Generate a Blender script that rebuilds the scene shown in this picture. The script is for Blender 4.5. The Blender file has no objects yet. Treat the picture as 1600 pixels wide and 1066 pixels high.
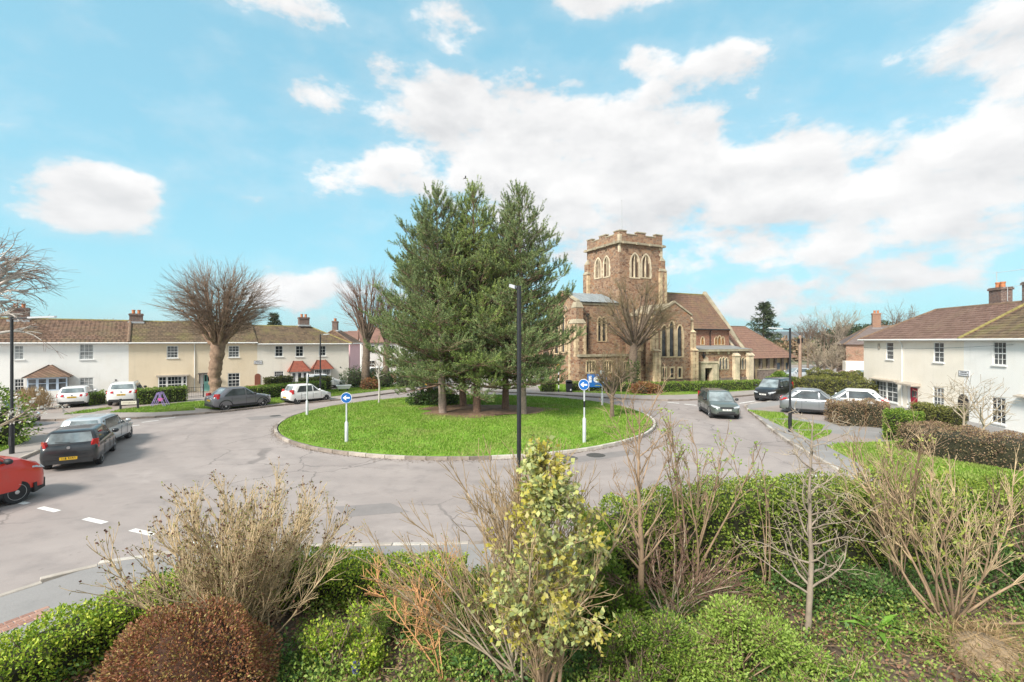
import bpy, bmesh, math, random
import numpy as np
from mathutils import Vector, Matrix
from mathutils.geometry import tessellate_polygon

R = math.radians
scene = bpy.context.scene
COL = scene.collection

# ------------------------------------------------------------------ camera
EYE = 5.0                     # first-floor window above the road
FPX = 750.0                   # focal length measured on a 1600 px wide picture
cam_d = bpy.data.cameras.new('camera')
cam = bpy.data.objects.new('camera', cam_d)
COL.objects.link(cam)
cam.location = (0, 0, EYE)
cam.rotation_euler = (R(90), 0, 0)
cam_d.sensor_width = 36.0
cam_d.lens = 36.0 * FPX / 1600.0
cam_d.clip_start = 0.1
cam_d.clip_end = 20000
scene.camera = cam

# ------------------------------------------------------------------ world
SUN_EL, SUN_AZ = 40.0, 215.0          # azimuth clockwise from +Y: behind the camera, to its left
world = bpy.data.worlds.new('World')
scene.world = world
world.use_nodes = True


def build_world():
    nt = world.node_tree
    nt.nodes.clear()
    N, L = nt.nodes, nt.links
    out = N.new('ShaderNodeOutputWorld')
    bg = N.new('ShaderNodeBackground')
    bg.inputs['Strength'].default_value = 0.1
    L.new(bg.outputs[0], out.inputs[0])
    sky = N.new('ShaderNodeTexSky')
    sky.sky_type = 'NISHITA'
    sky.sun_disc = False
    sky.sun_elevation = R(SUN_EL)
    sky.sun_rotation = R(SUN_AZ)
    sky.air_density = 1.0
    sky.dust_density = 0.6
    sky.ozone_density = 1.4
    tc = N.new('ShaderNodeTexCoord')

    def val(x):
        return x

    def mth(op, a, b=None, c=None, clamp=False):
        n = N.new('ShaderNodeMath')
        n.operation = op
        n.use_clamp = clamp
        for i, q in enumerate((a, b, c)):
            if q is None:
                continue
            if isinstance(q, (int, float)):
                n.inputs[i].default_value = q
            else:
                L.new(q, n.inputs[i])
        return n.outputs[0]

    nrm = N.new('ShaderNodeVectorMath')
    nrm.operation = 'NORMALIZE'
    L.new(tc.outputs['Generated'], nrm.inputs[0])
    sep = N.new('ShaderNodeSeparateXYZ')
    L.new(nrm.outputs[0], sep.inputs[0])
    X, Y, Z = sep.outputs
    az = mth('ARCTAN2', X, Y)
    el = mth('ARCSINE', Z)

    # cloud coordinates: directions flattened a little so that clouds widen near the horizon
    def cloudvec(dz):
        z2 = mth('MULTIPLY', mth('ADD', Z, dz), 1.9)
        cb = N.new('ShaderNodeCombineXYZ')
        L.new(X, cb.inputs[0])
        L.new(Y, cb.inputs[1])
        L.new(z2, cb.inputs[2])
        return cb.outputs[0]

    def noise(vec, scale, detail, rough, dist=0.0):
        n = N.new('ShaderNodeTexNoise')
        n.inputs['Scale'].default_value = scale
        n.inputs['Detail'].default_value = detail
        n.inputs['Roughness'].default_value = rough
        n.inputs['Distortion'].default_value = dist
        L.new(vec, n.inputs['Vector'])
        return n.outputs['Fac']
    v0 = cloudvec(0.0)
    v1 = cloudvec(0.035)
    n0 = noise(v0, 4.6, 9, 0.58, 0.08)
    n1 = noise(v1, 4.6, 5, 0.5, 0.08)
    wisp = noise(v0, 17.0, 7, 0.62, 0.2)
    puff = noise(v0, 9.5, 8, 0.6, 0.1)
    low = noise(v0, 1.7, 2, 0.5)

    # clouds seen above the street: centre azimuth, elevation, half sizes (degrees)
    clouds = [(1, 23.5, 18.5, 5.2, 1.1), (10, 20, 17, 7, 1.15), (-9, 24, 9, 5, .8),
              (22, 16, 17, 6.5, 1.0), (34, 13.5, 14, 7, 1.0), (43, 15, 12, 7, .95), (3, 17, 13, 6, .85),
              (-13, 19, 9, 4.0, .7), (8, 11, 13, 4, .6), (47, 24, 8, 5, .75), (42, 30, 7, 2.4, .5),
              (-41.5, 12.5, 5.5, 3.0, .95), (-46, 13, 3, 2, .6), (-28, 32.5, 11, 2.2, .7),
              (-7, 33, 5, 2.4, .6), (14, 35, 11, 2.0, .6), (-21, 25.5, 6, 2.4, .5), (-14, 27.5, 6, 2.6, .5),
              (15, 29, 4, 2.2, .65), (24, 27.5, 5, 2.4, .62), (25, 4.2, 9, 2.6, .9), (-24, 5.6, 9, 2.6, .8),
              (-15, 4.5, 12, 3.0, .6), (38, 5.5, 14, 2.2, .35)]
    m = None
    for (a, e, wa, we, st) in clouds:
        p = mth('POWER', mth('ABSOLUTE', mth('MULTIPLY', mth('SUBTRACT', az, R(a)), 1 / R(wa))), 2.0)
        q = mth('POWER', mth('ABSOLUTE', mth('MULTIPLY', mth('SUBTRACT', el, R(e)), 1 / R(we))), 2.0)
        b = mth('SUBTRACT', st, mth('MULTIPLY', mth('ADD', p, q), 0.75))
        m = b if m is None else mth('SMOOTH_MAX', m, b, 0.25)
    m = mth('MAXIMUM', m, -0.55)
    # cumulus out of view, cover made denser for a whiter, brighter fill light
    rest = mth('SUBTRACT', mth('MULTIPLY', low, 6.0), 2.45)
    rest = mth('MINIMUM', mth('MAXIMUM', rest, -0.55), 0.9)
    side = mth('SUBTRACT', mth('ABSOLUTE', az), R(50))
    up = mth('SUBTRACT', el, R(38))
    msk = mth('MULTIPLY', mth('MAXIMUM', side, up), 7.0, clamp=True)
    fld = mth('ADD', mth('MULTIPLY', m, mth('SUBTRACT', 1.0, msk)), mth('MULTIPLY', rest, msk))
    dens = mth('ADD', mth('MULTIPLY', fld, 0.46), mth('MULTIPLY', mth('SUBTRACT', n0, 0.5), 1.25))
    dens = mth('ADD', dens, mth('MULTIPLY', mth('SUBTRACT', puff, 0.5), 1.25))
    dens = mth('ADD', dens, mth('MULTIPLY', mth('SUBTRACT', wisp, 0.5), 0.5))

    def smooth(x, a, b):
        r = N.new('ShaderNodeMapRange')
        r.interpolation_type = 'SMOOTHSTEP'
        r.inputs['From Min'].default_value = a
        r.inputs['From Max'].default_value = b
        L.new(x, r.inputs['Value'])
        return r.outputs[0]
    alpha = smooth(dens, -0.03, 0.36)
    veil = mth('MULTIPLY', smooth(dens, -0.4, 0.15), 0.16)
    alpha = mth('MAXIMUM', alpha, veil)
    lit = mth('ADD', mth('MULTIPLY', mth('SUBTRACT', n0, n1), 3.0), 0.62, clamp=True)
    thick = smooth(dens, 0.30, 0.95)
    lit = mth('SUBTRACT', lit, mth('MULTIPLY', thick, 0.25), clamp=True)
    cc = N.new('ShaderNodeMix')
    cc.data_type = 'RGBA'
    cc.inputs['A'].default_value = (3.9, 3.95, 4.05, 1)
    cc.inputs['B'].default_value = (5.7, 5.65, 5.6, 1)
    L.new(lit, cc.inputs['Factor'])
    # clear sky, brightened towards the cyan of the picture
    tint = N.new('ShaderNodeMix')
    tint.data_type = 'RGBA'
    tint.blend_type = 'MULTIPLY'
    tint.inputs['Factor'].default_value = 1.0
    tint.inputs['B'].default_value = (3.2, 5.75, 6.35, 1)
    pre = N.new('ShaderNodeMix')
    pre.data_type = 'RGBA'
    pre.blend_type = 'MULTIPLY'
    pre.inputs['Factor'].default_value = 1.0
    pre.inputs['B'].default_value = (0.1, 0.1, 0.1, 1)
    L.new(sky.outputs[0], pre.inputs['A'])
    gam = N.new('ShaderNodeGamma')
    gam.inputs['Gamma'].default_value = 0.3
    L.new(pre.outputs['Result'], gam.inputs['Color'])
    L.new(gam.outputs[0], tint.inputs['A'])
    fin = N.new('ShaderNodeMix')
    fin.data_type = 'RGBA'
    L.new(alpha, fin.inputs['Factor'])
    L.new(tint.outputs['Result'], fin.inputs['A'])
    L.new(cc.outputs['Result'], fin.inputs['B'])
    L.new(fin.outputs['Result'], bg.inputs['Color'])


build_world()

sun_d = bpy.data.lights.new('sun', 'SUN')
sun_d.energy = 3.2
sun_d.angle = R(13)
sun_d.color = (1.0, 0.94, 0.85)
sun = bpy.data.objects.new('sun', sun_d)
COL.objects.link(sun)
sd = Vector((math.sin(R(SUN_AZ)) * math.cos(R(SUN_EL)), math.cos(R(SUN_AZ)) * math.cos(R(SUN_EL)), math.sin(R(SUN_EL))))
sun.rotation_euler = sd.to_track_quat('Z', 'Y').to_euler()
sun.location = sd * 60

vs = scene.view_settings
vs.view_transform = 'Standard'
vs.look = 'None'
vs.exposure = 0.92
vs.gamma = 1.0
vs.use_curve_mapping = False
scene.cycles.max_bounces = 5
scene.cycles.diffuse_bounces = 2
scene.cycles.glossy_bounces = 2
scene.cycles.transparent_max_bounces = 6
scene.cycles.volume_bounces = 0


# ------------------------------------------------------------------ where things stand
def G(x, y, z=0.0):
    """point of the plane at height z that the photograph shows at (x, y)"""
    d = (EYE - z) * FPX / (y - 533.0)
    return Vector(((x - 800.0) / FPX * d, d, z))


def at(x, d, z=0.0):
    return Vector(((x - 800.0) / FPX * d, d, z))


def zat(y, d):
    return EYE + (533.0 - y) / FPX * d


# ------------------------------------------------------------------ object helpers
def tag(o, label=None, cat=None, group=None, kind=None):
    if label:
        o['label'] = label
    if cat:
        o['category'] = cat
    if group:
        o['group'] = group
    if kind:
        o['kind'] = kind
    return o


def empty(name, loc=(0, 0, 0), rz=0.0, label=None, cat=None, group=None):
    o = bpy.data.objects.new(name, None)
    COL.objects.link(o)
    o.location = loc
    o.rotation_euler = (0, 0, rz)
    o.empty_display_size = 0.2
    return tag(o, label, cat, group)


def link(name, me, parent=None, loc=None, rot=None):
    o = bpy.data.objects.new(name, me)
    COL.objects.link(o)
    if parent is not None:
        o.parent = parent
    if loc is not None:
        o.location = loc
    if rot is not None:
        o.rotation_euler = rot
    return o


def copy_tree(o, parent=None):
    c = o.copy()
    COL.objects.link(c)
    c.parent = parent
    for ch in list(o.children):
        copy_tree(ch, c)
    return c


class MB:
    def __init__(s):
        s.v, s.f, s.mi, s.uv = [], [], [], []
        s.cur = 0
        s.hasuv = False

    def poly(s, pts, uv=None):
        b = len(s.v)
        s.v.extend([tuple(p) for p in pts])
        s.f.append(tuple(range(b, b + len(pts))))
        s.mi.append(s.cur)
        if uv:
            s.hasuv = True
        s.uv.append(uv if uv else [(p[0], p[2]) for p in pts])
        return s

    def face(s, idx):
        s.f.append(tuple(idx))
        s.mi.append(s.cur)
        s.uv.append([(0, 0)] * len(idx))

    def box(s, x0, x1, y0, y1, z0, z1):
        b = len(s.v)
        s.v.extend([(x0, y0, z0), (x1, y0, z0), (x1, y1, z0), (x0, y1, z0), (x0, y0, z1), (x1, y0, z1), (x1, y1, z1), (x0, y1, z1)])
        for q in ((0, 3, 2, 1), (4, 5, 6, 7), (0, 1, 5, 4), (1, 2, 6, 5), (2, 3, 7, 6), (3, 0, 4, 7)):
            s.face([b + i for i in q])
        return s

    def wedge(s, x0, x1, y0, y1, z0, z1, zb):
        """box whose top slopes from z1 at y0 to zb at y1"""
        b = len(s.v)
        s.v.extend([(x0, y0, z0), (x1, y0, z0), (x1, y1, z0), (x0, y1, z0), (x0, y0, z1), (x1, y0, z1), (x1, y1, zb), (x0, y1, zb)])
        for q in ((0, 3, 2, 1), (4, 5, 6, 7), (0, 1, 5, 4), (1, 2, 6, 5), (2, 3, 7, 6), (3, 0, 4, 7)):
            s.face([b + i for i in q])
        return s

    def frustum(s, c, h0, h1, z0, z1):
        """h0/h1: (hx, hy) half sizes at z0 and z1 about centre c"""
        b = len(s.v)
        for (hx, hy), z in ((h0, z0), (h1, z1)):
            s.v.extend([(c[0] - hx, c[1] - hy, z), (c[0] + hx, c[1] - hy, z), (c[0] + hx, c[1] + hy, z), (c[0] - hx, c[1] + hy, z)])
        for q in ((0, 3, 2, 1), (4, 5, 6, 7), (0, 1, 5, 4), (1, 2, 6, 5), (2, 3, 7, 6), (3, 0, 4, 7)):
            s.face([b + i for i in q])
        return s

    def extrude(s, pts, vec):
        b = len(s.v)
        n = len(pts)
        vec = Vector(vec)
        s.v.extend([tuple(p) for p in pts])
        s.v.extend([tuple(Vector(p) + vec) for p in pts])
        s.face([b + i for i in range(n)])
        s.face([b + n + i for i in reversed(range(n))])
        for i in range(n):
            j = (i + 1) % n
            s.face((b + i, b + n + i, b + n + j, b + j))
        return s

    def tube(s, pts, rad, n=8, cap=True):
        pts = [Vector(p) for p in pts]
        if isinstance(rad, (int, float)):
            rad = [rad] * len(pts)
        b = len(s.v)
        ref = None
        for i, p in enumerate(pts):
            d = (pts[min(i + 1, len(pts) - 1)] - pts[max(i - 1, 0)])
            d = d.normalized() if d.length > 1e-9 else Vector((0, 0, 1))
            if ref is None:
                ref = d.orthogonal().normalized()
            ref = (ref - d * ref.dot(d))
            ref = ref.normalized() if ref.length > 1e-6 else d.orthogonal().normalized()
            bi = d.cross(ref)
            for k in range(n):
                a = 2 * math.pi * k / n
                s.v.append(tuple(p + (ref * math.cos(a) + bi * math.sin(a)) * rad[i]))
        for i in range(len(pts) - 1):
            for k in range(n):
                k2 = (k + 1) % n
                s.face((b + i * n + k, b + i * n + k2, b + (i + 1) * n + k2, b + (i + 1) * n + k))
        if cap:
            s.face([b + k for k in reversed(range(n))])
            s.face([b + (len(pts) - 1) * n + k for k in range(n)])
        return s

    def lathe(s, prof, n=16, c=(0, 0, 0), axis='z'):
        b = len(s.v)
        for r, h in prof:
            for k in range(n):
                a = 2 * math.pi * k / n
                x, y = r * math.cos(a), r * math.sin(a)
                p = (x, y, h) if axis == 'z' else ((x, h, y) if axis == 'y' else (h, x, y))
                s.v.append((p[0] + c[0], p[1] + c[1], p[2] + c[2]))
        for i in range(len(prof) - 1):
            for k in range(n):
                k2 = (k + 1) % n
                s.face((b + i * n + k, b + i * n + k2, b + (i + 1) * n + k2, b + (i + 1) * n + k))
        s.face([b + k for k in reversed(range(n))])
        s.face([b + (len(prof) - 1) * n + k for k in range(n)])
        return s

    def mesh(s, name, mats, smooth=None):
        me = bpy.data.meshes.new(name)
        me.from_pydata(s.v, [], s.f)
        if not isinstance(mats, (list, tuple)):
            mats = [mats]
        for m in mats:
            me.materials.append(m)
        if len(mats) > 1:
            me.polygons.foreach_set('material_index', s.mi)
        if s.hasuv:
            ul = me.uv_layers.new(name='UVMap')
            flat = [c for f in s.uv for p in f for c in p]
            ul.data.foreach_set('uv', flat)
        bm = bmesh.new()
        bm.from_mesh(me)
        bmesh.ops.recalc_face_normals(bm, faces=bm.faces)
        bm.to_mesh(me)
        bm.free()
        if smooth is not None:
            me.polygons.foreach_set('use_smooth', [True] * len(me.polygons))
            me.set_sharp_from_angle(angle=R(smooth))
        me.update()
        return me

    def build(s, name, mats, parent=None, smooth=None, loc=None, rot=None):
        return link(name, s.mesh(name, mats, smooth), parent, loc, rot)


def np_mesh(name, V, F, mat, parent=None, smooth=False, loc=None):
    V = np.asarray(V, dtype=np.float32)
    F = np.asarray(F, dtype=np.int32)
    k = F.shape[1]
    me = bpy.data.meshes.new(name)
    me.vertices.add(len(V))
    me.vertices.foreach_set('co', V.ravel())
    me.loops.add(F.size)
    me.loops.foreach_set('vertex_index', F.ravel())
    me.polygons.add(len(F))
    me.polygons.foreach_set('loop_start', np.arange(0, F.size, k, dtype=np.int32))
    me.polygons.foreach_set('loop_total', np.full(len(F), k, dtype=np.int32))
    if smooth:
        me.polygons.foreach_set('use_smooth', np.ones(len(F), dtype=bool))
    me.materials.append(mat)
    me.update(calc_edges=True)
    return link(name, me, parent, loc)


# ------------------------------------------------------------------ materials
MATS = {}


def _nodes(name):
    m = bpy.data.materials.new(name)
    m.use_nodes = True
    nt = m.node_tree
    b = nt.nodes['Principled BSDF']
    return m, nt, b


def ramp(nt, fac, cols, interp='LINEAR'):
    r = nt.nodes.new('ShaderNodeValToRGB')
    r.color_ramp.interpolation = interp
    el = r.color_ramp.elements
    while len(el) < len(cols):
        el.new(0.5)
    for i, c in enumerate(cols):
        if len(c) == 2:
            el[i].position, cc = c
        else:
            el[i].position, cc = i / max(1, len(cols) - 1), c
        el[i].color = (cc[0], cc[1], cc[2], 1)
    nt.links.new(fac, r.inputs[0])
    return r.outputs[0]


def noise_n(nt, scale, detail=4, rough=0.55, vec=None, dist=0.0):
    n = nt.nodes.new('ShaderNodeTexNoise')
    n.inputs['Scale'].default_value = scale
    n.inputs['Detail'].default_value = detail
    n.inputs['Roughness'].default_value = rough
    n.inputs['Distortion'].default_value = dist
    if vec is None:
        t = nt.nodes.new('ShaderNodeTexCoord')
        vec = t.outputs['Object']
    nt.links.new(vec, n.inputs['Vector'])
    return n.outputs['Fac']


def mixc(nt, fac, a, b, mode='MIX'):
    n = nt.nodes.new('ShaderNodeMix')
    n.data_type = 'RGBA'
    n.blend_type = mode
    for sock, q in (('Factor', fac), ('A', a), ('B', b)):
        if isinstance(q, (int, float)):
            n.inputs[sock].default_value = q
        elif isinstance(q, (tuple, list)):
            n.inputs[sock].default_value = (q[0], q[1], q[2], 1)
        else:
            nt.links.new(q, n.inputs[sock])
    return n.outputs['Result']


def nmath(nt, op, a, b=None, clamp=False):
    n = nt.nodes.new('ShaderNodeMath')
    n.operation = op
    n.use_clamp = clamp
    for i, q in enumerate((a, b)):
        if q is None:
            continue
        if isinstance(q, (int, float)):
            n.inputs[i].default_value = q
        else:
            nt.links.new(q, n.inputs[i])
    return n.outputs[0]


def bump_n(nt, b, h, strength=0.3, dist=0.02):
    n = nt.nodes.new('ShaderNodeBump')
    n.inputs['Strength'].default_value = strength
    n.inputs['Distance'].default_value = dist
    nt.links.new(h, n.inputs['Height'])
    nt.links.new(n.outputs[0], b.inputs['Normal'])


def mat(name, col, rough=0.7, var=0.12, scale=2.0, bump=0.0, bscale=40.0, metal=0.0, coat=0.0, spec=0.5):
    """plain surface: base colour broken by large and fine noise, with optional fine relief"""
    if name in MATS:
        return MATS[name]
    m, nt, b = _nodes(name)
    if var > 0:
        f = noise_n(nt, scale, 6, 0.6)
        lo = tuple(c * (1 - var) for c in col)
        hi = tuple(min(1, c * (1 + var)) for c in col)
        nt.links.new(ramp(nt, f, [(0.3, lo), (0.7, hi)]), b.inputs['Base Color'])
    else:
        b.inputs['Base Color'].default_value = (*col, 1)
    b.inputs['Roughness'].default_value = rough
    b.inputs['Metallic'].default_value = metal
    b.inputs['Coat Weight'].default_value = coat
    b.inputs['Coat Roughness'].default_value = 0.05
    b.inputs['Specular IOR Level'].default_value = spec
    if bump > 0:
        bump_n(nt, b, noise_n(nt, bscale, 3, 0.6), bump)
    MATS[name] = m
    return m


def leafmat(name, cols, rough=0.55, trans=0.25, spec=0.35, worn=None):
    """foliage: each leaf takes its own colour"""
    if name in MATS:
        return MATS[name]
    m, nt, b = _nodes(name)
    g = nt.nodes.new('ShaderNodeNewGeometry')
    col = ramp(nt, g.outputs['Random Per Island'], cols)
    big = noise_n(nt, 1.3, 3, 0.5)
    col = mixc(nt, nmath(nt, 'MULTIPLY', big, 0.55), col, mixc(nt, 1.0, col, (0.62, 0.66, 0.6), 'MULTIPLY'))
    if worn:
        col = mixc(nt, nmath(nt, 'MULTIPLY', ramp_v(nt, noise_n(nt, 0.33, 5, 0.65, dist=0.5), 0.48, 0.66), 0.65), col, worn)
        col = mixc(nt, nmath(nt, 'MULTIPLY', ramp_v(nt, noise_n(nt, 0.9, 5, 0.65), 0.55, 0.7), 0.55), col, tuple(c * 0.5 for c in cols[1]))
    nt.links.new(col, b.inputs['Base Color'])
    b.inputs['Roughness'].default_value = rough
    b.inputs['Specular IOR Level'].default_value = spec
    if trans > 0:
        t = nt.nodes.new('ShaderNodeBsdfTranslucent')
        nt.links.new(col, t.inputs[0])
        mx = nt.nodes.new('ShaderNodeMixShader')
        mx.inputs[0].default_value = trans
        nt.links.new(b.outputs[0], mx.inputs[1])
        nt.links.new(t.outputs[0], mx.inputs[2])
        nt.links.new(mx.outputs[0], nt.nodes['Material Output'].inputs[0])
    MATS[name] = m
    return m


def glassmat(name, col=(0.025, 0.03, 0.035), rough=0.06, spec=0.6):
    """window glass with the dark room (or a net curtain) behind it"""
    if name in MATS:
        return MATS[name]
    m, nt, b = _nodes(name)
    f = noise_n(nt, 1.6, 3)
    lo = tuple(c * 0.6 for c in col)
    hi = tuple(min(1, c * 1.5) for c in col)
    nt.links.new(ramp(nt, f, [(0.35, lo), (0.65, hi)]), b.inputs['Base Color'])
    b.inputs['Roughness'].default_value = rough
    b.inputs['Specular IOR Level'].default_value = spec
    MATS[name] = m
    return m


def paint(name, col, metal=0.0, rough=0.35):
    if name in MATS:
        return MATS[name]
    m, nt, b = _nodes(name)
    f = noise_n(nt, 3.0, 5)
    dirt = nmath(nt, 'MULTIPLY', ramp_v(nt, f, 0.5, 0.8), 0.12)
    c = mixc(nt, dirt, col, (0.2, 0.18, 0.16))
    nt.links.new(c, b.inputs['Base Color'])
    b.inputs['Roughness'].default_value = rough
    b.inputs['Metallic'].default_value = metal
    b.inputs['Coat Weight'].default_value = 0.7
    b.inputs['Coat Roughness'].default_value = 0.08
    MATS[name] = m
    return m


def asphalt(name, c0, c1, patch, cracks=True):
    if name in MATS:
        return MATS[name]
    m, nt, b = _nodes(name)
    big = noise_n(nt, 0.16, 5, 0.6, dist=0.6)
    mid = noise_n(nt, 1.1, 6, 0.65)
    fine = noise_n(nt, 55, 2, 0.6)
    col = ramp(nt, big, [(0.32, c0), (0.68, c1)])
    col = mixc(nt, nmath(nt, 'MULTIPLY', ramp_v(nt, mid, 0.45, 0.72), 0.5), col, patch)
    spots = noise_n(nt, 2.6, 8, 0.75)
    col = mixc(nt, nmath(nt, 'MULTIPLY', ramp_v(nt, spots, 0.6, 0.72), 0.55), col, tuple(c * 0.62 for c in patch))
    pale = noise_n(nt, 0.45, 7, 0.7, dist=1.2)
    col = mixc(nt, nmath(nt, 'MULTIPLY', ramp_v(nt, pale, 0.55, 0.72), 0.45), col, tuple(min(1, c * 1.2) for c in c1))
    col = mixc(nt, nmath(nt, 'MULTIPLY', ramp_v(nt, fine, 0.42, 0.8), 0.4), col, tuple(c * 0.6 for c in c0))
    col = mixc(nt, nmath(nt, 'MULTIPLY', ramp_v(nt, fine, 0.3, 0.12), 0.6), col, tuple(min(1, c * 1.5) for c in c1))
    if cracks:
        # wheel tracks polished round the island
        t = nt.nodes.new('ShaderNodeTexCoord')
        vd = nt.nodes.new('ShaderNodeVectorMath')
        vd.operation = 'DISTANCE'
        vd.inputs[1].default_value = (-2.69, 31.83, 0)
        nt.links.new(t.outputs['Object'], vd.inputs[0])
        tr = nmath(nt, 'SINE', nmath(nt, 'ADD', nmath(nt, 'MULTIPLY', vd.outputs['Value'], 3.3), nmath(nt, 'MULTIPLY', big, 5.0)))
        col = mixc(nt, nmath(nt, 'MULTIPLY', ramp_v(nt, tr, 0.1, 0.9), nmath(nt, 'MULTIPLY', mid, 0.42)), col, patch)
        w = noise_n(nt, 0.9, 3)
        ad = nt.nodes.new('ShaderNodeVectorMath')
        ad.operation = 'ADD'
        cb = nt.nodes.new('ShaderNodeCombineXYZ')
        nt.links.new(w, cb.inputs[0])
        nt.links.new(mid, cb.inputs[1])
        nt.links.new(t.outputs['Object'], ad.inputs[0])
        nt.links.new(cb.outputs[0], ad.inputs[1])
        vo = nt.nodes.new('ShaderNodeTexVoronoi')
        vo.feature = 'DISTANCE_TO_EDGE'
        vo.inputs['Scale'].default_value = 0.3
        nt.links.new(ad.outputs[0], vo.inputs['Vector'])
        line = ramp_v(nt, vo.outputs['Distance'], 0.012, 0.004)
        sel = ramp_v(nt, noise_n(nt, 0.13, 2), 0.46, 0.56)
        col = mixc(nt, nmath(nt, 'MULTIPLY', nmath(nt, 'MULTIPLY', line, sel), 0.42), col, (0.05, 0.047, 0.045))
    nt.links.new(col, b.inputs['Base Color'])
    b.inputs['Roughness'].default_value = 0.82
    bump_n(nt, b, fine, 0.35, 0.01)
    MATS[name] = m
    return m


def ramp_v(nt, x, a, b):
    r = nt.nodes.new('ShaderNodeMapRange')
    r.interpolation_type = 'SMOOTHSTEP'
    r.inputs['From Min'].default_value = a
    r.inputs['From Max'].default_value = b
    if a > b:
        r.inputs['From Min'].default_value = b
        r.inputs['From Max'].default_value = a
        r.inputs['To Min'].default_value = 1
        r.inputs['To Max'].default_value = 0
    nt.links.new(x, r.inputs['Value'])
    return r.outputs[0]


def stonework(name, cols, mortar, sx=3.2, sz=5.5, mw=0.06, bump=0.6):
    """coursed rubble: every stone its own colour, pale recessed joints"""
    if name in MATS:
        return MATS[name]
    m, nt, b = _nodes(name)
    t = nt.nodes.new('ShaderNodeTexCoord')
    mp = nt.nodes.new('ShaderNodeMapping')
    mp.inputs['Scale'].default_value = (sx, sx, sz)
    nt.links.new(t.outputs['Object'], mp.inputs[0])
    v = nt.nodes.new('ShaderNodeTexVoronoi')
    v.inputs['Scale'].default_value = 1.0
    v.inputs['Randomness'].default_value = 0.85
    nt.links.new(mp.outputs[0], v.inputs['Vector'])
    e = nt.nodes.new('ShaderNodeTexVoronoi')
    e.feature = 'DISTANCE_TO_EDGE'
    e.inputs['Scale'].default_value = 1.0
    e.inputs['Randomness'].default_value = 0.85
    nt.links.new(mp.outputs[0], e.inputs['Vector'])
    sp = nt.nodes.new('ShaderNodeSeparateColor')
    nt.links.new(v.outputs['Color'], sp.inputs[0])
    col = ramp(nt, sp.outputs[0], cols)
    col = mixc(nt, nmath(nt, 'MULTIPLY', noise_n(nt, 0.7, 5), 0.5), col, mixc(nt, 1.0, col, (0.6, 0.56, 0.55), 'MULTIPLY'))
    joint = ramp_v(nt, e.outputs['Distance'], mw, mw * 0.3)
    col = mixc(nt, nmath(nt, 'MULTIPLY', joint, 0.8), col, mortar)
    nt.links.new(col, b.inputs['Base Color'])
    b.inputs['Roughness'].default_value = 0.9
    h = nmath(nt, 'MINIMUM', e.outputs['Distance'], 0.14)
    bump_n(nt, b, nmath(nt, 'ADD', h, nmath(nt, 'MULTIPLY', noise_n(nt, 22, 3), 0.06)), bump, 0.06)
    MATS[name] = m
    return m


def tilemat(name, cols, moss, tw=0.3, th=0.3, ribs=True, mossamt=0.45):
    """roof tiles laid in UV metres: each tile tinted, moss in patches, a roll at each tile's edge"""
    if name in MATS:
        return MATS[name]
    m, nt, b = _nodes(name)
    uv = nt.nodes.new('ShaderNodeUVMap')
    br = nt.nodes.new('ShaderNodeTexBrick')
    br.inputs['Color1'].default_value = (0, 0, 0, 1)
    br.inputs['Color2'].default_value = (1, 1, 1, 1)
    br.inputs['Mortar'].default_value = (0.1, 0.1, 0.1, 1)
    br.inputs['Scale'].default_value = 1.0
    br.inputs['Brick Width'].default_value = tw
    br.inputs['Row Height'].default_value = th
    br.inputs['Mortar Size'].default_value = 0.008
    br.offset = 0.0 if ribs else 0.5
    nt.links.new(uv.outputs[0], br.inputs['Vector'])
    col = ramp(nt, br.outputs['Color'], cols)
    col = mixc(nt, nmath(nt, 'MULTIPLY', br.outputs['Fac'], 0.8), col, tuple(c * 0.35 for c in cols[0]))
    big = noise_n(nt, 0.55, 6, 0.65)
    col = mixc(nt, nmath(nt, 'MULTIPLY', ramp_v(nt, big, 0.45, 0.72), mossamt), col, moss)
    lich = noise_n(nt, 4.5, 6, 0.7)
    col = mixc(nt, nmath(nt, 'MULTIPLY', ramp_v(nt, lich, 0.62, 0.74), 0.5), col, (0.33, 0.31, 0.24))
    nt.links.new(col, b.inputs['Base Color'])
    b.inputs['Roughness'].default_value = 0.88
    if ribs:
        sp = nt.nodes.new('ShaderNodeSeparateXYZ')
        nt.links.new(uv.outputs[0], sp.inputs[0])
        wv = nmath(nt, 'SINE', nmath(nt, 'MULTIPLY', sp.outputs[0], 2 * math.pi / tw))
        bump_n(nt, b, nmath(nt, 'ADD', nmath(nt, 'MULTIPLY', wv, 0.5), nmath(nt, 'MULTIPLY', lich, 0.6)), 0.8, 0.035)
    else:
        bump_n(nt, b, lich, 0.5, 0.02)
    MATS[name] = m
    return m


def render_wall(name, col, stain=0.12, bump=0.25):
    """painted rough render: faint streaks and blotches, pebble relief"""
    if name in MATS:
        return MATS[name]
    m, nt, b = _nodes(name)
    t = nt.nodes.new('ShaderNodeTexCoord')
    mp = nt.nodes.new('ShaderNodeMapping')
    mp.inputs['Scale'].default_value = (2.2, 2.2, 0.35)
    nt.links.new(t.outputs['Object'], mp.inputs[0])
    streak = noise_n(nt, 1.0, 6, 0.65, vec=mp.outputs[0])
    blot = noise_n(nt, 0.5, 5, 0.6)
    c = mixc(nt, nmath(nt, 'MULTIPLY', ramp_v(nt, streak, 0.5, 0.75), stain), col, tuple(q * 0.6 for q in col))
    c = mixc(nt, nmath(nt, 'MULTIPLY', ramp_v(nt, blot, 0.45, 0.7), stain * 1.3), c, (col[0] * .8, col[1] * .76, col[2] * .68))
    nt.links.new(c, b.inputs['Base Color'])
    b.inputs['Roughness'].default_value = 0.9
    bump_n(nt, b, noise_n(nt, 26, 3, 0.7), bump, 0.03)
    MATS[name] = m
    return m


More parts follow.
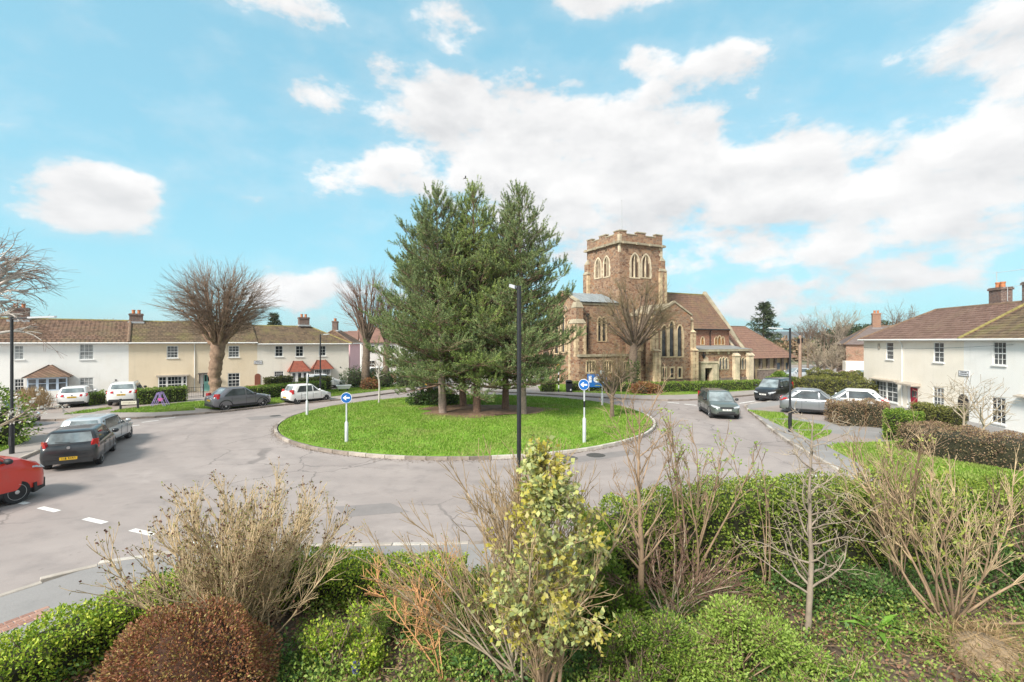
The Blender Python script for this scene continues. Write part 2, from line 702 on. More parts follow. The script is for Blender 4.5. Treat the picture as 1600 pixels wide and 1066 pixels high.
M_ROAD = asphalt('old_asphalt', (0.305, 0.26, 0.242), (0.382, 0.33, 0.308), (0.22, 0.192, 0.182))
M_PAVE = asphalt('pavement_asphalt', (0.31, 0.268, 0.243), (0.375, 0.33, 0.3), (0.25, 0.22, 0.205), cracks=False)
M_PAVEN = asphalt('near_pavement_asphalt', (0.265, 0.248, 0.24), (0.32, 0.303, 0.293), (0.21, 0.2, 0.195), cracks=False)
M_KERB = mat('kerb_stone', (0.42, 0.37, 0.32), 0.85, 0.25, 3.0, 0.3)
M_KERBD = mat('kerb_stone_weathered', (0.27, 0.225, 0.19), 0.85, 0.35, 2.2, 0.3)
M_LINE = mat('road_paint', (0.75, 0.74, 0.71), 0.7, 0.2, 9.0)
M_WHITE = mat('white_frame', (0.82, 0.82, 0.80), 0.45, 0.04, 5)
M_BLACKM = mat('black_metal', (0.018, 0.019, 0.022), 0.45, 0.15, 6)
M_GALV = mat('galvanised_steel', (0.5, 0.51, 0.52), 0.5, 0.12, 8, metal=0.3)
M_GLASS = glassmat('window_glass')
M_NET = glassmat('window_net_curtain', (0.33, 0.34, 0.34), 0.15)
M_NETD = glassmat('window_half_net', (0.12, 0.125, 0.13), 0.12)
M_BARK = mat('bark_brown', (0.17, 0.125, 0.09), 0.9, 0.35, 6, 0.6, 30)
M_DARKIN = mat('passage_shade', (0.03, 0.027, 0.025), 0.9, 0.1)
M_RUBBER = mat('rubber', (0.022, 0.022, 0.024), 0.8, 0.15, 10)
M_PLAST = mat('black_plastic', (0.025, 0.026, 0.028), 0.6, 0.1, 10)
# ================================================================== the setting
rng = np.random.default_rng(7)


def sheet(name, pts, z, material, parent=None, kind='structure'):
    pts = [(p[0], p[1]) for p in pts]
    tri = tessellate_polygon([[Vector((p[0], p[1], 0)) for p in pts]])
    me = bpy.data.meshes.new(name)
    me.from_pydata([(p[0], p[1], z) for p in pts], [], [tuple(t) for t in tri])
    bm = bmesh.new()
    bm.from_mesh(me)
    for f in bm.faces:
        f.normal_update()
        if f.normal.z < 0:
            f.normal_flip()
    bm.to_mesh(me)
    bm.free()
    me.materials.append(material)
    o = link(name, me, parent)
    if kind and parent is None:
        o['kind'] = kind
    return o


def resample(pts, step):
    pts = [Vector((p[0], p[1])) for p in pts]
    out = []
    carry = 0.0
    for a, b in zip(pts, pts[1:]):
        L = (b - a).length
        t = carry
        while t < L:
            out.append((a + (b - a) * (t / L), (b - a).normalized()))
            t += step
        carry = t - L
    return out


def smooth_line(pts, it=2):
    pts = [Vector((p[0], p[1])) for p in pts]
    for _ in range(it):
        q = [pts[0]]
        for a, b in zip(pts, pts[1:]):
            q += [a * 0.75 + b * 0.25, a * 0.25 + b * 0.75]
        q.append(pts[-1])
        pts = q
    return pts


def kerb_mesh(name, L, W, H, material, n=1):
    bm = bmesh.new()
    bmesh.ops.create_cube(bm, size=1)
    for v in bm.verts:
        v.co = Vector((v.co.x * L, v.co.y * W, v.co.z * H))
    bmesh.ops.bevel(bm, geom=[e for e in bm.edges], offset=0.012, segments=1, affect='EDGES')
    me = bpy.data.meshes.new(name)
    bm.to_mesh(me)
    bm.free()
    me.materials.append(material)
    return me


def kerbs(line, parent, meshes, step=0.915, top=0.12, off=0.07, seed=1):
    """stones along a line, the line being the road's edge and the pavement lying to its left"""
    rr = random.Random(seed)
    for i, (p, d) in enumerate(resample(line, step)):
        n = Vector((-d.y, d.x))
        q = p + d * (step / 2) + n * off
        o = link('kerb_stone', rr.choice(meshes), parent, (q.x, q.y, top - 0.09 + rr.uniform(-.006, .006)),
                 (rr.uniform(-.01, .01), rr.uniform(-.01, .01), math.atan2(d.y, d.x) + rr.uniform(-.012, .012)))


KM = [kerb_mesh('kerb_stone', 0.9, 0.14, 0.18, M_KERB), kerb_mesh('kerb_stone', 0.9, 0.15, 0.18, M_KERBD),
      kerb_mesh('kerb_stone', 0.9, 0.14, 0.18, mat('kerb_stone_pale', (0.5, 0.46, 0.41), 0.85, 0.2, 4, 0.3))]
KD = [KM[1], kerb_mesh('kerb_stone', 0.9, 0.14, 0.18, mat('kerb_stone_dark', (0.2, 0.165, 0.14), 0.85, 0.3, 3, 0.3))]

# --- the plain out to the horizon
M_FIELD = mat('far_ground', (0.13, 0.13, 0.075), 0.95, 0.35, 0.02)
gr = []
for k in range(48):
    a = 2 * math.pi * k / 48
    gr.append((3150 * math.cos(a), 3150 * math.sin(a)))
sheet('ground', gr, -0.06, M_FIELD)

# --- road: one sheet of old asphalt under the whole junction
sheet('road', [(-90, -30), (75, -30), (75, 100), (-90, 100)], 0.0, M_ROAD)

# --- island
IC, IR = Vector((-2.69, 31.83)), 11.62


def island_z(x, y):
    r = math.hypot(x - IC.x, y - IC.y) / IR
    return 0.12 + 0.26 * max(0.0, 1 - r * r) ** 1.0


def grass_mat(name, c0, c1, worn, wornamt=0.35):
    if name in MATS:
        return MATS[name]
    m, nt, b = _nodes(name)
    big = noise_n(nt, 0.5, 5, 0.6)
    fine = noise_n(nt, 7, 5, 0.7)
    col = ramp(nt, big, [(0.3, c0), (0.7, c1)])
    col = mixc(nt, nmath(nt, 'MULTIPLY', ramp_v(nt, fine, 0.4, 0.75), 0.5), col, tuple(c * 0.55 for c in c0))
    w = noise_n(nt, 0.9, 4, 0.6, dist=0.4)
    col = mixc(nt, nmath(nt, 'MULTIPLY', ramp_v(nt, w, 0.62, 0.74), wornamt), col, worn)
    nt.links.new(col, b.inputs['Base Color'])
    b.inputs['Roughness'].default_value = 0.9
    b.inputs['Specular IOR Level'].default_value = 0.2
    bump_n(nt, b, fine, 0.7, 0.05)
    MATS[name] = m
    return m


M_LAWN = grass_mat('lawn', (0.15, 0.29, 0.03), (0.225, 0.38, 0.05), (0.33, 0.31, 0.12), 0.6)
M_VERGE = grass_mat('verge_grass', (0.16, 0.25, 0.045), (0.235, 0.31, 0.07), (0.33, 0.27, 0.14), 0.75)
M_BLADE = leafmat('grass_blade', [(0.13, 0.25, 0.022), (0.2, 0.36, 0.036), (0.28, 0.44, 0.065), (0.42, 0.46, 0.15)], 0.6, 0.2, 0.2, (0.34, 0.36, 0.12))

isl = MB()
NR, NA = 14, 72
ring = []
for i in range(NR + 1):
    r = (IR - 0.1) * i / NR
    row = []
    for k in range(NA):
        a = 2 * math.pi * k / NA
        x, y = IC.x + r * math.cos(a), IC.y + r * math.sin(a)
        row.append((x, y, island_z(x, y) + 0.02 * math.sin(x * 3.1 + y * 1.7) * math.sin(y * 2.3)))
    ring.append(row)
for i in range(NR):
    for k in range(NA):
        k2 = (k + 1) % NA
        if i == 0:
            isl.poly([ring[0][0], ring[1][k], ring[1][k2]])
        else:
            isl.poly([ring[i][k], ring[i + 1][k], ring[i + 1][k2], ring[i][k2]])
island = isl.build('traffic_island', M_LAWN, None, 80)
island['kind'] = 'structure'
n_st = 80
for k in range(n_st):
    a = 2 * math.pi * (k + 0.5) / n_st
    rr = random.Random(k)
    near = math.sin(a) < 0.2
    me = KM[2] if (near and -1.4 < a - 2 * math.pi < 0.15) or a < 0.3 else rr.choice([KM[0], KM[1], KM[1], KD[1]])
    link('kerb_stone', me, island, (IC.x + (IR + 0.02) * math.cos(a), IC.y + (IR + 0.02) * math.sin(a), 0.055 + rr.uniform(-.008, .008)),
         (0, 0, a + math.pi / 2 + rr.uniform(-.015, .015)))
# bare needle litter under the pines
M_LITTER = mat('pine_litter', (0.20, 0.125, 0.075), 0.95, 0.35, 3.0, 0.6, 30)
lit = MB()
for k in range(40):
    a0, a1 = 2 * math.pi * k / 40, 2 * math.pi * (k + 1) / 40

    def lp(a, f):
        w = 1 + 0.14 * math.sin(3 * a + 1) + 0.1 * math.sin(7 * a)
        x, y = -2.0 + 4.4 * f * w * math.cos(a), 32.2 + 2.9 * f * w * math.sin(a)
        return (x, y, island_z(x, y) + 0.03)
    lit.poly([lp(a0, 0), lp(a0, .5), lp(a1, .5)])
    lit.poly([lp(a0, .5), lp(a0, 1), lp(a1, 1), lp(a1, .5)])
tag(lit.build('needle_litter', M_LITTER), 'brown bed of fallen needles under the pines on the grass island', 'leaf litter', kind='stuff')


def blades(name, P, h0, h1, material, label, w=0.02, seed=3, lean=0.35):
    """grass as upright triangles on the given points"""
    r = np.random.default_rng(seed)
    n = len(P)
    a = r.uniform(0, 2 * np.pi, n)
    h = r.uniform(h0, h1, n)
    s = np.stack([np.cos(a), np.sin(a), np.zeros(n)], 1) * (w * r.uniform(.7, 1.4, n))[:, None]
    tip = P + np.stack([r.normal(0, lean, n) * h, r.normal(0, lean, n) * h, h], 1)
    V = np.empty((n * 3, 3))
    V[0::3] = P - s
    V[1::3] = P + s
    V[2::3] = tip
    F = np.arange(n * 3).reshape(-1, 3)
    o = np_mesh(name, V, F, material)
    return tag(o, label, 'grass', kind='stuff')


n = 150000
rad = (IR - 0.15) * np.sqrt(rng.uniform(0, 1, n))
ang = rng.uniform(0, 2 * np.pi, n)
gx, gy = IC.x + rad * np.cos(ang), IC.y + rad * np.sin(ang)
keep = (((gx + 2.0) / 4.3) ** 2 + ((gy - 32.2) / 2.8) ** 2 > rng.uniform(.85, 1.1, n)) & (
    np.sin(gx * 1.9) * np.sin(gy * 1.3 + gx * .6) + rng.normal(0, .45, n) > -0.75)
gx, gy = gx[keep], gy[keep]
gz = 0.12 + 0.26 * np.clip(1 - ((gx - IC.x) ** 2 + (gy - IC.y) ** 2) / IR ** 2, 0, 1)
blades('grass', np.stack([gx, gy, gz], 1), 0.04, 0.11, M_BLADE, 'short green grass covering the round traffic island', w=0.022)

# --- pavements: raised blocks edged with kerb stones
near_kerb = smooth_line([(-13.5, 3), (-11.2, 7.2)] + [G(*p) for p in ((0, 937), (75, 913), (150, 888), (260, 868), (430, 858), (640, 855), (800, 851))]
                        + [(3.6, 12.5), (7.4, 13.8), (10.3, 15.6), (12.2, 17.4)]
                        + [G(*p) for p in ((1290, 727), (1240, 699), (1205, 674), (1180, 652), (1166, 641))] + [(17.9, 36.9), (19.2, 38.0), (22.1, 40.0), (28, 45), (40, 55), (56, 68)], 3)
near_poly = [(p.x, p.y) for p in near_kerb] + [(74, 60), (74, -29), (-13.5, -29)]


def inset(line, dist):
    out = []
    for i, p in enumerate(line):
        a, b = line[max(0, i - 1)], line[min(len(line) - 1, i + 1)]
        d = (Vector(b) - Vector(a)).normalized()
        out.append(Vector(p) + Vector((d.y, -d.x)) * dist)
    return out


# the road lies to the left of this line, so the pavement edge is offset to its right
pv = sheet('near_pavement', [(p.x, p.y) for p in inset(near_kerb, 0.1)] + [(74, 60), (74, -29), (-13.5, -29)], 0.10, M_PAVEN)
near_vis = [p for p in near_kerb if p.y < 48]
kerbs(list(reversed(near_vis)), pv, [KM[0], KM[1], KM[2], KM[0]], seed=4)

church_kerb = smooth_line([(56, 76), (40, 61.0)] + [G(*p) for p in ((1240, 612), (1185, 617.5), (1140, 622), (1100, 625), (1060, 627), (1000, 626), (920, 621), (840, 616), (760, 613))]
                          + [(-4.7, 48.5), (-6.0, 52), (-8, 60), (-12, 78)], 2)
cp = sheet('church_pavement', [(p.x, p.y) for p in inset(church_kerb, 0.1)] + [(-12, 99), (74, 99), (74, 90)], 0.10, M_PAVE)
kerbs(list(reversed([p for p in church_kerb if p.y < 56])), cp, KD, seed=5)

left_kerb = smooth_line([(-15, 78), (-12, 60), (-10.3, 52)] + [G(*p) for p in ((648, 610.5), (600, 617), (560, 622), (520, 627), (440, 634), (390, 640), (345, 645), (300, 648.5), (250, 652.5), (200, 655.5), (110, 657.5), (60, 658.5))]
                        + [(-34, 29.8), (-60, 31)], 2)
lpv = sheet('house_pavement', [(p.x, p.y) for p in inset(left_kerb, 0.1)] + [(-89, 31), (-89, 99), (-15, 99)], 0.10, M_PAVE)
kerbs(list(reversed([p for p in left_kerb if p.y < 56 and p.x > -42])), lpv, KD, seed=6)

corner_kerb = smooth_line([(-60, 26.6), (-30, 26.4), (-26, 26.0), (-22.9, 24.7), (-21.4, 22), (-19.8, 18.4), (-18.6, 15.6), (-18.7, 13), (-20.3, 9), (-23, 3), (-26, -5)], 2)
ck = sheet('corner_pavement', [(p.x, p.y) for p in inset(corner_kerb, 0.1)] + [(-89, -5), (-89, 27)], 0.10, M_PAVE)
kerbs(list(reversed([p for p in corner_kerb if p.x > -40])), ck, [KM[0], KM[1]], seed=8)

# --- painted lines
mk = 0


def dash(p, d, L, w, name='road_marking'):
    d = Vector((d[0], d[1])).normalized()
    n = Vector((-d.y, d.x))
    p = Vector((p[0], p[1]))
    q = [p + d * (L / 2) * a + n * (w / 2) * b for a, b in ((-1, -1), (1, -1), (1, 1), (-1, 1))]
    o = sheet(name, [(c.x, c.y) for c in q], 0.005, M_LINE, None, None)
    o['kind'] = 'structure'
    return o


gl = Vector((-7.4 + 13.6, 11.75 - 14.2))
for p in ((-15.3, 14.9), (-13.75, 14.25), (-11.6, 13.35), (-9.65, 12.55), (-7.5, 11.8), (-5.6, 11.75)):
    dash(p, gl, 0.9, 0.18)
for a in ((1052, 629.6), (1079, 632.6), (1104, 636)):
    dash(G(*a), (0.9, -0.95), 1.0, 0.25)
dash(G(1168, 628.5), (0.8, 0.6), 2.6, 0.2)
dash(G(1000, 623.5), (1, -.1), 1.0, 0.16)
for a in ((235, 658.5), (204, 666), (262, 653.5)):
    dash(G(*a), (0.5, 0.85), 0.9, 0.16)
dash((-29.5, 29.2), (1, 0.02), 3.6, 0.12)
dash((-34.0, 29.1), (1, 0.02), 2.6, 0.12)

# --- lawns and gardens on the blocks
sheet('left_verge', [G(x, y, .104) for x, y in ((300, 628), (305, 641), (240, 644.5), (172, 644.5), (188, 640), (215, 637))], 0.106, M_VERGE)
sheet('drive_verge', [G(x, y, .104) for x, y in ((98, 648), (128, 642), (172, 637), (176, 639), (140, 645))], 0.106, M_VERGE)
sheet('front_verge', [G(x, y, .104) for x, y in ((395, 634), (430, 631), (540, 617), (660, 603), (640, 600), (540, 607), (400, 622), (330, 626), (300, 628), (305, 638), (345, 640))], 0.106, M_VERGE)
sheet('corner_verge', [G(x, y, .104) for x, y in ((-200, 720), (-60, 712), (0, 706), (44, 688), (40, 683), (0, 681), (-200, 681))], 0.106, M_VERGE)
sheet('left_garden', [(-70, 36), (-41, 37.2), (-35, 41.6), (-26.8, 47.8), (-18.5, 54.0), (-15.5, 70), (-70, 70)], 0.104, mat('front_garden', (0.24, 0.2, 0.16), 0.95, 0.3, 1.0, 0.3))
sheet('church_lawn', [G(x, y, .104) for x, y in ((845, 611.5), (920, 613.5), (1000, 617.5), (1060, 617), (1100, 615), (1150, 611.5), (1190, 608.5), (1240, 604), (1250, 597), (1180, 597), (1090, 599), (1010, 600), (880, 600), (840, 604))], 0.106, M_LAWN)
M_DRIVE = asphalt('driveway', (0.30, 0.245, 0.215), (0.37, 0.31, 0.275), (0.25, 0.2, 0.18), cracks=False)
sheet('left_driveway', [G(x, y, .104) for x, y in ((60, 646), (112, 645), (130, 641), (150, 625), (70, 628))], 0.11, M_DRIVE)
sheet('second_driveway', [G(x, y, .104) for x, y in ((150, 644.5), (185, 643), (225, 635), (222, 625), (160, 627))], 0.11, M_DRIVE)
sheet('car_park', [(29, 55), (34, 52), (60, 72), (60, 90), (40, 70)], 0.108, mat('car_park_paving', (0.4, 0.36, 0.33), 0.9, 0.12, 2))
for i, q in enumerate((((1168, 641), (1222, 645.5), (1236, 654), (1197, 654.5)), ((1200, 656), (1236, 656.5), (1288, 665), (1284, 671.5), (1232, 671)),
                       ((1240, 673.5), (1300, 673), (1296, 680), (1270, 689)), ((1292, 697), (1345, 692), (1470, 735), (1440, 760), (1380, 745)),
                       ((1480, 700), (1620, 690), (1760, 740), (1700, 800), (1560, 770)))):
    sheet('right_verge', [G(x, y, .104) for x, y in q], 0.106, M_VERGE)
sheet('right_lawn', [G(x, y, .104) for x, y in ((1300, 694), (1400, 690), (1430, 684), (1620, 690), (1800, 740), (1700, 790), (1540, 765), (1440, 748), (1385, 737), (1340, 716))], 0.1045, M_VERGE)
sheet('right_driveway', [G(x, y, .104) for x, y in ((1172, 639.5), (1225, 632), (1300, 627), (1360, 640), (1300, 660), (1240, 652), (1222, 645))], 0.109, M_DRIVE)
sheet('right_path', [G(x, y, .104) for x, y in ((1272, 688), (1300, 677), (1390, 690), (1400, 702), (1330, 693))], 0.108, M_DRIVE)
# brick inset in the near pavement
ins = empty('paving_inset', G(28, 970, .1), 0, 'red brick paving panel set into the near pavement', 'paving')
M_PAVER = [mat('red_paver_%d' % i, c, 0.85, 0.2, 8, 0.3) for i, c in enumerate(((0.36, 0.2, 0.15), (0.42, 0.25, 0.19), (0.31, 0.17, 0.13)))]
pd = (G(62, 955, .1) - G(0, 978, .1)).normalized()
pn = Vector((-pd.y, pd.x, 0))
pm = [kerb_mesh('paver', .195, .095, .05, m) for m in M_PAVER]
rr = random.Random(2)
for i in range(-6, 1):
    for j in range(-2, 2):
        q = pd * (i * .2 + (.1 if j % 2 else 0) + .25) + pn * (j * .1)
        link('paver', rr.choice(pm), ins, (q.x, q.y, rr.uniform(-.017, -.013)), (0, 0, math.atan2(pd.y, pd.x)))

# garden soil
M_SOIL = mat('garden_soil', (0.13, 0.095, 0.065), 0.95, 0.45, 2.5, 0.8, 25)
soil_line = [(-9.2, 2.5), (-7.3, 6.3), (-6.6, 8.0), (-4.6, 9.5), (-1.0, 9.7), (1.2, 9.7), (3.4, 10.4), (7.0, 11.2), (11, 12.3), (16, 14.5)]
gs = MB()
gx = np.linspace(0, 1, len(soil_line))
for i in range(len(soil_line) - 1):
    a, b = soil_line[i], soil_line[i + 1]
    for k in range(6):
        f0, f1 = k / 6, (k + 1) / 6

        def gp(p, f):
            x, y = p[0] * (1 - f) + (p[0] * .6) * f, p[1] * (1 - f) + 1.0 * f
            return (x, y, 0.108 + 0.12 * min(1, f * 3) + .05 * math.sin(x * 2.7) * math.sin(y * 3.1) * min(1, f * 3))
        gs.poly([gp(a, f0), gp(b, f0), gp(b, f1), gp(a, f1)])
gs = gs.build('garden_ground', M_SOIL, None, 80)
gs['kind'] = 'structure'

# verge grass
pts = []


def fill(poly, dens, z):
    P = [(p.x, p.y) for p in poly]
    xs, ys = [p[0] for p in P], [p[1] for p in P]
    n = int((max(xs) - min(xs)) * (max(ys) - min(ys)) * dens)
    x, y = rng.uniform(min(xs), max(xs), n), rng.uniform(min(ys), max(ys), n)
    ins = np.zeros(n, bool)
    j = len(P) - 1
    for i in range(len(P)):
        c = ((P[i][1] > y) != (P[j][1] > y)) & (x < (P[j][0] - P[i][0]) * (y - P[i][1]) / (P[j][1] - P[i][1] + 1e-9) + P[i][0])
        ins ^= c
        j = i
    return np.stack([x[ins], y[ins], np.full(ins.sum(), z)], 1)


for ob in list(COL.objects):
    if ob.name.split('.')[0] in ('left_verge', 'drive_verge', 'front_verge', 'corner_verge', 'church_lawn', 'right_verge', 'right_lawn'):
        poly = [v.co for v in ob.data.vertices]
        pts.append(fill(poly, 260 if ob.name.startswith('church') else 420, 0.106))
VP = np.concatenate(pts)
blades('grass', VP, 0.04, 0.12, M_BLADE, 'rough green grass of the verges and lawns round the junction', w=0.024, seed=9)

# grit and dead leaves gathered along the kerbs
gp_, gr_ = [], np.random.default_rng(77)
for k in range(5200):
    a = gr_.uniform(0, 2 * math.pi)
    w = IR + .1 + abs(gr_.normal(0, .16)) * (1.6 if math.sin(3 * a + 1) + math.sin(7 * a) > .6 else .7)
    gp_.append((IC.x + w * math.cos(a), IC.y + w * math.sin(a), .008))
for ln, sg in ((near_kerb, 1), (church_kerb, 1), (left_kerb, 1), (corner_kerb, 1)):
    for (p, d) in resample(ln, .06):
        if p.y < 50 and p.y > 3:
            w = abs(gr_.normal(0, .14))
            gp_.append((p.x - d.y * w, p.y + d.x * w, .008))
gp_ = np.array(gp_)
gn_ = len(gp_)
ga = gr_.uniform(0, 6.28, gn_)
gs_ = gr_.uniform(.012, .04, gn_)
gv = np.empty((gn_, 3, 3))
for k in range(3):
    t = ga + k * 2.1
    gv[:, k] = gp_ + np.stack([np.cos(t) * gs_, np.sin(t) * gs_, gr_.uniform(0, .012, gn_)], 1)
o = np_mesh('gutter_grit', gv.reshape(-1, 3), np.arange(gn_ * 3).reshape(-1, 3), leafmat('grit', [(.1, .075, .055), (.19, .14, .1), (.28, .22, .16)], .9, 0))
tag(o, 'brown grit and leaf scraps lying along the kerbs', 'grit', kind='stuff')

# old trench repairs
M_PATCH = asphalt('asphalt_patch', (0.235, 0.21, 0.2), (0.275, 0.247, 0.236), (0.18, 0.165, 0.16), cracks=False)
for q in (((868, 718), (985, 703), (1000, 709), (880, 726)), ((384, 652), (436, 648), (446, 652), (392, 657)), ((520, 792), (610, 786), (640, 800), (545, 808))):
    sheet('road_patch', [G(x, y) for x, y in q], 0.003, M_PATCH)
# ================================================================== houses
M_TILE_BR = tilemat('brown_roof_tiles', [(0.107, 0.061, 0.041), (0.156, 0.090, 0.058), (0.205, 0.119, 0.078), (0.172, 0.108, 0.075)], (0.17, 0.145, 0.07))
M_TILE_OL = tilemat('mossy_roof_tiles', [(0.102, 0.070, 0.043), (0.153, 0.101, 0.061), (0.187, 0.129, 0.076)], (0.2, 0.175, 0.06), mossamt=0.7)
M_TILE_RB = tilemat('red_brown_roof_tiles', [(0.153, 0.086, 0.064), (0.189, 0.111, 0.084), (0.225, 0.135, 0.104)], (0.2, 0.15, 0.09), mossamt=0.25)
M_TILE_RED = tilemat('clay_red_roof_tiles', [(0.27, 0.075, 0.045), (0.34, 0.10, 0.06), (0.22, 0.065, 0.045)], (0.2, 0.09, 0.06), tw=.18, th=.14, ribs=False, mossamt=0.2)
M_BRICK = stonework('chimney_brick', [(0.15, 0.10, 0.09), (0.22, 0.13, 0.10), (0.12, 0.09, 0.085)], (0.28, 0.25, 0.22), 4.5, 13, 0.07, 0.4)
M_POT = mat('terracotta', (0.5, 0.19, 0.085), 0.8, 0.2, 6)
M_LEAD = mat('lead_flashing', (0.42, 0.45, 0.47), 0.6, 0.15, 4)
M_WALL_W = render_wall('white_render', (0.88, 0.865, 0.83), 0.2)
M_WALL_C = render_wall('cream_render', (0.78, 0.66, 0.49), 0.24)
M_WALL_P = render_wall('ivory_render', (0.81, 0.76, 0.67), 0.2)
M_WALL_R = render_wall('pale_cream_render', (0.88, 0.81, 0.7), 0.18)
M_WALL_PINK = render_wall('pink_render', (0.78, 0.5, 0.52), 0.08)
M_CONC = mat('concrete_hood', (0.45, 0.39, 0.32), 0.85, 0.25, 4, 0.2)
M_PLINTH = mat('plinth_dark', (0.09, 0.08, 0.075), 0.9, 0.3, 3)


class Front:
    """a street front: local x along it, local -y towards the street"""

    def __init__(s, p0, p1):
        s.o = Vector((p0[0], p0[1]))
        s.a = (Vector((p1[0], p1[1])) - s.o).normalized()
        s.n = Vector((s.a.y, -s.a.x))
        s.ang = math.atan2(s.a.y, s.a.x)

    def px(s, x, y, out=0.0):
        """(s, z) of the picture point (x, y) on the front pushed out by 'out' metres"""
        r = (x - 800.0) / FPX
        b = s.o + s.n * out
        t = (r * b.y - b.x) / (s.a.x - r * s.a.y)
        p = b + s.a * t
        return t, zat(y, p.y)

    def rect(s, x0, y0, x1, y1, out=0.0):
        xm = (x0 + x1) / 2
        s0, _ = s.px(x0, y0, out)
        s1, _ = s.px(x1, y1, out)
        return s0, s1, s.px(xm, y1, out)[1], s.px(xm, y0, out)[1]


def wall_front(mb, s0, s1, z0, z1, holes, y=0.0, depth=0.14):
    xs = sorted({s0, s1, *[h[0] for h in holes], *[h[1] for h in holes]})
    zs = sorted({z0, z1, *[h[2] for h in holes], *[h[3] for h in holes]})
    for i in range(len(xs) - 1):
        for j in range(len(zs) - 1):
            cx, cz = (xs[i] + xs[i + 1]) / 2, (zs[j] + zs[j + 1]) / 2
            if any(h[0] < cx < h[1] and h[2] < cz < h[3] for h in holes):
                continue
            mb.poly([(xs[i], y, zs[j]), (xs[i + 1], y, zs[j]), (xs[i + 1], y, zs[j + 1]), (xs[i], y, zs[j + 1])])
    for h in holes:
        a, b, c, d = h[:4]
        e = y + depth
        mb.poly([(a, y, c), (a, e, c), (a, e, d), (a, y, d)])
        mb.poly([(b, y, c), (b, y, d), (b, e, d), (b, e, c)])
        mb.poly([(a, y, d), (a, e, d), (b, e, d), (b, y, d)])
        mb.poly([(a, y, c), (b, y, c), (b, e, c), (a, e, c)])


def window(root, s0, s1, z0, z1, cols=2, rows=2, y=0.07, sash=True, glass=None, frame=None, name='window', sill=True, fw=0.06):
    glass, frame = glass or M_GLASS, frame or M_WHITE
    mb = MB()
    t = 0.05
    mb.box(s0, s0 + fw, y - t, y, z0, z1).box(s1 - fw, s1, y - t, y, z0, z1)
    mb.box(s0 + fw, s1 - fw, y - t, y, z0, z0 + fw).box(s0 + fw, s1 - fw, y - t, y, z1 - fw, z1)
    zm = (z0 + z1) / 2
    if sash:
        mb.box(s0 + fw, s1 - fw, y - t * .8, y, zm - .03, zm + .03)
    b = 0.013
    for i in range(1, cols):
        x = s0 + fw + (s1 - s0 - 2 * fw) * i / cols
        mb.box(x - b, x + b, y - .03, y - .004, z0 + fw, z1 - fw)
    parts = ((z0 + fw, zm - .03), (zm + .03, z1 - fw)) if sash else ((z0 + fw, z1 - fw),)
    for (a, c) in parts:
        for j in range(1, rows):
            z = a + (c - a) * j / rows
            mb.box(s0 + fw, s1 - fw, y - .028, y - .006, z - b, z + b)
    w = mb.build(name, frame, root)
    for (a, c) in parts:
        p = MB()
        p.poly([(s0 + fw, y - .012, a), (s1 - fw, y - .012, a), (s1 - fw, y - .012, c), (s0 + fw, y - .012, c)])
        p.build('pane', glass, w)
    if sill:
        q = MB()
        q.box(s0 - .06, s1 + .06, -.07, y - .051, z0 - .07, z0 - .002)
        q.build('sill', M_WHITE if frame is M_WHITE else M_CONC, w)
    return w


def roof(root, s0, s1, depth, ze, zr, material, hipL=0.0, hipR=0.0, over=0.3, endover=0.0, name='roof', ridge=True, y0=0.0, gauge=0.3, ridgemat=None):
    """pitched roof in overlapping courses; returns the object"""
    mb = MB()
    h = depth / 2
    L = math.hypot(h + over, zr - ze)
    nc = max(4, int(L / gauge))
    for side in (-1, 1):
        for i in range(nc):
            t0, t1 = i / nc, (i + 1) / nc

            def P(t, lift, end):
                yy = (-over + (h + over) * t)
                yy = yy if side < 0 else depth - yy
                z = ze + (zr - ze) * t + lift
                if end == 0:
                    x = s0 - endover + (hipL + (endover if hipL else 0)) * t
                else:
                    x = s1 + endover - (hipR + (endover if hipR else 0)) * t
                return (x, y0 + yy, z)
            a, b, c, d = P(t0, .035, 0), P(t0, .035, 1), P(t1, 0.0, 1), P(t1, 0.0, 0)
            e, f = P(t0, -.0, 0), P(t0, -.0, 1)
            mb.poly([a, b, c, d], uv=[(a[0], t0 * L), (b[0], t0 * L), (c[0], t1 * L), (d[0], t1 * L)])
            mb.poly([e, f, b, a], uv=[(e[0], t0 * L), (f[0], t0 * L), (b[0], t0 * L + .01), (a[0], t0 * L + .01)])
    for end, hip in ((0, hipL), (1, hipR)):
        if hip <= 0:
            continue
        Lh = math.hypot(hip + endover, zr - ze)
        for i in range(nc):
            t0, t1 = i / nc, (i + 1) / nc

            def Q(t, lift, sd):
                x = s0 - endover + (hip + endover) * t if end == 0 else s1 + endover - (hip + endover) * t
                yy = -over + (h + over) * t if sd == 0 else depth + over - (h + over) * t
                return (x, y0 + yy, ze + (zr - ze) * t + lift)
            a, b, c, d = Q(t0, .035, 0), Q(t0, .035, 1), Q(t1, 0, 1), Q(t1, 0, 0)
            mb.poly([a, b, c, d], uv=[(a[1], t0 * Lh), (b[1], t0 * Lh), (c[1], t1 * Lh), (d[1], t1 * Lh)])
    ro = mb.build(name, material, root)
    if ridge:
        rt = MB()
        x = s0 + hipL
        while x < s1 - hipR - .2:
            rt.tube([(x + .01, y0 + h, zr - .03), (x + .44, y0 + h, zr - .03)], .11, 8)
            x += .45
        for hip, xe, sg in ((hipL, s0 - endover, 1), (hipR, s1 + endover, -1)):
            if hip > 0:
                for yy in (-over, depth + over):
                    A, B = Vector((xe, y0 + yy, ze)), Vector((xe + sg * (hip + endover), y0 + h, zr))
                    k = int((B - A).length / .45)
                    for i in range(k):
                        rt.tube([A.lerp(B, i / k), A.lerp(B, (i + .96) / k)], .1, 8)
        rt.build('ridge_tiles', ridgemat or M_RIDGE, ro)
    return ro


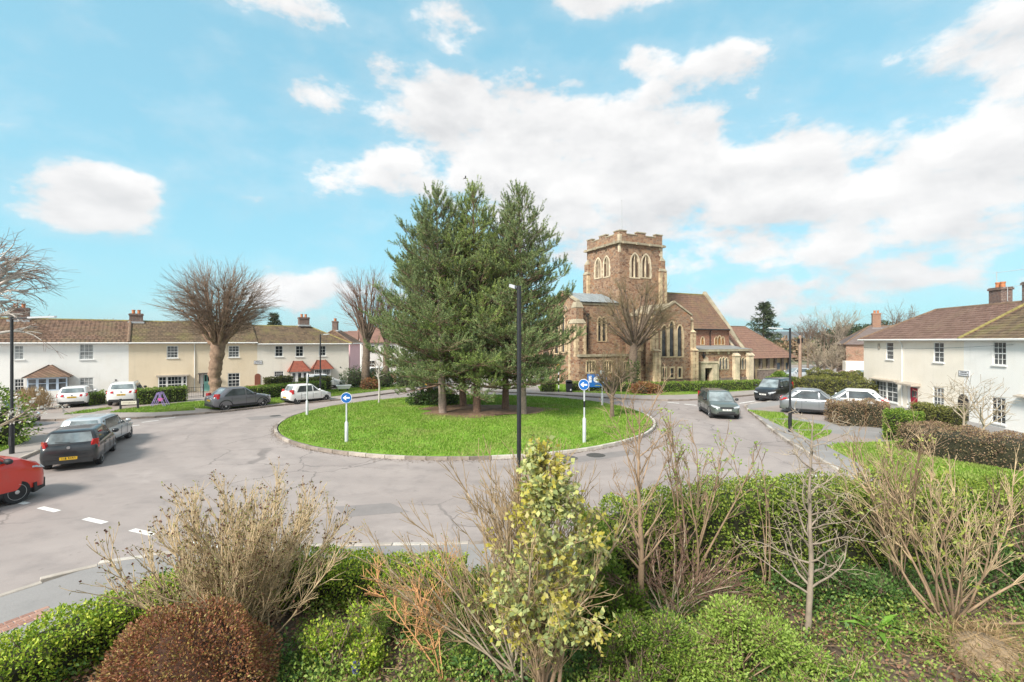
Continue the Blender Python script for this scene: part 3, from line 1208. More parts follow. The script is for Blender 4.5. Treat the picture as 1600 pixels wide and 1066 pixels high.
M_RIDGE = mat('ridge_tile', (0.2, 0.13, 0.085), 0.88, 0.3, 2.5)
M_RIDGEM = mat('ridge_tile_mossy', (0.24, 0.2, 0.07), 0.9, 0.3, 2.5)


def chimney(root, s, y, z0, z1, w=0.95, d=0.6, pots=2, material=None, potm=None):
    mb = MB()
    mb.box(s - w / 2, s + w / 2, y - d / 2, y + d / 2, z0, z1 - .18)
    mb.box(s - w / 2 - .06, s + w / 2 + .06, y - d / 2 - .06, y + d / 2 + .06, z1 - .18, z1 - .06)
    mb.box(s - w / 2 - .02, s + w / 2 + .02, y - d / 2 - .02, y + d / 2 + .02, z1 - .06, z1)
    c = mb.build('chimney', material or M_BRICK, root)
    for i in range(pots):
        x = s + (i - (pots - 1) / 2) * (w / max(pots, 1)) * .8
        p = MB()
        p.lathe([(.14, z1 - .02), (.12, z1 + .26), (.15, z1 + .27), (.15, z1 + .36), (.1, z1 + .36)], 10, (x, y, 0))
        p.build('pot', potm or M_POT, c, 40)
    f = MB()
    f.box(s - w / 2 - .1, s + w / 2 + .1, y - d / 2 - .22, y + d / 2 + .22, z0 + .25, z0 + .42)
    f.build('flashing', M_LEAD, c)
    return c


def gutter(root, s0, s1, z, y=-0.33, material=None):
    mb = MB()
    mb.tube([(s0, y, z), (s1, y, z)], .06, 6)
    mb.box(s0, s1, y + .06, y + .33 - .01, z - .09, z + .03)
    return mb.build('gutter', material or M_WHITE, root)


def downpipe(root, s, z0, z1, material=None, y=-.05):
    mb = MB()
    mb.tube([(s, y, z0), (s, y, z1 - .3), (s, -.28, z1)], .036, 6)
    return mb.build('downpipe', material or M_WHITE, root)


def house_box(mb, s0, s1, depth, z1):
    """back and side walls"""
    mb.poly([(s0, 0, 0), (s0, 0, z1), (s0, depth, z1), (s0, depth, 0)])
    mb.poly([(s1, 0, 0), (s1, depth, 0), (s1, depth, z1), (s1, 0, z1)])
    mb.poly([(s0, depth, 0), (s0, depth, z1), (s1, depth, z1), (s1, depth, 0)])


def arch_pts(s0, s1, z0, z1, n=10, pointed=False, y=0.0):
    w = (s1 - s0) / 2
    c = (s0 + s1) / 2
    out = [(s0, y, z0)]
    if pointed:
        rr = w * 1.9
        zs = z1 - math.sqrt(max(0, rr * rr - (rr - w) ** 2))
        a1 = math.acos((rr - w) / rr)
        for i in range(n + 1):
            a = a1 * i / n
            out.append((s0 + rr - rr * math.cos(a), y, zs + rr * math.sin(a)))
        for i in range(n - 1, -1, -1):
            a = a1 * i / n
            out.append((s1 - rr + rr * math.cos(a), y, zs + rr * math.sin(a)))
    else:
        zs = z1 - w
        for i in range(2 * n + 1):
            a = math.pi * (1 - i / (2 * n))
            out.append((c + w * math.cos(a), y, zs + w * math.sin(a)))
    out.append((s1, y, z0))
    return out


def bay_roof(root, s0, s1, out, z0, z1, material, name='bay_roof', inset_f=.45, wallin=0.0):
    """little hipped roof leaning on the wall"""
    mb = MB()
    a, b = (s0, 0, z0), (s1, 0, z0)
    c, d = (s0, -out, z0), (s1, -out, z0)
    w = (s1 - s0)
    e, f = (s0 + w * inset_f * .55, -.01, z1), (s1 - w * inset_f * .55, -.01, z1)

    def q(pts):
        mb.poly(pts, uv=[(p[0] + p[1], p[2] * 1.4) for p in pts])
    q([c, d, f, e])
    q([a, c, e])
    q([d, b, f])
    q([a, b, d, c])
    ro = mb.build(name, material, root)
    r = MB()
    for A, B in ((c, e), (d, f)):
        r.tube([A, B], .05, 6)
    r.build('ridge_tiles', material, ro)
    return ro


DEP = 7.4
LF = Front((-40.96, 38.4), (-18.7, 55.0))


def lx(x):
    return LF.px(x, 533)[0]


EZ, RZ = 4.84, 6.95
sA0, sA1, sB1, sC1 = lx(0) - 3.0, lx(201), lx(402), lx(545)


def house_root(front, s, name, label):
    p = front.o + front.a * s
    return empty(name, (p.x, p.y, 0), front.ang, label, 'house')


# ---- white house with a porch
hA = house_root(LF, 0, 'terraced_house', 'white rendered terraced house with a brown-tiled blue-framed porch, at the left edge')
mb = MB()
rA = [LF.rect(124, 537.5, 146.5, 562), LF.rect(22, 540, 37.5, 562), LF.rect(124, 590, 146.5, 613), LF.rect(22, 592, 38, 616)]
wall_front(mb, sA0, sA1, 0, EZ, rA)
house_box(mb, sA0, sA1, DEP, EZ)
mb.build('wall', M_WALL_W, hA)
window(hA, *rA[0], 3, 2, glass=M_NET)
window(hA, *rA[1], 2, 2, glass=M_NET)
window(hA, *rA[2], 3, 2, glass=M_NET)
window(hA, *rA[3], 3, 2, glass=M_GLASS)
roof(hA, sA0, sA1, DEP, EZ, RZ, M_TILE_BR, ridgemat=M_RIDGEM)
gutter(hA, sA0, sA1, EZ - .02)
chimney(hA, lx(20) - .2, DEP / 2, 6.4, 7.9, 1.2, .7, 2)
v = MB()
v.lathe([(.07, -.04), (.07, .01)], 10, (*[LF.px(181, 594)[0], 0], LF.px(181, 594)[1]), 'y')
v.build('vent', M_PLAST, hA)
# porch
po = 1.5
ps0, _ = LF.px(42, 600, po)
ps1, _ = LF.px(105, 600, po)
zpe = LF.px(75, 590, po)[1]
pw = MB()
pw.box(ps0, ps1, -po, -.002, 0, .95)
porch = pw.build('porch', M_WALL_W, hA)
bluef = mat('pale_blue_frame', (0.52, 0.62, 0.74), 0.5, 0.06)
k = 4
for i in range(k):
    a, b = ps0 + (ps1 - ps0) * i / k, ps0 + (ps1 - ps0) * (i + 1) / k
    f = MB()
    f.box(a, a + .08, -po, -po + .08, .952, zpe).box(b - .08, b, -po, -po + .08, .952, zpe)
    f.box(a + .08, b - .08, -po, -po + .08, zpe - .12, zpe).box(a + .08, b - .08, -po, -po + .08, .952, 1.04)
    f.box(a + .08, b - .08, -po, -po + .07, zpe - .5, zpe - .45)
    fo = f.build('porch_window', bluef, porch)
f = MB()
f.poly([(ps0 + .03, -po + .05, .95), (ps1 - .03, -po + .05, .95), (ps1 - .03, -po + .05, zpe - .05), (ps0 + .03, -po + .05, zpe - .05)])
f.poly([(ps1 - .04, -po + .05, .95), (ps1 - .04, -.01, .95), (ps1 - .04, -.01, zpe - .05), (ps1 - .04, -po + .05, zpe - .05)])
f.build('porch_pane', M_NETD, porch)
bay_roof(hA, ps0 - .25, ps1 + .25, po + .25, zpe + .02, zpe + .95, M_TILE_BR, 'porch_roof', .85)

# ---- cream house
hB = house_root(LF, 0, 'terraced_house', 'cream rendered terraced house with a teal front door behind the pollarded tree')
mb = MB()
rB = [LF.rect(260.5, 540.5, 278.5, 559.5), LF.rect(357, 540.5, 374, 558.5), LF.rect(356, 583, 375, 604.5), LF.rect(313, 584.5, 330, 625), LF.rect(396.5, 583, 408.5, 606)]
rB[3] = (rB[3][0], rB[3][1], .12, rB[3][3])
wall_front(mb, sA1, sB1, 0, EZ, rB[:4])
house_box(mb, sA1 + .004, sB1, DEP, EZ)
mb.build('wall', M_WALL_C, hB)
window(hB, *rB[0], 3, 2, glass=M_NETD)
window(hB, *rB[1], 3, 2, glass=M_NETD)
window(hB, *rB[2], 3, 2)
# flat-topped bay window
b0, b1, bz0, bz1 = LF.rect(247, 588, 292, 613, .35)
bm_ = MB()
bm_.box(b0, b1, -.35, -.002, 0.1, bz0)
bm_.build('bay_base', M_WALL_C, hB)
mid = b0 + (b1 - b0) * .3
mid2 = b0 + (b1 - b0) * .84
for (a, b, c) in ((b0, mid, 2), (mid, mid2, 4), (mid2, b1, 1)):
    window(hB, a + .01, b - .01, bz0 + .004, bz1, c, 2, y=-.3, sill=False, fw=.07)
cap = MB()
cap.box(b0 - .15, b1 + .15, -.55, -.002, bz1 + .003, bz1 + .12)
cap.build('bay_canopy', M_CONC, hB)
# teal door
d0, d1, dz0, dz1 = rB[3]
dm = MB()
dm.box(d0 + .3, d1 - .06, .06, .1, dz0, dz1 - .08)
door = dm.build('door', mat('teal_door', (0.25, 0.55, 0.48), 0.5, 0.08), hB)
for (a, b, c, e) in ((.12, .42, .95, 1.55), (.55, .85, .95, 1.55), (.12, .42, .25, .75), (.55, .85, .25, .75)):
    w_ = d1 - d0 - .36
    g = MB()
    g.box(d0 + .3 + a * w_, d0 + .3 + b * w_, .05, .058, dz0 + c, dz0 + e)
    g.build('door_panel', M_GLASS if c > .9 else mat('teal_door_panel', (0.2, 0.47, 0.41), .5, .08), door)
g = MB()
g.box(d0, d0 + .26, .05, .1, dz0, dz1).box(d0 + .3, d1, .05, .1, dz1 - .07, dz1).box(d1 - .05, d1, .05, .1, dz0, dz1 - .08)
g.build('door_frame', M_WHITE, hB)
g = MB()
g.box(d0 - .2, d1 + .2, -.5, -.003, dz1 + .02, dz1 + .12)
g.box(d0 - .12, d0 - .04, -.3, -.003, dz1 - .9, dz1 + .02)
g.build('door_hood', M_PLINTH, hB)
roof(hB, sA1 + .02, sB1, DEP, EZ, RZ - .02, M_TILE_OL, ridgemat=M_RIDGEM)
gutter(hB, sA1 + .01, sB1, EZ - .02)
downpipe(hB, lx(304), .2, EZ - .05)
chimney(hB, lx(211), DEP / 2, 6.45, 7.65, 1.05, .6, 2)
chimney(hB, lx(383), DEP / 2, 6.45, 7.75, 1.1, .7, 1)
# rainwater verge band where the two roofs meet
vb = MB()
for i in range(14):
    a, b = i / 14, (i + .95) / 14
    vb.tube([(sA1, -.3 + (DEP / 2 + .3) * a, EZ + (RZ - EZ) * a + .05), (sA1, -.3 + (DEP / 2 + .3) * b, EZ + (RZ - EZ) * b + .05)], .13, 8)
vb.build('verge_tiles', M_RIDGE, hB)

# ---- ivory house with two red bays
hC = house_root(LF, 0, 'terraced_house', 'ivory rendered end terrace house with two small clay-red bay roofs')
EZ, RZ = 4.7, 6.72
mb = MB()
rC = [LF.rect(429.5, 540, 442.5, 557.5), LF.rect(461.5, 540, 474.5, 557.5), LF.rect(498, 540, 509.5, 556.5), LF.rect(428.5, 580, 443.5, 597)]
wall_front(mb, sB1, sC1, 0, EZ, rC)
house_box(mb, sB1 + .004, sC1, DEP, EZ)
mb.build('wall', M_WALL_P, hC)
for r_ in rC[:3]:
    window(hC, *r_, 2, 3, sash=False, fw=.08)
window(hC, *rC[3], 4, 2, fw=.07)
roof(hC, sB1 + .02, sC1, DEP, EZ, RZ - .03, M_TILE_OL, hipR=3.4, endover=0.25, ridgemat=M_RIDGEM)
gutter(hC, sB1 + .01, sC1 + .2, EZ - .02)
chimney(hC, lx(504) - 1.1, DEP / 2, 6.45, 7.75, 1.1, .7, 2)
# arched passage door shared with the cream house
a0, a1, az0, az1 = rB[4]
ad = MB()
ad.extrude(arch_pts(a0 + .08, a1 - .08, .1, az1 - .06, 8, y=-.04), (0, .035, 0))
ad.build('passage_door', mat('chestnut_door', (0.24, 0.08, 0.045), .55, .15), hC)
for j, (px0, py0, px1, py1, o) in enumerate(((455, 581, 481, 603, .9), (491, 577, 516.5, 596, .6))):
    s0_, s1_, z0_, z1_ = LF.rect(px0, py0, px1, py1, o)
    q = MB()
    q.box(s0_, s1_, -o, -.003, .1, .35 if j == 0 else z0_)
    q.build('bay_base', M_WHITE if j == 0 else M_WALL_P, hC)
    zb = .354 if j == 0 else z0_ + .004
    n_ = 3 if j == 0 else 2
    for i in range(n_):
        a, b = s0_ + (s1_ - s0_) * i / n_, s0_ + (s1_ - s0_) * (i + 1) / n_
        if j == 0:
            window(hC, a + .01, b - .01, zb, z1_, 1, 1, y=-o + .05, sash=False, sill=False, glass=(M_NETD, M_GLASS, M_NETD)[i], fw=.11, name='door' if i == 1 else 'window')
        else:
            window(hC, a + .01, b - .01, zb, z1_, 4, 2, y=-o + .05, sill=False, fw=.07)
    z2 = LF.px((px0 + px1) / 2, 564 if j == 0 else 562.5, 0)[1]
    bay_roof(hC, s0_ - .25, s1_ + .3, o + .2, z1_ + .02, z2, M_TILE_RED, 'bay_roof', .55)
v = MB()
v.lathe([(.07, -.04), (.07, .01)], 10, (LF.px(532, 574)[0], 0, LF.px(532, 574)[1]), 'y')
v.build('vent', M_PLAST, hC)


def plaque(front, x0, y0, x1, y1, label, lines=2, rows=((.2, .8), (.1, .9))):
    s0, s1, z0, z1 = front.rect(x0, y0, x1, y1)
    p = front.o + front.a * s0 + front.n * .001
    r = empty('street_nameplate', (p.x, p.y, z0), front.ang, label, 'street sign')
    w, h = s1 - s0, z1 - z0
    m = MB()
    m.box(0, w, -.03, 0, 0, h)
    m.build('plate', mat('plate_white', (.72, .73, .76), .5, .05), r)
    m = MB()
    e = h * .07
    m.box(0, w, -.036, -.031, 0, e).box(0, w, -.036, -.031, h - e, h).box(0, e, -.036, -.031, e, h - e).box(w - e, w, -.036, -.031, e, h - e)
    m.build('plate_border', M_BLACKM, r)
    m = MB()
    rr = random.Random(3)
    for i, (a, b) in enumerate(rows):
        x = a * w
        zt = h * (.62 - .36 * i)
        while x < b * w - .03:
            cw = rr.uniform(.5, .8) * h * .17
            m.box(x, x + cw * .35, -.035, -.031, zt, zt + h * .2)
            m.box(x + cw * .35, x + cw, -.035, -.031, zt + h * rr.choice((0, .08, .16)), zt + h * rr.choice((.05, .12, .2)) + .001)
            x += cw * 1.3
    m.build('lettering', M_BLACKM, r)
    return r


plaque(LF, 396.5, 563.5, 409.5, 569, 'street nameplate on the wall above the arched brown passage door')

# ---- pink house turning the corner into the back road
PF = Front((-20.45, 60.6), (-21.7, 68.6))
hD = house_root(PF, 0, 'terraced_house', 'pink rendered house seen edge-on beyond the ivory end house')
mb = MB()
wall_front(mb, 0, 8, 0, EZ, [])
house_box(mb, 0, 8, 4.6, EZ)
mb.build('wall', M_WALL_PINK, hD)
roof(hD, 0, 8, 4.6, EZ, 6.4, M_TILE_BR, hipL=1.5, hipR=2)
gutter(hD, 0, 8, EZ - .02)
chimney(hD, 2.6, 2.3, 6.0, 7.6, 1.0, .6, 2)

# ---- right-hand row
RF = Front((29.9, 40.8), (27.3, 25.6))


def rx(x):
    return RF.px(x, 533)[0]


EZ2, RZ2 = 5.1, 7.45
sD1 = rx(1506)
hE = house_root(RF, 0, 'terraced_house', 'pale cream house with a red front door on the right')
mb = MB()
rE = [RF.rect(1384.5, 535, 1396, 562), RF.rect(1458.5, 535, 1475, 566.5), RF.rect(1457.5, 605, 1475, 636), RF.rect(1417, 603, 1434, 640), RF.rect(1368, 596, 1403, 627)]
rE[3] = (rE[3][0], rE[3][1], .1, rE[3][3])
wall_front(mb, 0, sD1, 0, EZ2, rE, depth=.16)
house_box(mb, 0, sD1, DEP, EZ2)
mb.build('wall', M_WALL_R, hE)
window(hE, *rE[0], 1, 2, glass=M_NETD)
window(hE, *rE[1], 2, 2, glass=M_NETD)
window(hE, *rE[2], 3, 2, glass=M_NETD)
s0_, s1_, z0_, z1_ = rE[4]
for i in range(2):
    a, b = s0_ + (s1_ - s0_) * i / 2, s0_ + (s1_ - s0_) * (i + 1) / 2
    window(hE, a + .005, b - .005, z0_, z1_, 2 + (i == 0), 2, glass=M_NETD, fw=.08)
q = MB()
q.wedge(s0_ - .3, s1_ + .2, -.35, -.003, z1_ + .06, z1_ + .13, z1_ + .2)
q.build('window_hood', M_CONC, hE)
d0, d1, dz0, dz1 = rE[3]
q = MB()
q.box(d0, d0 + .28, .04, .12, dz0, dz1).box(d1 - .08, d1, .04, .12, dz0, dz1).box(d0 + .28, d1 - .08, .04, .12, dz1 - .1, dz1)
q.build('door_frame', M_WHITE, hE)
q = MB()
q.box(d0 + .28, d1 - .08, .08, .12, dz0, dz1 - .1)
door = q.build('door', mat('red_door', (0.42, 0.02, 0.05), .4, .06), hE)
wd = d1 - d0 - .36
for (a, b, c, e) in ((.2, .8, 1.5, 1.85), (.18, .46, .85, 1.3), (.54, .82, .85, 1.3), (.18, .46, .35, .7), (.54, .82, .35, .7)):
    q = MB()
    q.box(d0 + .28 + a * wd, d0 + .28 + b * wd, .072, .079, dz0 + c, dz0 + e)
    q.build('door_panel', M_NETD if c > .8 else mat('red_door_panel', (0.33, 0.015, 0.04), .4, .06), door)
q = MB()
q.wedge(d0 - .25, d1 + .3, -.6, -.003, dz1 + .03, dz1 + .14, dz1 + .24)
q.build('door_hood', M_CONC, hE)
roof(hE, 0, sD1, DEP, EZ2, RZ2, M_TILE_RB, hipL=2.9, endover=.3)
gutter(hE, -.25, sD1, EZ2 - .02)
downpipe(hE, rx(1410.5), .2, EZ2 - .05)
cE = chimney(hE, rx(1438) + 1.2, DEP / 2 + .3, 6.7, 8.55, 1.0, .65, 2)
q = MB()
q.box(rx(1374) - .1, rx(1374) + .1, -.08, -.003, RF.px(1374, 545)[1], RF.px(1374, 537)[1])
q.build('alarm_box', M_CONC, hE)

hF = house_root(RF, 0, 'terraced_house', 'white rendered house with a dark arched passage at the right edge')
sF1 = rx(1600) + 6.0
mb = MB()
rF = [RF.rect(1551, 534, 1572.5, 571), RF.rect(1548.5, 620.5, 1571.5, 662)]
ar = RF.rect(1497.5, 616, 1514, 675)
archole = (ar[0], ar[1], .1, ar[3])
wall_front(mb, sD1, sF1, 0, EZ2, rF + ([archole] if archole[0] > sD1 else []), depth=.18)
house_box(mb, sD1 + .004, sF1, DEP, EZ2)
mb.build('wall', M_WALL_W, hF)
window(hF, *rF[0], 3, 2, glass=M_NETD)
window(hF, *rF[1], 3, 2)
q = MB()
q.extrude(arch_pts(ar[0], ar[1], .1, ar[3], 8, y=-.03), (0, .025, 0))  # near-black panel stands in for the shade inside the passage
q.build('passage_shade_panel', M_DARKIN, hF)
roof(hF, sD1 + .02, sF1, DEP, EZ2, RZ2 - .03, M_TILE_OL, ridgemat=M_RIDGEM)
gutter(hF, sD1, sF1, EZ2 - .02)
vb = MB()
for i in range(14):
    a, b = i / 14, (i + .95) / 14
    vb.tube([(sD1, -.3 + (DEP / 2 + .3) * a, EZ2 + (RZ2 - EZ2) * a + .04), (sD1, -.3 + (DEP / 2 + .3) * b, EZ2 + (RZ2 - EZ2) * b + .04)], .1, 8)
vb.build('verge_tiles', M_RIDGEM, hF)
chimney(hF, sD1 - .05, DEP / 2 + .2, 6.8, 8.65, 1.05, .75, 2)
s_, z_ = RF.px(1594, 620)
q = MB()
q.wedge(s_, s_ + 1.6, -.35, -.003, z_, z_ + .07, z_ + .14)
q.build('window_hood', M_CONC, hF)
plaque(RF, 1498.5, 579.5, 1515, 588, 'street nameplate above the dark arched passage of the white house on the right')


def aerial(loc, h, boom, ang, label, nel=7):
    r = empty('television_aerial', loc, ang, label, 'aerial')
    m = MB()
    m.tube([(0, 0, 0), (0, 0, h)], .022, 6)
    m.build('mast', M_GALV, r)
    m = MB()
    m.tube([(-boom * .15, 0, h - .1), (boom, 0, h + .12)], .014, 5)
    for i in range(nel):
        x = boom * i / (nel - 1)
        m.tube([(x, -.16, h - .07 + .19 * i / nel), (x, .16, h - .07 + .19 * i / nel)], .008, 4)
    m.build('boom', M_GALV, r)
    return r


def rloc(front, s, y, z):
    p = front.o + front.a * s - front.n * y
    return (p.x, p.y, z)


aerial(rloc(RF, rx(1438) + .9, DEP / 2 + .3, 8.5), 1.15, 1.6, -.35, 'taller television aerial on the chimney of the pale cream house')
aerial(rloc(RF, rx(1438) + 1.75, DEP / 2 + .3, 7.6), 1.0, 1.5, -.2, 'lower television aerial beside the chimney of the pale cream house')
aerial(rloc(RF, sD1 + .1, DEP / 2 + .1, 8.2), 1.4, 1.2, 1.2, 'television aerial on the chimney at the right edge')

# ---- brick house behind the right-hand row
bf = Front((30.2, 63), (42, 58.5))
hG = house_root(bf, 0, 'brick_house', 'brown brick house with grey roof behind the pale cream house')
M_BRICKH = stonework('house_brick', [(0.30, 0.16, 0.10), (0.36, 0.2, 0.13), (0.25, 0.14, 0.1)], (0.33, 0.27, 0.22), 4.5, 13, .07, .3)
p0 = at(1322, 62)
bf = Front((p0.x, p0.y), (p0.x + 9, p0.y - 4.5))
hG.location = (p0.x, p0.y, 0)
hG.rotation_euler = (0, 0, bf.ang)
mb = MB()
wall_front(mb, 0, 11, 0, 4.6, [])
house_box(mb, 0, 11, 8, 4.6)
mb.build('wall', M_BRICKH, hG)
mb = MB()
mb.box(-.4, 12, -2.6, -.003, 0, 2.45)
mb.build('garage', M_WALL_R, hG)
roof(hG, 0, 11, 8, 4.55, 7.0, mat('slate_tiles', (0.16, 0.125, 0.115), .85, .2, 3), hipL=3.2, endover=.3)
chimney(hG, 3.9, 4, 6.3, 8.7, .9, .7, 2, material=M_BRICKH)

# ---- houses across the back road and on the slope beyond
rr = random.Random(11)
M_FARW = [mat('far_wall_%d' % i, c, .9, .08, .6) for i, c in enumerate(((.62, .55, .46), (.7, .68, .64), (.42, .25, .17), (.55, .42, .32)))]
M_FARR = [mat('far_roof_%d' % i, c, .9, .25, .8) for i, c in enumerate(((.25, .13, .09), (.22, .12, .09), (.18, .13, .11)))]


def far_house(x, d, w, dep, he, hr, ang, wm, rm, label, wins=True):
    p = at(x, d)
    r = empty('house', (p.x, p.y, 0), ang, label, 'house', 'houses beyond the back road')
    m = MB()
    m.box(-w / 2, w / 2, 0, dep, 0, he)
    for sx in (-w / 2, w / 2):
        m.poly([(sx, 0, he), (sx, dep, he), (sx, dep / 2, hr - .1)])
    m.build('wall', wm, r)
    m = MB()
    for sg in (0, 1):
        y0, z0 = (-.3, he - .1) if sg == 0 else (dep + .3, he - .1)
        m.extrude([(-w / 2 - .2, y0, z0), (w / 2 + .2, y0, z0), (w / 2 + .2, dep / 2, hr), (-w / 2 - .2, dep / 2, hr)], (0, 0, .12))
    ro = m.build('roof', rm, r)
    c = MB()
    c.box(w * .3, w * .3 + .9, dep / 2 - .35, dep / 2 + .35, hr - .6, hr + 1.0)
    c.build('chimney', M_BRICK, ro)
    if wins:
        for i in range(3):
            for z in (.9, 3.2):
                if z + 1.2 > he:
                    continue
                xx = -w / 2 + w * (i + .5) / 3
                window(r, xx - .55, xx + .55, z, z + 1.15, 2, 1, y=-.005, sill=False)
    return r


far_house(612, 74, 9, 7, 4.8, 7.0, .35, M_FARW[1], M_FARR[1], 'white house glimpsed behind the tall bare trees left of the pines')
far_house(668, 82, 10, 7, 4.8, 7.2, .1, M_FARW[3], M_FARR[0], 'buff house glimpsed through the left of the pines')
far_house(742, 88, 10, 7, 4.8, 7.2, -.05, M_FARW[1], M_FARR[2], 'white house glimpsed through the middle pines')
far_house(806, 78, 9, 7, 4.8, 7.2, -.2, M_FARW[2], M_FARR[0], 'brick house glimpsed behind the right of the pines')
far_house(566, 84, 7, 7, 4.6, 6.6, .5, M_FARW[0], M_FARR[1], 'beige house in the gap beside the pink house, nearest of the far roofs')
for i, (x, d) in enumerate(((590, 110), (560, 128), (577, 150), (602, 165), (552, 180), (570, 205), (592, 235), (640, 130), (700, 150), (840, 160))):
    far_house(x, d, rr.uniform(8, 13), 7.5, rr.uniform(4.6, 5.2), rr.uniform(6.9, 8.2), rr.uniform(-.6, .8), rr.choice(M_FARW), rr.choice(M_FARR),
              'small red-roofed house on the slope far beyond the back road', wins=False)

# ---- distant wooded ridges
M_WOOD = mat('far_woodland', (0.085, 0.085, 0.075), 1.0, 0.35, 0.012)
for nm, dist, h0, seed in (('far_hills', 2100, 40, 1), ('near_hills', 1300, 17, 5)):
    rr2 = random.Random(seed)
    ph = [rr2.uniform(0, 6.3) for _ in range(6)]
    m = MB()
    NS = 260
    rows = []
    for j, (dr, fz) in enumerate(((0, 0.0), (120, .35), (300, .8), (480, 1.0), (900, .9))):
        row = []
        for i in range(NS + 1):
            a = -math.pi + 2 * math.pi * i / NS
            h = h0 * (1 + .22 * math.sin(3 * a + ph[0]) + .14 * math.sin(7 * a + ph[1]) + .05 * math.sin(19 * a + ph[2])) + rr2.uniform(-1.3, 1.3) * (j > 2)
            row.append(((dist + dr) * math.sin(a), (dist + dr) * math.cos(a), -1 + h * fz))
        rows.append(row)
    for j in range(len(rows) - 1):
        for i in range(NS):
            m.poly([rows[j][i], rows[j][i + 1], rows[j + 1][i + 1], rows[j + 1][i]])
    o = m.build(nm, M_WOOD)
    o['kind'] = 'structure'
# ================================================================== church
CA = R(25.8)
CU, CV = Vector((math.cos(CA), math.sin(CA))), Vector((-math.sin(CA), math.cos(CA)))
M_RUB = stonework('church_rubble', [(0.17, 0.085, 0.052), (0.28, 0.15, 0.09), (0.42, 0.26, 0.155), (0.23, 0.15, 0.105), (0.35, 0.175, 0.09)], (0.36, 0.285, 0.205), 2.3, 4.6, .075, .7)
M_RUBR = stonework('church_red_rubble', [(0.30, 0.12, 0.07), (0.36, 0.16, 0.09), (0.24, 0.11, 0.075)], (0.38, 0.29, 0.22), 3.4, 8.5, .07, .5)
M_PLS = stonework('church_plinth_stone', [(0.17, 0.13, 0.105), (0.22, 0.17, 0.14), (0.14, 0.11, 0.09)], (0.28, 0.24, 0.2), 1.9, 4.2, .07, .6)
M_DRESS = mat('dressed_limestone', (0.56, 0.43, 0.27), 0.85, 0.4, 1.6, 0.35, 18)
M_DRESSW = mat('pale_limestone', (0.58, 0.48, 0.34), 0.85, 0.4, 1.2, 0.3, 18)
M_DRESSD = mat('weathered_limestone', (0.36, 0.31, 0.22), 0.9, 0.35, 1.2, 0.4, 18)
M_CTILE = tilemat('church_tiles', [(0.17, 0.095, 0.062), (0.23, 0.13, 0.08), (0.135, 0.08, 0.055), (0.2, 0.12, 0.085)], (0.24, 0.2, 0.08), tw=.2, th=.18, ribs=False, mossamt=.35)
M_CLEAD = mat('lead_roof', (0.27, 0.3, 0.31), 0.65, 0.18, 1.2)
M_CGLASS = glassmat('leaded_glass', (0.05, 0.052, 0.055), .25, .4)
M_LOUVRE = mat('louvre_slate', (0.19, 0.13, 0.10), .9, .2, 3)

church = empty('church', (0, 0, 0), CA, 'brown rubble-stone church with square battlemented tower and pale stone dressings', 'church')


def vplane(x, y, v):
    r = (x - 800) / FPX
    u = v * (CU.y + CV.y * 0 + r * CU.x) / (CU.x - CU.y * r) if False else v * (math.sin(CA) + math.cos(CA) * r) / (math.cos(CA) - math.sin(CA) * r)
    d = math.sin(CA) * u + math.cos(CA) * v
    return u, zat(y, d)


def uplane(x, y, u):
    r = (x - 800) / FPX
    v = u * (math.cos(CA) - math.sin(CA) * r) / (math.sin(CA) + math.cos(CA) * r)
    d = math.sin(CA) * u + math.cos(CA) * v
    return v, zat(y, d)


def cwall(mb, plane, c, a0, a1, z0, z1, holes, depth=.3, sgn=1):
    """wall on the plane v=c ('v') or u=c ('u'), pierced by rectangular holes (a0,a1,z0,z1), recessed inwards"""
    t = MB()
    wall_front(t, a0, a1, z0, z1, holes, 0.0, depth * sgn)
    for f, uv in zip(t.f, t.uv):
        pts = [t.v[i] for i in f]
        mb.poly([(p[0], c + p[1], p[2]) if plane == 'v' else (c + p[1], p[0], p[2]) for p in pts])


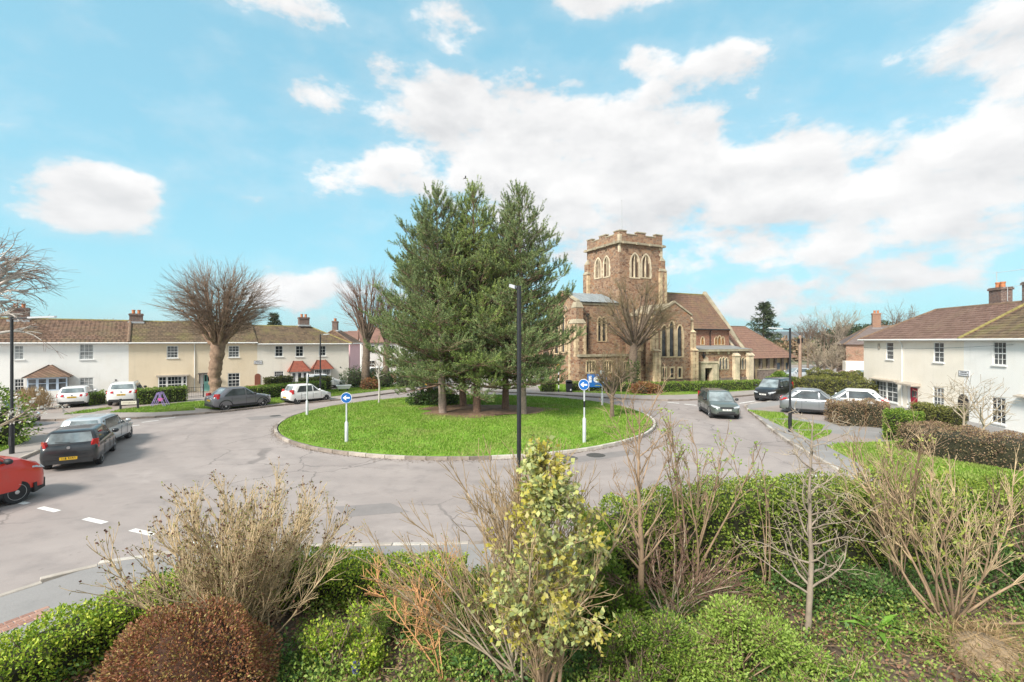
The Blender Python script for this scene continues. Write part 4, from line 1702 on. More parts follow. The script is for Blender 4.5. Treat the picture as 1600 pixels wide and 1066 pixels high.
def lancet(part_parent, plane, c, a0, a1, z0, z1, glass=None, border=.2, teeth=.12, proud=.035, pointed=True, name='lancet_window', mullion=None, surround=None, deep=.16):
    """pointed window: toothed stone surround standing proud, glass set back"""
    n = 6
    inner = arch_pts(a0, a1, z0, z1, n, pointed)
    cx = (a0 + a1) / 2
    # extra points up the jambs for the toothing
    zs = inner[1][2]
    nt_ = max(1, int((zs - z0) / .28))
    jl = [(a0, 0, z0 + (zs - z0) * i / nt_) for i in range(nt_)]
    jr = [(a1, 0, z0 + (zs - z0) * i / nt_) for i in reversed(range(nt_))]
    inn = jl + inner[1:-1] + jr
    out = []
    for i, p in enumerate(inn):
        if i < nt_:
            b = border + (teeth if i % 2 else 0)
            out.append((p[0] - b, 0, p[2] - (border * .6 if i == 0 else 0)))
        elif i >= len(inn) - nt_:
            k_ = len(inn) - 1 - i
            b = border + (teeth if k_ % 2 else 0)
            out.append((p[0] + b, 0, p[2] - (border * .6 if k_ == 0 else 0)))
        else:
            d = Vector((p[0] - cx, 0, (p[2] - zs) + (a1 - a0) * .25))
            d = d.normalized()
            out.append((p[0] + d.x * border, 0, p[2] + d.z * border))

    def T(p, y):
        return (p[0], c + y, p[2]) if plane == 'v' else (c + y, p[0], p[2])
    m = MB()
    L_ = len(inn)
    for i in range(L_ - 1):
        a, b, e, f = inn[i], inn[i + 1], out[i + 1], out[i]
        if 0 < i < nt_ or i >= L_ - nt_ - 1:
            pass
        m.poly([T(a, -proud), T(b, -proud), T(e, -proud), T(f, -proud)])
        m.poly([T(f, -proud), T(e, -proud), T(e, .0), T(f, .0)])
        m.poly([T(a, -proud), T(a, deep), T(b, deep), T(b, -proud)])
    a, b, e, f = inn[0], inn[-1], out[-1], out[0]
    m.poly([T(a, -proud - .03), T(b, -proud - .03), T(e, -proud - .03), T(f, -proud - .03)])
    m.poly([T(a, -proud - .03), T(b, -proud - .03), T(b, deep), T(a, deep)])
    m.poly([T(f, -proud - .03), T(e, -proud - .03), T(e, 0), T(f, 0)])
    w = m.build(name, surround or M_DRESS, part_parent)
    g = MB()
    g.poly([T(p, deep - .02) for p in inn])
    g.build('glazing', glass or M_CGLASS, w)
    if mullion:
        q = MB()
        for x in mullion:
            xx = a0 + (a1 - a0) * x
            if plane == 'v':
                q.box(xx - .04, xx + .04, c, c + deep - .03, z0, z1 - .12)
            else:
                q.box(c, c + deep - .03, xx - .04, xx + .04, z0, z1 - .12)
        q.build('mullion', surround or M_DRESS, w)
    return w


def rectwin(parent, plane, c, a0, a1, z0, z1, border=.16, nm='window', glass=None, mull=()):
    def T(x0, x1, y0, y1, zz0, zz1, m):
        if plane == 'v':
            m.box(x0, x1, c + y0, c + y1, zz0, zz1)
        else:
            m.box(c + y0, c + y1, x0, x1, zz0, zz1)
    m = MB()
    b = border
    T(a0 - b, a0, -.03, .14, z0 - b, z1 + b, m)
    T(a1, a1 + b, -.03, .14, z0 - b, z1 + b, m)
    T(a0, a1, -.03, .14, z1, z1 + b, m)
    T(a0, a1, -.05, .14, z0 - b, z0, m)
    for f in mull:
        x = a0 + (a1 - a0) * f
        T(x - .05, x + .05, 0.0, .12, z0, z1, m)
    w = m.build(nm, M_DRESS, parent)
    g = MB()
    T(a0, a1, .122, .13, z0, z1, g)
    g.build('glazing', glass or M_CGLASS, w)
    return w


def quoins(mb, u, v, z0, z1, su, sv, h=.34, a=.55, b=.3, p=.025):
    """corner stones at (u, v); su/sv say which way the building lies"""
    z, i = z0, 0
    while z < z1 - .1:
        la, lb = (a, b) if i % 2 else (b, a)
        u0, u1 = sorted((u - su * p, u + su * la))
        v0, v1 = sorted((v - sv * p, v + sv * lb))
        mb.box(u0, u1, v0, v1, z + .008, min(z + h - .008, z1))
        z += h
        i += 1


def buttress(parent, u0, u1, v0, v1, ztop, steps=(.45, .8), face='v', dress=True):
    """stepped buttress standing out from a wall, pale quoins on its outer edges"""
    m = MB()
    q = MB()
    out = v0 if face == 'v' else u0
    lv = [0, ztop * steps[0], ztop * steps[1], ztop]
    full = (v1 - v0) if face == 'v' else (u1 - u0)
    for i in range(3):
        k_ = full * (1 - .28 * i)
        z0, z1 = lv[i], lv[i + 1]
        if face == 'v':
            m.box(u0, u1, v1 - k_, v1, z0, z1)
            q.wedge(u0 - .04, u1 + .04, v1 - k_ - .06, v1 - k_ * .55, z1 - .06, z1 - .02, z1 + .3)
            if dress:
                quoins(q, u0, v1 - k_, z0 + .1, z1 - .1, 1, 1, a=.34, b=.3)
                quoins(q, u1, v1 - k_, z0 + .1, z1 - .1, -1, 1, a=.34, b=.3)
        else:
            m.box(u1 - k_, u1, v0, v1, z0, z1)
            q.box(u1 - k_ - .06, u1 - k_ * .55, v0 - .04, v1 + .04, z1 - .05, z1 + .14)
            if dress:
                quoins(q, u1 - k_, v0, z0 + .1, z1 - .1, 1, 1, a=.3, b=.34)
                quoins(q, u1 - k_, v1, z0 + .1, z1 - .1, 1, -1, a=.3, b=.34)
    o = m.build('buttress', M_RUB, parent)
    q.build('dressings', M_DRESS, o)
    return o


# measures along the church's own axes
TU0, TU1, TV0, TV1 = 34.25, 40.55, 43.2, 49.5
TZ = 16.1
# ---- tower
m = MB()
holes_r = []
bells = []
for (x0, x1, yt, yb) in ((986.5, 997.5, 396.5, 434), (1003.5, 1015, 398, 434)):
    u0, zt = vplane(x0, yt, TV0)
    u1, zb = vplane(x1, yb, TV0)
    bells.append(('v', u0, u1, zb, zt))
    holes_r.append((u0, u1, zb, zt))
holes_l = []
for (x0, x1, yt, yb) in ((951.5, 944, 400.5, 433), (938.5, 930.5, 403.5, 435)):
    v0, zt = uplane(x0, yt, TU0)
    v1, zb = uplane(x1, yb, TU0)
    bells.append(('u', v0, v1, zb, zt))
    holes_l.append((v0, v1, zb, zt))
cwall(m, 'v', TV0, TU0, TU1, 0, TZ, holes_r)
cwall(m, 'u', TU0, TV0, TV1, 0, TZ, holes_l)
m.poly([(TU1, TV0, 0), (TU1, TV1, 0), (TU1, TV1, TZ), (TU1, TV0, TZ)])
m.poly([(TU0, TV1, 0), (TU1, TV1, 0), (TU1, TV1, TZ), (TU0, TV1, TZ)])
tower = m.build('tower', M_RUB, church)
for (pl, a0, a1, zb, zt) in bells:
    w = lancet(tower, pl, TV0 if pl == 'v' else TU0, a0, a1, zb, zt, glass=M_LOUVRE, border=.22, teeth=.1, name='bell_opening', mullion=(.5,), surround=M_DRESSW, deep=.28)
m = MB()
for (u0, u1, v0, v1) in ((TU0 - .3, TU1 + .3, TV0 - .3, TV0), (TU0 - .3, TU1 + .3, TV1, TV1 + .3), (TU0 - .3, TU0, TV0, TV1), (TU1, TU1 + .3, TV0, TV1)):
    m.box(u0, u1, v0, v1, TZ - .12, TZ + .1)
for k_ in range(4):
    m.box(TU0 + .2 + k_ * 1.9, TU0 + .45 + k_ * 1.9, TV0 - .5, TV0 - .3, TZ - .2, TZ + .08)
    m.box(TU0 - .5, TU0 - .3, TV0 + .2 + k_ * 1.9, TV0 + .45 + k_ * 1.9, TZ - .2, TZ + .08)
m.build('string_course', M_DRESSD, tower)
m = MB()
t_ = .4
PZ = TZ + .1
for (u0, u1, v0, v1) in ((TU0, TU1, TV0, TV0 + t_), (TU0, TU1, TV1 - t_, TV1), (TU0, TU0 + t_, TV0 + t_, TV1 - t_), (TU1 - t_, TU1, TV0 + t_, TV1 - t_)):
    m.box(u0, u1, v0, v1, PZ, PZ + .85)
par = m.build('parapet', M_RUB, tower)
SD = TU1 - TU0
segs_m = [(0, .16), (.40, .60), (.84, 1.0)]
for (f0, f1) in segs_m:
    for side in range(4):
        m, cp = MB(), MB()
        a, b = f0 * SD, f1 * SD
        if side == 0:
            bx_ = (TU0 + a, TU0 + b, TV0, TV0 + t_)
        elif side == 1:
            bx_ = (TU0, TU0 + t_, TV0 + max(a, t_ + .002), TV0 + min(b, SD - t_ - .002))
        elif side == 2:
            bx_ = (TU1 - t_, TU1, TV0 + max(a, t_ + .002), TV0 + min(b, SD - t_ - .002))
        else:
            bx_ = (TU0 + a, TU0 + b, TV1 - t_, TV1)
        m.box(*bx_, PZ + .852, PZ + 1.18)
        mo = m.build('merlon', M_RUB, par)
        cp.box(bx_[0] - .06, bx_[1] + .06, bx_[2] - .06, bx_[3] + .06, PZ + 1.182, PZ + 1.3)
        cp.build('coping', M_DRESSD, par)
m = MB()
for (f0, f1) in ((.165, .395), (.605, .835)):
    m.box(TU0 + f0 * SD, TU0 + f1 * SD, TV0 - .05, TV0 + t_ + .05, PZ + .852, PZ + .96)
    m.box(TU0 - .05, TU0 + t_ + .05, TV0 + f0 * SD, TV0 + f1 * SD, PZ + .852, PZ + .96)
    m.box(TU1 - t_ - .05, TU1 + .05, TV0 + f0 * SD, TV0 + f1 * SD, PZ + .852, PZ + .96)
m.build('coping', M_DRESSD, par)
m = MB()
m.box(TU0 + t_, TU1 - t_, TV0 + t_, TV1 - t_, PZ - .1, PZ + .1)
m.build('tower_roof', M_CLEAD, tower)
m = MB()
m.box(TU0 - .02, TU0 + .22, TV0 - .02, TV0 + .22, 15.0, TZ - .15)
m.box(TU0 - .02, TU0 + .35, TV0 - .02, TV0 + .35, PZ + .02, PZ + .84)
quoins(m, TU1, TV0, 14.6, TZ - .15, -1, 1, a=.5, b=.3)
m.build('quoins', M_DRESSW, tower)
# corner buttresses of the tower
for (u0, u1, v0, v1) in ((TU1 - .55, TU1 + .45, TV0 - .25, TV0 + .7), (TU0 - .35, TU0 + .5, TV1 - .7, TV1 + .35)):
    m, q = MB(), MB()
    m.box(u0, u1, v0, v1, 0, 13.2)
    m.box(u0 + .12, u1 - .15, v0 + .08, v1 - .1, 13.2, 14.4)
    q.frustum(((u0 + u1) / 2, (v0 + v1) / 2), ((u1 - u0) / 2 + .05, (v1 - v0) / 2 + .05), ((u1 - u0) / 2 - .15, (v1 - v0) / 2 - .12), 13.15, 13.6)
    q.frustum(((u0 + u1) / 2, (v0 + v1) / 2), ((u1 - u0) / 2 - .1, (v1 - v0) / 2 - .06), (.1, .1), 14.38, 15.0)
    bo = m.build('tower_buttress', M_RUB, tower)
    q.build('weathering', M_DRESSD, bo)
    q = MB()
    quoins(q, u0, v0, 6, 13, 1, 1, a=.35, b=.3)
    quoins(q, u1, v0, 6, 13, -1, 1, a=.35, b=.3)
    q.build('dressings', M_DRESS, bo)
m = MB()
fu, fv = TU0 + 1.3, TV0 + 1.2
m.tube([(fu, fv, PZ), (fu, fv, PZ + 1.6), (fu, fv, PZ + 5.0)], [.06, .05, .025], 8)
m.lathe([(.02, PZ + 5.0), (.07, PZ + 5.05), (.02, PZ + 5.12)], 8, (fu, fv, 0))
m.build('flagpole', M_GALV, church)

# ---- west arm with low lead roof
WU0, WV0, WV1 = 28.7, 43.35, 49.4
WZ, WR = 9.2, 10.5
m = MB()
w0 = vplane(934, 533, WV0)
sl = []
for (x0, x1, yt, yb) in ((934.5, 939.5, 496, 533), (941, 946.5, 496, 533)):
    u0, zt = vplane(x0, yt, WV0)
    u1, zb = vplane(x1, yb, WV0)
    sl.append((u0, u1, zb, zt))
cwall(m, 'v', WV0, WU0, TU0, 0, WZ, sl)
wl = []
for (x0, x1, yt, yb) in ((892.5, 887, 501, 548), (882, 877.5, 492, 550), (872, 867, 505, 552)):
    v0, zt = uplane(x0, yt, WU0)
    v1, zb = uplane(x1, yb, WU0)
    wl.append((v0, v1, zb, zt))
cwall(m, 'u', WU0, WV0, WV1, 0, WZ, wl)
m.poly([(WU0, WV0, WZ), (WU0, (WV0 + WV1) / 2, WR), (WU0, WV1, WZ)])
m.poly([(WU0, WV1, 0), (TU0, WV1, 0), (TU0, WV1, WZ), (WU0, WV1, WZ)])
west = m.build('west_arm', M_RUB, church)
for (a0, a1, zb, zt) in sl:
    lancet(west, 'v', WV0, a0, a1, zb, zt, border=.13, teeth=.08)
for (a0, a1, zb, zt) in wl:
    lancet(west, 'u', WU0, a0, a1, zb, zt, border=.2, teeth=.12)
m = MB()
vm = (WV0 + WV1) / 2
for (a, b, za, zb) in ((WV0 - .25, vm, WZ, WR), (WV1 + .25, vm, WZ, WR)):
    m.poly([(WU0 + .2, a, za + .05), (TU0, a, za + .05), (TU0, b, zb + .02), (WU0 + .2, b, zb + .02)])
for i in range(9):
    u = WU0 + .5 + i * .6
    m.tube([(u, WV0 - .25, WZ + .08), (u, vm, WR + .05)], .03, 5)
m.build('lead_roof', M_CLEAD, west)
m = MB()
for (a, b) in ((WV0 - .15, vm), (WV1 + .15, vm)):
    m.extrude([(WU0 - .12, a, WZ - .02), (WU0 - .12, b, WR + .02), (WU0 - .12, b, WR + .22), (WU0 - .12, a, WZ + .18)], (.42, 0, 0))
m.build('coping', M_DRESSD, west)
m = MB()
m.box(WU0 + .3, TU0, WV0 - .09, WV0 - .002, WZ - .25, WZ - .02)
m.build('eaves_course', M_DRESSD, west)
for (vv, zz) in ((uplane(885, 480, WU0)[0], 8.7), (uplane(872, 481, WU0)[0], 8.7)):
    m = MB()
    m.extrude([(WU0 - .04, vv - .28, zz), (WU0 - .04, vv, zz - .42), (WU0 - .04, vv + .28, zz), (WU0 - .04, vv, zz + .42)], (.03, 0, 0))
    lz = m.build('lozenge_window', M_DRESS, west)
    m = MB()
    m.poly([(WU0 - .05, vv - .16, zz), (WU0 - .05, vv, zz - .26), (WU0 - .05, vv + .16, zz), (WU0 - .05, vv, zz + .26)])
    m.build('glazing', M_CGLASS, lz)
# clasping corner buttress at the west corner
m, q, q2 = MB(), MB(), MB()
m.box(WU0 - .55, WU0 + .75, WV0 - .6, WV0 + .8, 0, 6.9)
m.box(WU0 - .35, WU0 + .55, WV0 - .38, WV0 + .6, 6.9, 8.6)
q2.frustum((WU0 + .1, WV0 + .1), (.7, .75), (.47, .5), 6.88, 7.35)
q2.frustum((WU0 + .1, WV0 + .1), (.5, .53), (.3, .3), 8.58, 9.2)
for su, uu in ((1, WU0 - .55), (-1, WU0 + .75)):
    quoins(q, uu, WV0 - .6, .5, 6.8, su, 1, a=.42, b=.3)
quoins(q, WU0 - .55, WV0 + .8, .5, 6.8, 1, -1, a=.3, b=.42)
bo = m.build('corner_buttress', M_RUB, west)
q.build('dressings', M_DRESS, bo)
q2.build('weathering', M_DRESSD, bo)
m = MB()
dpu = vplane(917.5, 520, WV0)[0]
m.tube([(dpu, WV0 - .12, 3.4), (dpu, WV0 - .12, 7.7)], .06, 6)
m.box(dpu - .14, dpu + .14, WV0 - .25, WV0 - .02, 7.7, 8.0)
m.build('downpipe', M_BLACKM, west)

# ---- low annexe along the foot of the west arm
AV = 41.7
AZ = 3.35
au0, au1 = vplane(905, 560, AV)[0], 35.1
m = MB()
ah = []
for (x0, x1, yt, yb) in ((917, 929, 565, 581), (944.5, 955, 565, 581), (975, 984, 566, 581)):
    u0, zt = vplane(x0, yt, AV)
    u1, zb = vplane(x1, yb, AV)
    ah.append((u0, u1, zb, zt))
du0, dzt = vplane(1005.5, 581.5, AV)
du1, _ = vplane(1013.5, 581.5, AV)
ah.append((du0, du1, .12, dzt))
cwall(m, 'v', AV, au0, au1, 0, AZ, ah)
m.poly([(au0, AV, 0), (au0, WV0, 0), (au0, WV0, AZ), (au0, AV, AZ)])
m.poly([(au0, AV, AZ - .1), (au1, AV, AZ - .1), (au1, WV0, AZ - .1), (au0, WV0, AZ - .1)])
ann = m.build('annexe', M_RUB, church)
for h_ in ah[:3]:
    rectwin(ann, 'v', AV, *h_, mull=(.33, .66), nm='mullioned_window')
m = MB()
m.box(au0 - .1, au1, AV - .12, AV + .3, AZ + .002, AZ + .25)
m.build('coping', M_DRESSD, ann)
m = MB()
m.box(du0 - .3, du0, AV - .05, AV + .2, .1, dzt + .3).box(du1, du1 + .3, AV - .05, AV + .2, .1, dzt + .3).box(du0, du1, AV - .05, AV + .2, dzt, dzt + .3)
dr = m.build('door_surround', M_DRESS, ann)
m = MB()
m.box(du0, du1, AV + .1, AV + .14, .1, dzt)
m.build('door', mat('dark_oak_door', (0.055, 0.03, 0.025), .6, .2, 4), ann)
m = MB()
m.box(au0 - .06, du0 - .35, AV - .1, AV - .003, .05, .75)
m.build('plinth', M_PLS, ann)

# ---- south transept with three lancets
SV = 38.2
su0, su1 = vplane(1027, 560, SV)[0], vplane(1079, 560, SV)[0]
sum_ = (su0 + su1) / 2
SZ, SR = 7.75, 9.05
m = MB()
sh = []
for (x0, x1, yt, yb) in ((1034, 1041.5, 508.5, 557), (1046, 1053.5, 502.5, 557), (1058.5, 1066, 508.5, 557)):
    u0, zt = vplane(x0, yt, SV)
    u1, zb = vplane(x1, yb, SV)
    sh.append((u0, u1, zb, zt))
sr_ = []
for (x0, x1) in ((1035.5, 1040), (1048, 1052.5), (1060, 1064.5)):
    u0, zt = vplane(x0, 575.5, SV)
    u1, zb = vplane(x1, 589.5, SV)
    sr_.append((u0, u1, zb, zt))
cwall(m, 'v', SV, su0, su1, 0, SZ, sh + sr_)
m.poly([(su0, SV, SZ), (su1, SV, SZ), (sum_, SV, SR)])
for uu in (su0, su1):
    m.poly([(uu, SV, 0), (uu, TV0, 0), (uu, TV0, SZ), (uu, SV, SZ)])
tran = m.build('transept', M_RUB, church)
for h_ in sh:
    lancet(tran, 'v', SV, *h_, border=.17, teeth=.1)
for h_ in sr_:
    rectwin(tran, 'v', SV, *h_, border=.17)
m = MB()
for (a, b) in ((su0 - .2, sum_), (su1 + .2, sum_)):
    m.extrude([(a, SV - .1, SZ - .05), (b, SV - .1, SR), (b, SV - .1, SR + .2), (a, SV - .1, SZ + .15)], (0, .4, 0))
m.build('coping', M_DRESSD, tran)
m = MB()
for (a, b) in ((su0 - .1, sum_), (su1 + .1, sum_)):
    m.poly([(a, SV + .3, SZ), (b, SV + .3, SR), (b, TV0, SR), (a, TV0, SZ)])
m.build('lead_roof', M_DRESSD, tran)
buttress(tran, su1 + .002, su1 + .75, SV - .35, SV + .9, 7.3, (.55, .82))
buttress(tran, su0 - .75, su0 - .002, SV - .5, SV + .9, 7.3, (.55, .82))
buttress(tran, su0 - 1.3, su0 - .004, SV + 1.4, SV + 2.2, 7.9, (.5, .8), face='u')
m = MB()
m.box(su0, su1, SV - .1, SV - .003, .05, .7)
m.build('plinth', M_PLS, tran)
m = MB()
m.box(su0 + .3, su1 - .2, SV - 1.3, SV - 1.27, .1, .16)
for i in range(34):
    x = su0 + .3 + (su1 - su0 - .5) * i / 33
    m.tube([(x, SV - 1.28, .1), (x, SV - 1.28, 1.15)], .014, 4)
m.box(su0 + .3, su1 - .2, SV - 1.3, SV - 1.26, 1.0, 1.04)
m.build('railing', M_BLACKM, church)

# ---- nave with clerestory
NU0, NU1, NV0 = TU1, 51.5, 43.0
NW = 3.8
NE, NRD = 6.45, 11.2
m = MB()
ch = []
for (x0, x1, yt, yb) in ((1095.5, 1100, 527, 538.5), (1117, 1121, 527, 538.5), (1122, 1126.5, 525, 538.5), (1127.5, 1131.5, 527, 538.5)):
    u0, zt = vplane(x0, yt, NV0)
    u1, zb = vplane(x1, yb, NV0)
    ch.append((u0, u1, zb, zt))
cwall(m, 'v', NV0, NU0, NU1, 0, NE, ch)
m.poly([(NU1, NV0, 0), (NU1, NV0 + 2 * NW, 0), (NU1, NV0 + 2 * NW, NE), (NU1, NV0 + NW, NRD), (NU1, NV0, NE)])
m.poly([(NU0, NV0 + 2 * NW, 0), (NU1, NV0 + 2 * NW, 0), (NU1, NV0 + 2 * NW, NE), (NU0, NV0 + 2 * NW, NE)])
nave = m.build('nave', M_RUBR, church)
for h_ in ch:
    lancet(nave, 'v', NV0, *h_, border=.13, teeth=.06, glass=mat('clerestory_glass', (.42, .2, .06), .4, .2, 3))
roof(nave, NU0, NU1 - .3, 2 * NW, NE, NRD, M_CTILE, over=.35, y0=NV0, gauge=.36, ridgemat=M_RIDGEM, name='nave_roof')
m = MB()
pr = [(NU1 - .32, NV0 - .35, NE - .25), (NU1 - .32, NV0 + NW, NRD + .1), (NU1 - .32, NV0 + NW, NRD + .45), (NU1 - .32, NV0 - .35, NE + .1)]
m.extrude(pr, (.5, 0, 0))
pr2 = [(p[0], 2 * (NV0 + NW) - p[1], p[2]) for p in pr]
m.extrude(pr2, (.5, 0, 0))
m.extrude([(NU1 - .32, NV0 - .35, NE + .1), (NU1 - .32, NV0 - 1.9, 4.3), (NU1 - .32, NV0 - 2.4, 4.0), (NU1 - .32, NV0 - .35, NE - .4)], (.45, 0, 0))
m.build('coping', M_DRESSD, nave)
m = MB()
m.tube([(NU0, NV0 - .4, NE - .02), (NU1 - .3, NV0 - .4, NE - .02)], .07, 6)
u_, _ = vplane(1108.5, 530, NV0)
m.tube([(u_, NV0 - .35, NE), (u_, NV0 - .1, NE - .4), (u_, NV0 - .1, 4.3)], .06, 6)
m.build('gutter', M_BLACKM, nave)

# ---- south aisle
SAV = 40.2
ua0, ua1 = su1 + .5, vplane(1171, 560, SAV)[0]
AZ2 = 4.0
m = MB()
ah = []
lanc = []
for (xa, xb) in ((1123.5, 1137.5), (1154, 1168)):
    for i in range(3):
        x0 = xa + (xb - xa) * i / 3 + .4
        x1 = xa + (xb - xa) * (i + 1) / 3 - .4
        u0, zt = vplane(x0, 559.5 - (1 if i == 1 else 0), SAV)
        u1, zb = vplane(x1, 576.5, SAV)
        lanc.append((u0, u1, zb, zt))
pu0, pzt = vplane(1096.5, 575, SAV)
pu1, _ = vplane(1108, 575, SAV)
ah = lanc + [(pu0, pu1, .1, pzt)]
cwall(m, 'v', SAV, ua0, ua1, 0, AZ2, ah)
m.poly([(ua1, SAV, 0), (ua1, NV0, 0), (ua1, NV0, AZ2 + .3), (ua1, SAV, AZ2)])
aisle = m.build('aisle', M_RUB, church)
for h_ in lanc:
    lancet(aisle, 'v', SAV, *h_, border=.1, teeth=.05, surround=M_DRESSW, glass=glassmat('aisle_glass', (.12, .15, .17), .2))
m = MB()
m.poly([(ua0, SAV - .25, AZ2 + .05), (ua1 + .2, SAV - .25, AZ2 + .05), (ua1 + .2, NV0, AZ2 + .45), (ua0, NV0, AZ2 + .45)])
m.build('lead_roof', mat('lead_roof_dark', (.25, .25, .24), .7, .2, 1.5), aisle)
m = MB()
m.box(ua0, ua1 + .2, SAV - .3, SAV - .003, AZ2 - .22, AZ2 + .03)
m.build('eaves_course', M_DRESSD, aisle)
for xx in (1105, 1122.5, 1138.5):
    u_, z_ = vplane(xx, 551, SAV)
    m = MB()
    m.lathe([(.2, -.04), (.2, .01)], 12, (u_, SAV, z_), 'y')
    m.build('roundel', M_DRESSW, aisle)
for (xa, xb, zt) in ((1144, 1151.5, 3.7), (1165.5, 1173, 3.7)):
    u0, u1 = vplane(xa, 560, SAV)[0], vplane(xb, 560, SAV)[0]
    m = MB()
    m.box(u0, u1, SAV - .42, SAV - .003, .0, zt - .5)
    m.wedge(u0 - .08, u1 + .08, SAV - .5, SAV - .003, zt - .5, zt - .42, zt)
    m.build('stone_pier', M_DRESSW, aisle)
m = MB()
m.box(vplane(1121, 590, SAV)[0], ua1 + .1, SAV - .12, SAV - .003, .0, .65)
m.build('plinth', M_PLS, aisle)
# porch doorway
m = MB()
qu0, qu1 = vplane(1090.5, 580, SAV)[0], vplane(1115.5, 580, SAV)[0]
m.box(qu0, pu0, SAV - .5, SAV - .002, 0, pzt + .55).box(pu1, qu1, SAV - .5, SAV - .002, 0, pzt + .55).box(pu0, pu1, SAV - .5, SAV - .002, pzt, pzt + .55)
m.box(qu0 - .1, qu1 + .1, SAV - .58, SAV - .002, pzt + .552, pzt + .75)
m.box(qu1 + .002, qu1 + .45, SAV - .3, SAV - .002, 0, 2.4)
m.extrude(arch_pts((pu0 + pu1) / 2 - .35, (pu0 + pu1) / 2 + .35, pzt + .752, pzt + 1.3, 6, y=SAV - .12), (0, .1, 0))
m.build('doorway', M_DRESSW, aisle)
m = MB()
m.box(pu0, pu0 + (pu1 - pu0) * .45, SAV - .02, SAV + .04, .1, pzt)
m.build('door', MATS['dark_oak_door'], aisle)
m = MB()
m.box(pu0 + (pu1 - pu0) * .45 + .01, pu1, SAV + .6, SAV + .7, .1, pzt)
m.build('porch_wall', M_RUB, aisle)
for xx in (1098, 1152.5):
    u_, _ = vplane(xx, 560, SAV)
    m = MB()
    m.tube([(u_, SAV - .14, 3.1), (u_, SAV - .14, AZ2 - .25)], .055, 6)
    m.frustum((u_, SAV - .16), (.08, .08), (.17, .12), 3.05, 3.45)
    m.build('downpipe', M_BLACKM, aisle)

# ---- parish hall to the east
hall = empty('parish_hall', (0, 0, 0), CA, 'low parish hall with a sweeping brown tiled roof joined to the church', 'hall')
HV0, HV1, HU0, HU1 = 42.0, 49.8, 52.3, 62.7
M_YBRICK = stonework('buff_brick', [(0.46, 0.34, 0.18), (0.52, 0.4, 0.22), (0.42, 0.3, 0.17)], (0.4, 0.34, 0.26), 4.5, 13, .06, .3)
roof(hall, HU0, HU1, HV1 - HV0, 2.75, 7.0, tilemat('hall_tiles', [(0.22, 0.12, 0.085), (0.27, 0.15, 0.105), (0.19, 0.105, 0.08)], (.2, .14, .09), .24, .24, False, .2), hipR=4.7, over=.3, endover=.4, y0=HV0, gauge=.38)
m = MB()
hw = []
for (x0, x1) in ((1185.5, 1192), (1213, 1219.5), (1227.5, 1232.5)):
    u0, zt = vplane(x0, 567, HV0 + .5)
    u1, zb = vplane(x1, 577.5, HV0 + .5)
    hw.append((u0, u1, zb, zt))
cwall(m, 'v', HV0 + .5, HU0, HU1 - .3, 0, 2.85, hw)
m.poly([(HU0, HV0 + .5, 0), (HU0, HV1 - .5, 0), (HU0, HV1 - .5, 2.9), (HU0, (HV0 + HV1) / 2, 6.8), (HU0, HV0 + .5, 2.9)])
m.poly([(HU1 - .3, HV0 + .5, 0), (HU1 - .3, HV1 - .5, 0), (HU1 - .3, HV1 - .5, 2.8), (HU1 - .3, HV0 + .5, 2.8)])
m.build('wall', M_YBRICK, hall)
for (a0, a1, zb, zt) in hw:
    w = MB()
    w.box(a0, a1, HV0 + .58, HV0 + .62, zb, zt)
    w.build('window', glassmat('hall_glass', (.16, .2, .24), .1), hall)
m = MB()
for k_ in range(7):
    u = HU0 + 1.2 + k_ * 1.45
    m.box(u, u + .38, HV0 + .25, HV0 + .497, 0, 2.75)
m.build('pier', M_PLS, hall)
m = MB()
m.extrude([(HU0 - .05, HV0 - .3, 2.65), (HU0 - .05, (HV0 + HV1) / 2, 6.95), (HU0 - .05, (HV0 + HV1) / 2, 7.25), (HU0 - .05, HV0 - .3, 2.95)], (.4, 0, 0))
m.build('coping', M_DRESSW, hall)
m = MB()
a0, zt = vplane(1193.5, 542, 49)
a1, zb = vplane(1213, 551, 49)
m.box(a0, a1, 49, 50.5, 0, zt)
m.build('roof_block', mat('pale_panel', (.5, .45, .33), .9, .1, 1), hall)
m = MB()
m.box(HU1 - .28, HU1 + 1.9, HV0 + 2.2, HV1 - 1, 0, 2.5)
m.build('flat_annexe', M_YBRICK, hall)
gw = empty('garden_wall', (0, 0, 0), CA, 'low grey stone wall in front of the parish hall', 'wall')
m = MB()
u0 = vplane(1186, 580, 40.8)[0]
u1 = vplane(1213, 580, 40.8)[0]
m.box(u0, u1, 40.8, 41.1, 0, 1.35)
m.build('stonework', M_PLS, gw)
m = MB()
m.box(u0 - .05, u1 + .05, 40.75, 41.15, 1.352, 1.45)
m.build('coping', M_DRESSD, gw)
# ================================================================== vehicles
M_CGL = glassmat('car_glass', (0.06, 0.07, 0.075), 0.03, 1.0)
M_CGLL = glassmat('car_glass_sky', (0.19, 0.225, 0.235), 0.03, 1.0)  # lighter base colour stands in for sky mirrored in the glass
M_RIM = mat('alloy_rim', (0.55, 0.56, 0.57), 0.35, 0.08, 8, metal=0.7)
M_RIMD = mat('dark_rim', (0.13, 0.13, 0.135), 0.5, 0.1)
M_RED = mat('tail_light_red', (0.5, 0.012, 0.014), 0.15, 0.15, 12, coat=.6)
M_CLEAR = mat('head_light_lens', (0.42, 0.44, 0.46), 0.08, 0.2, 10, coat=.8)
M_PLY = mat('plate_yellow', (0.75, 0.46, 0.03), 0.5, 0.05)
M_PLW = mat('plate_white_front', (0.75, 0.75, 0.72), 0.5, 0.05)
M_AMBER, _nt, _b = _nodes('amber_lamp_lit')
_b.inputs['Base Color'].default_value = (0.9, 0.3, 0.03, 1)
_b.inputs['Emission Color'].default_value = (1.0, 0.32, 0.03, 1)
_b.inputs['Emission Strength'].default_value = 2.5


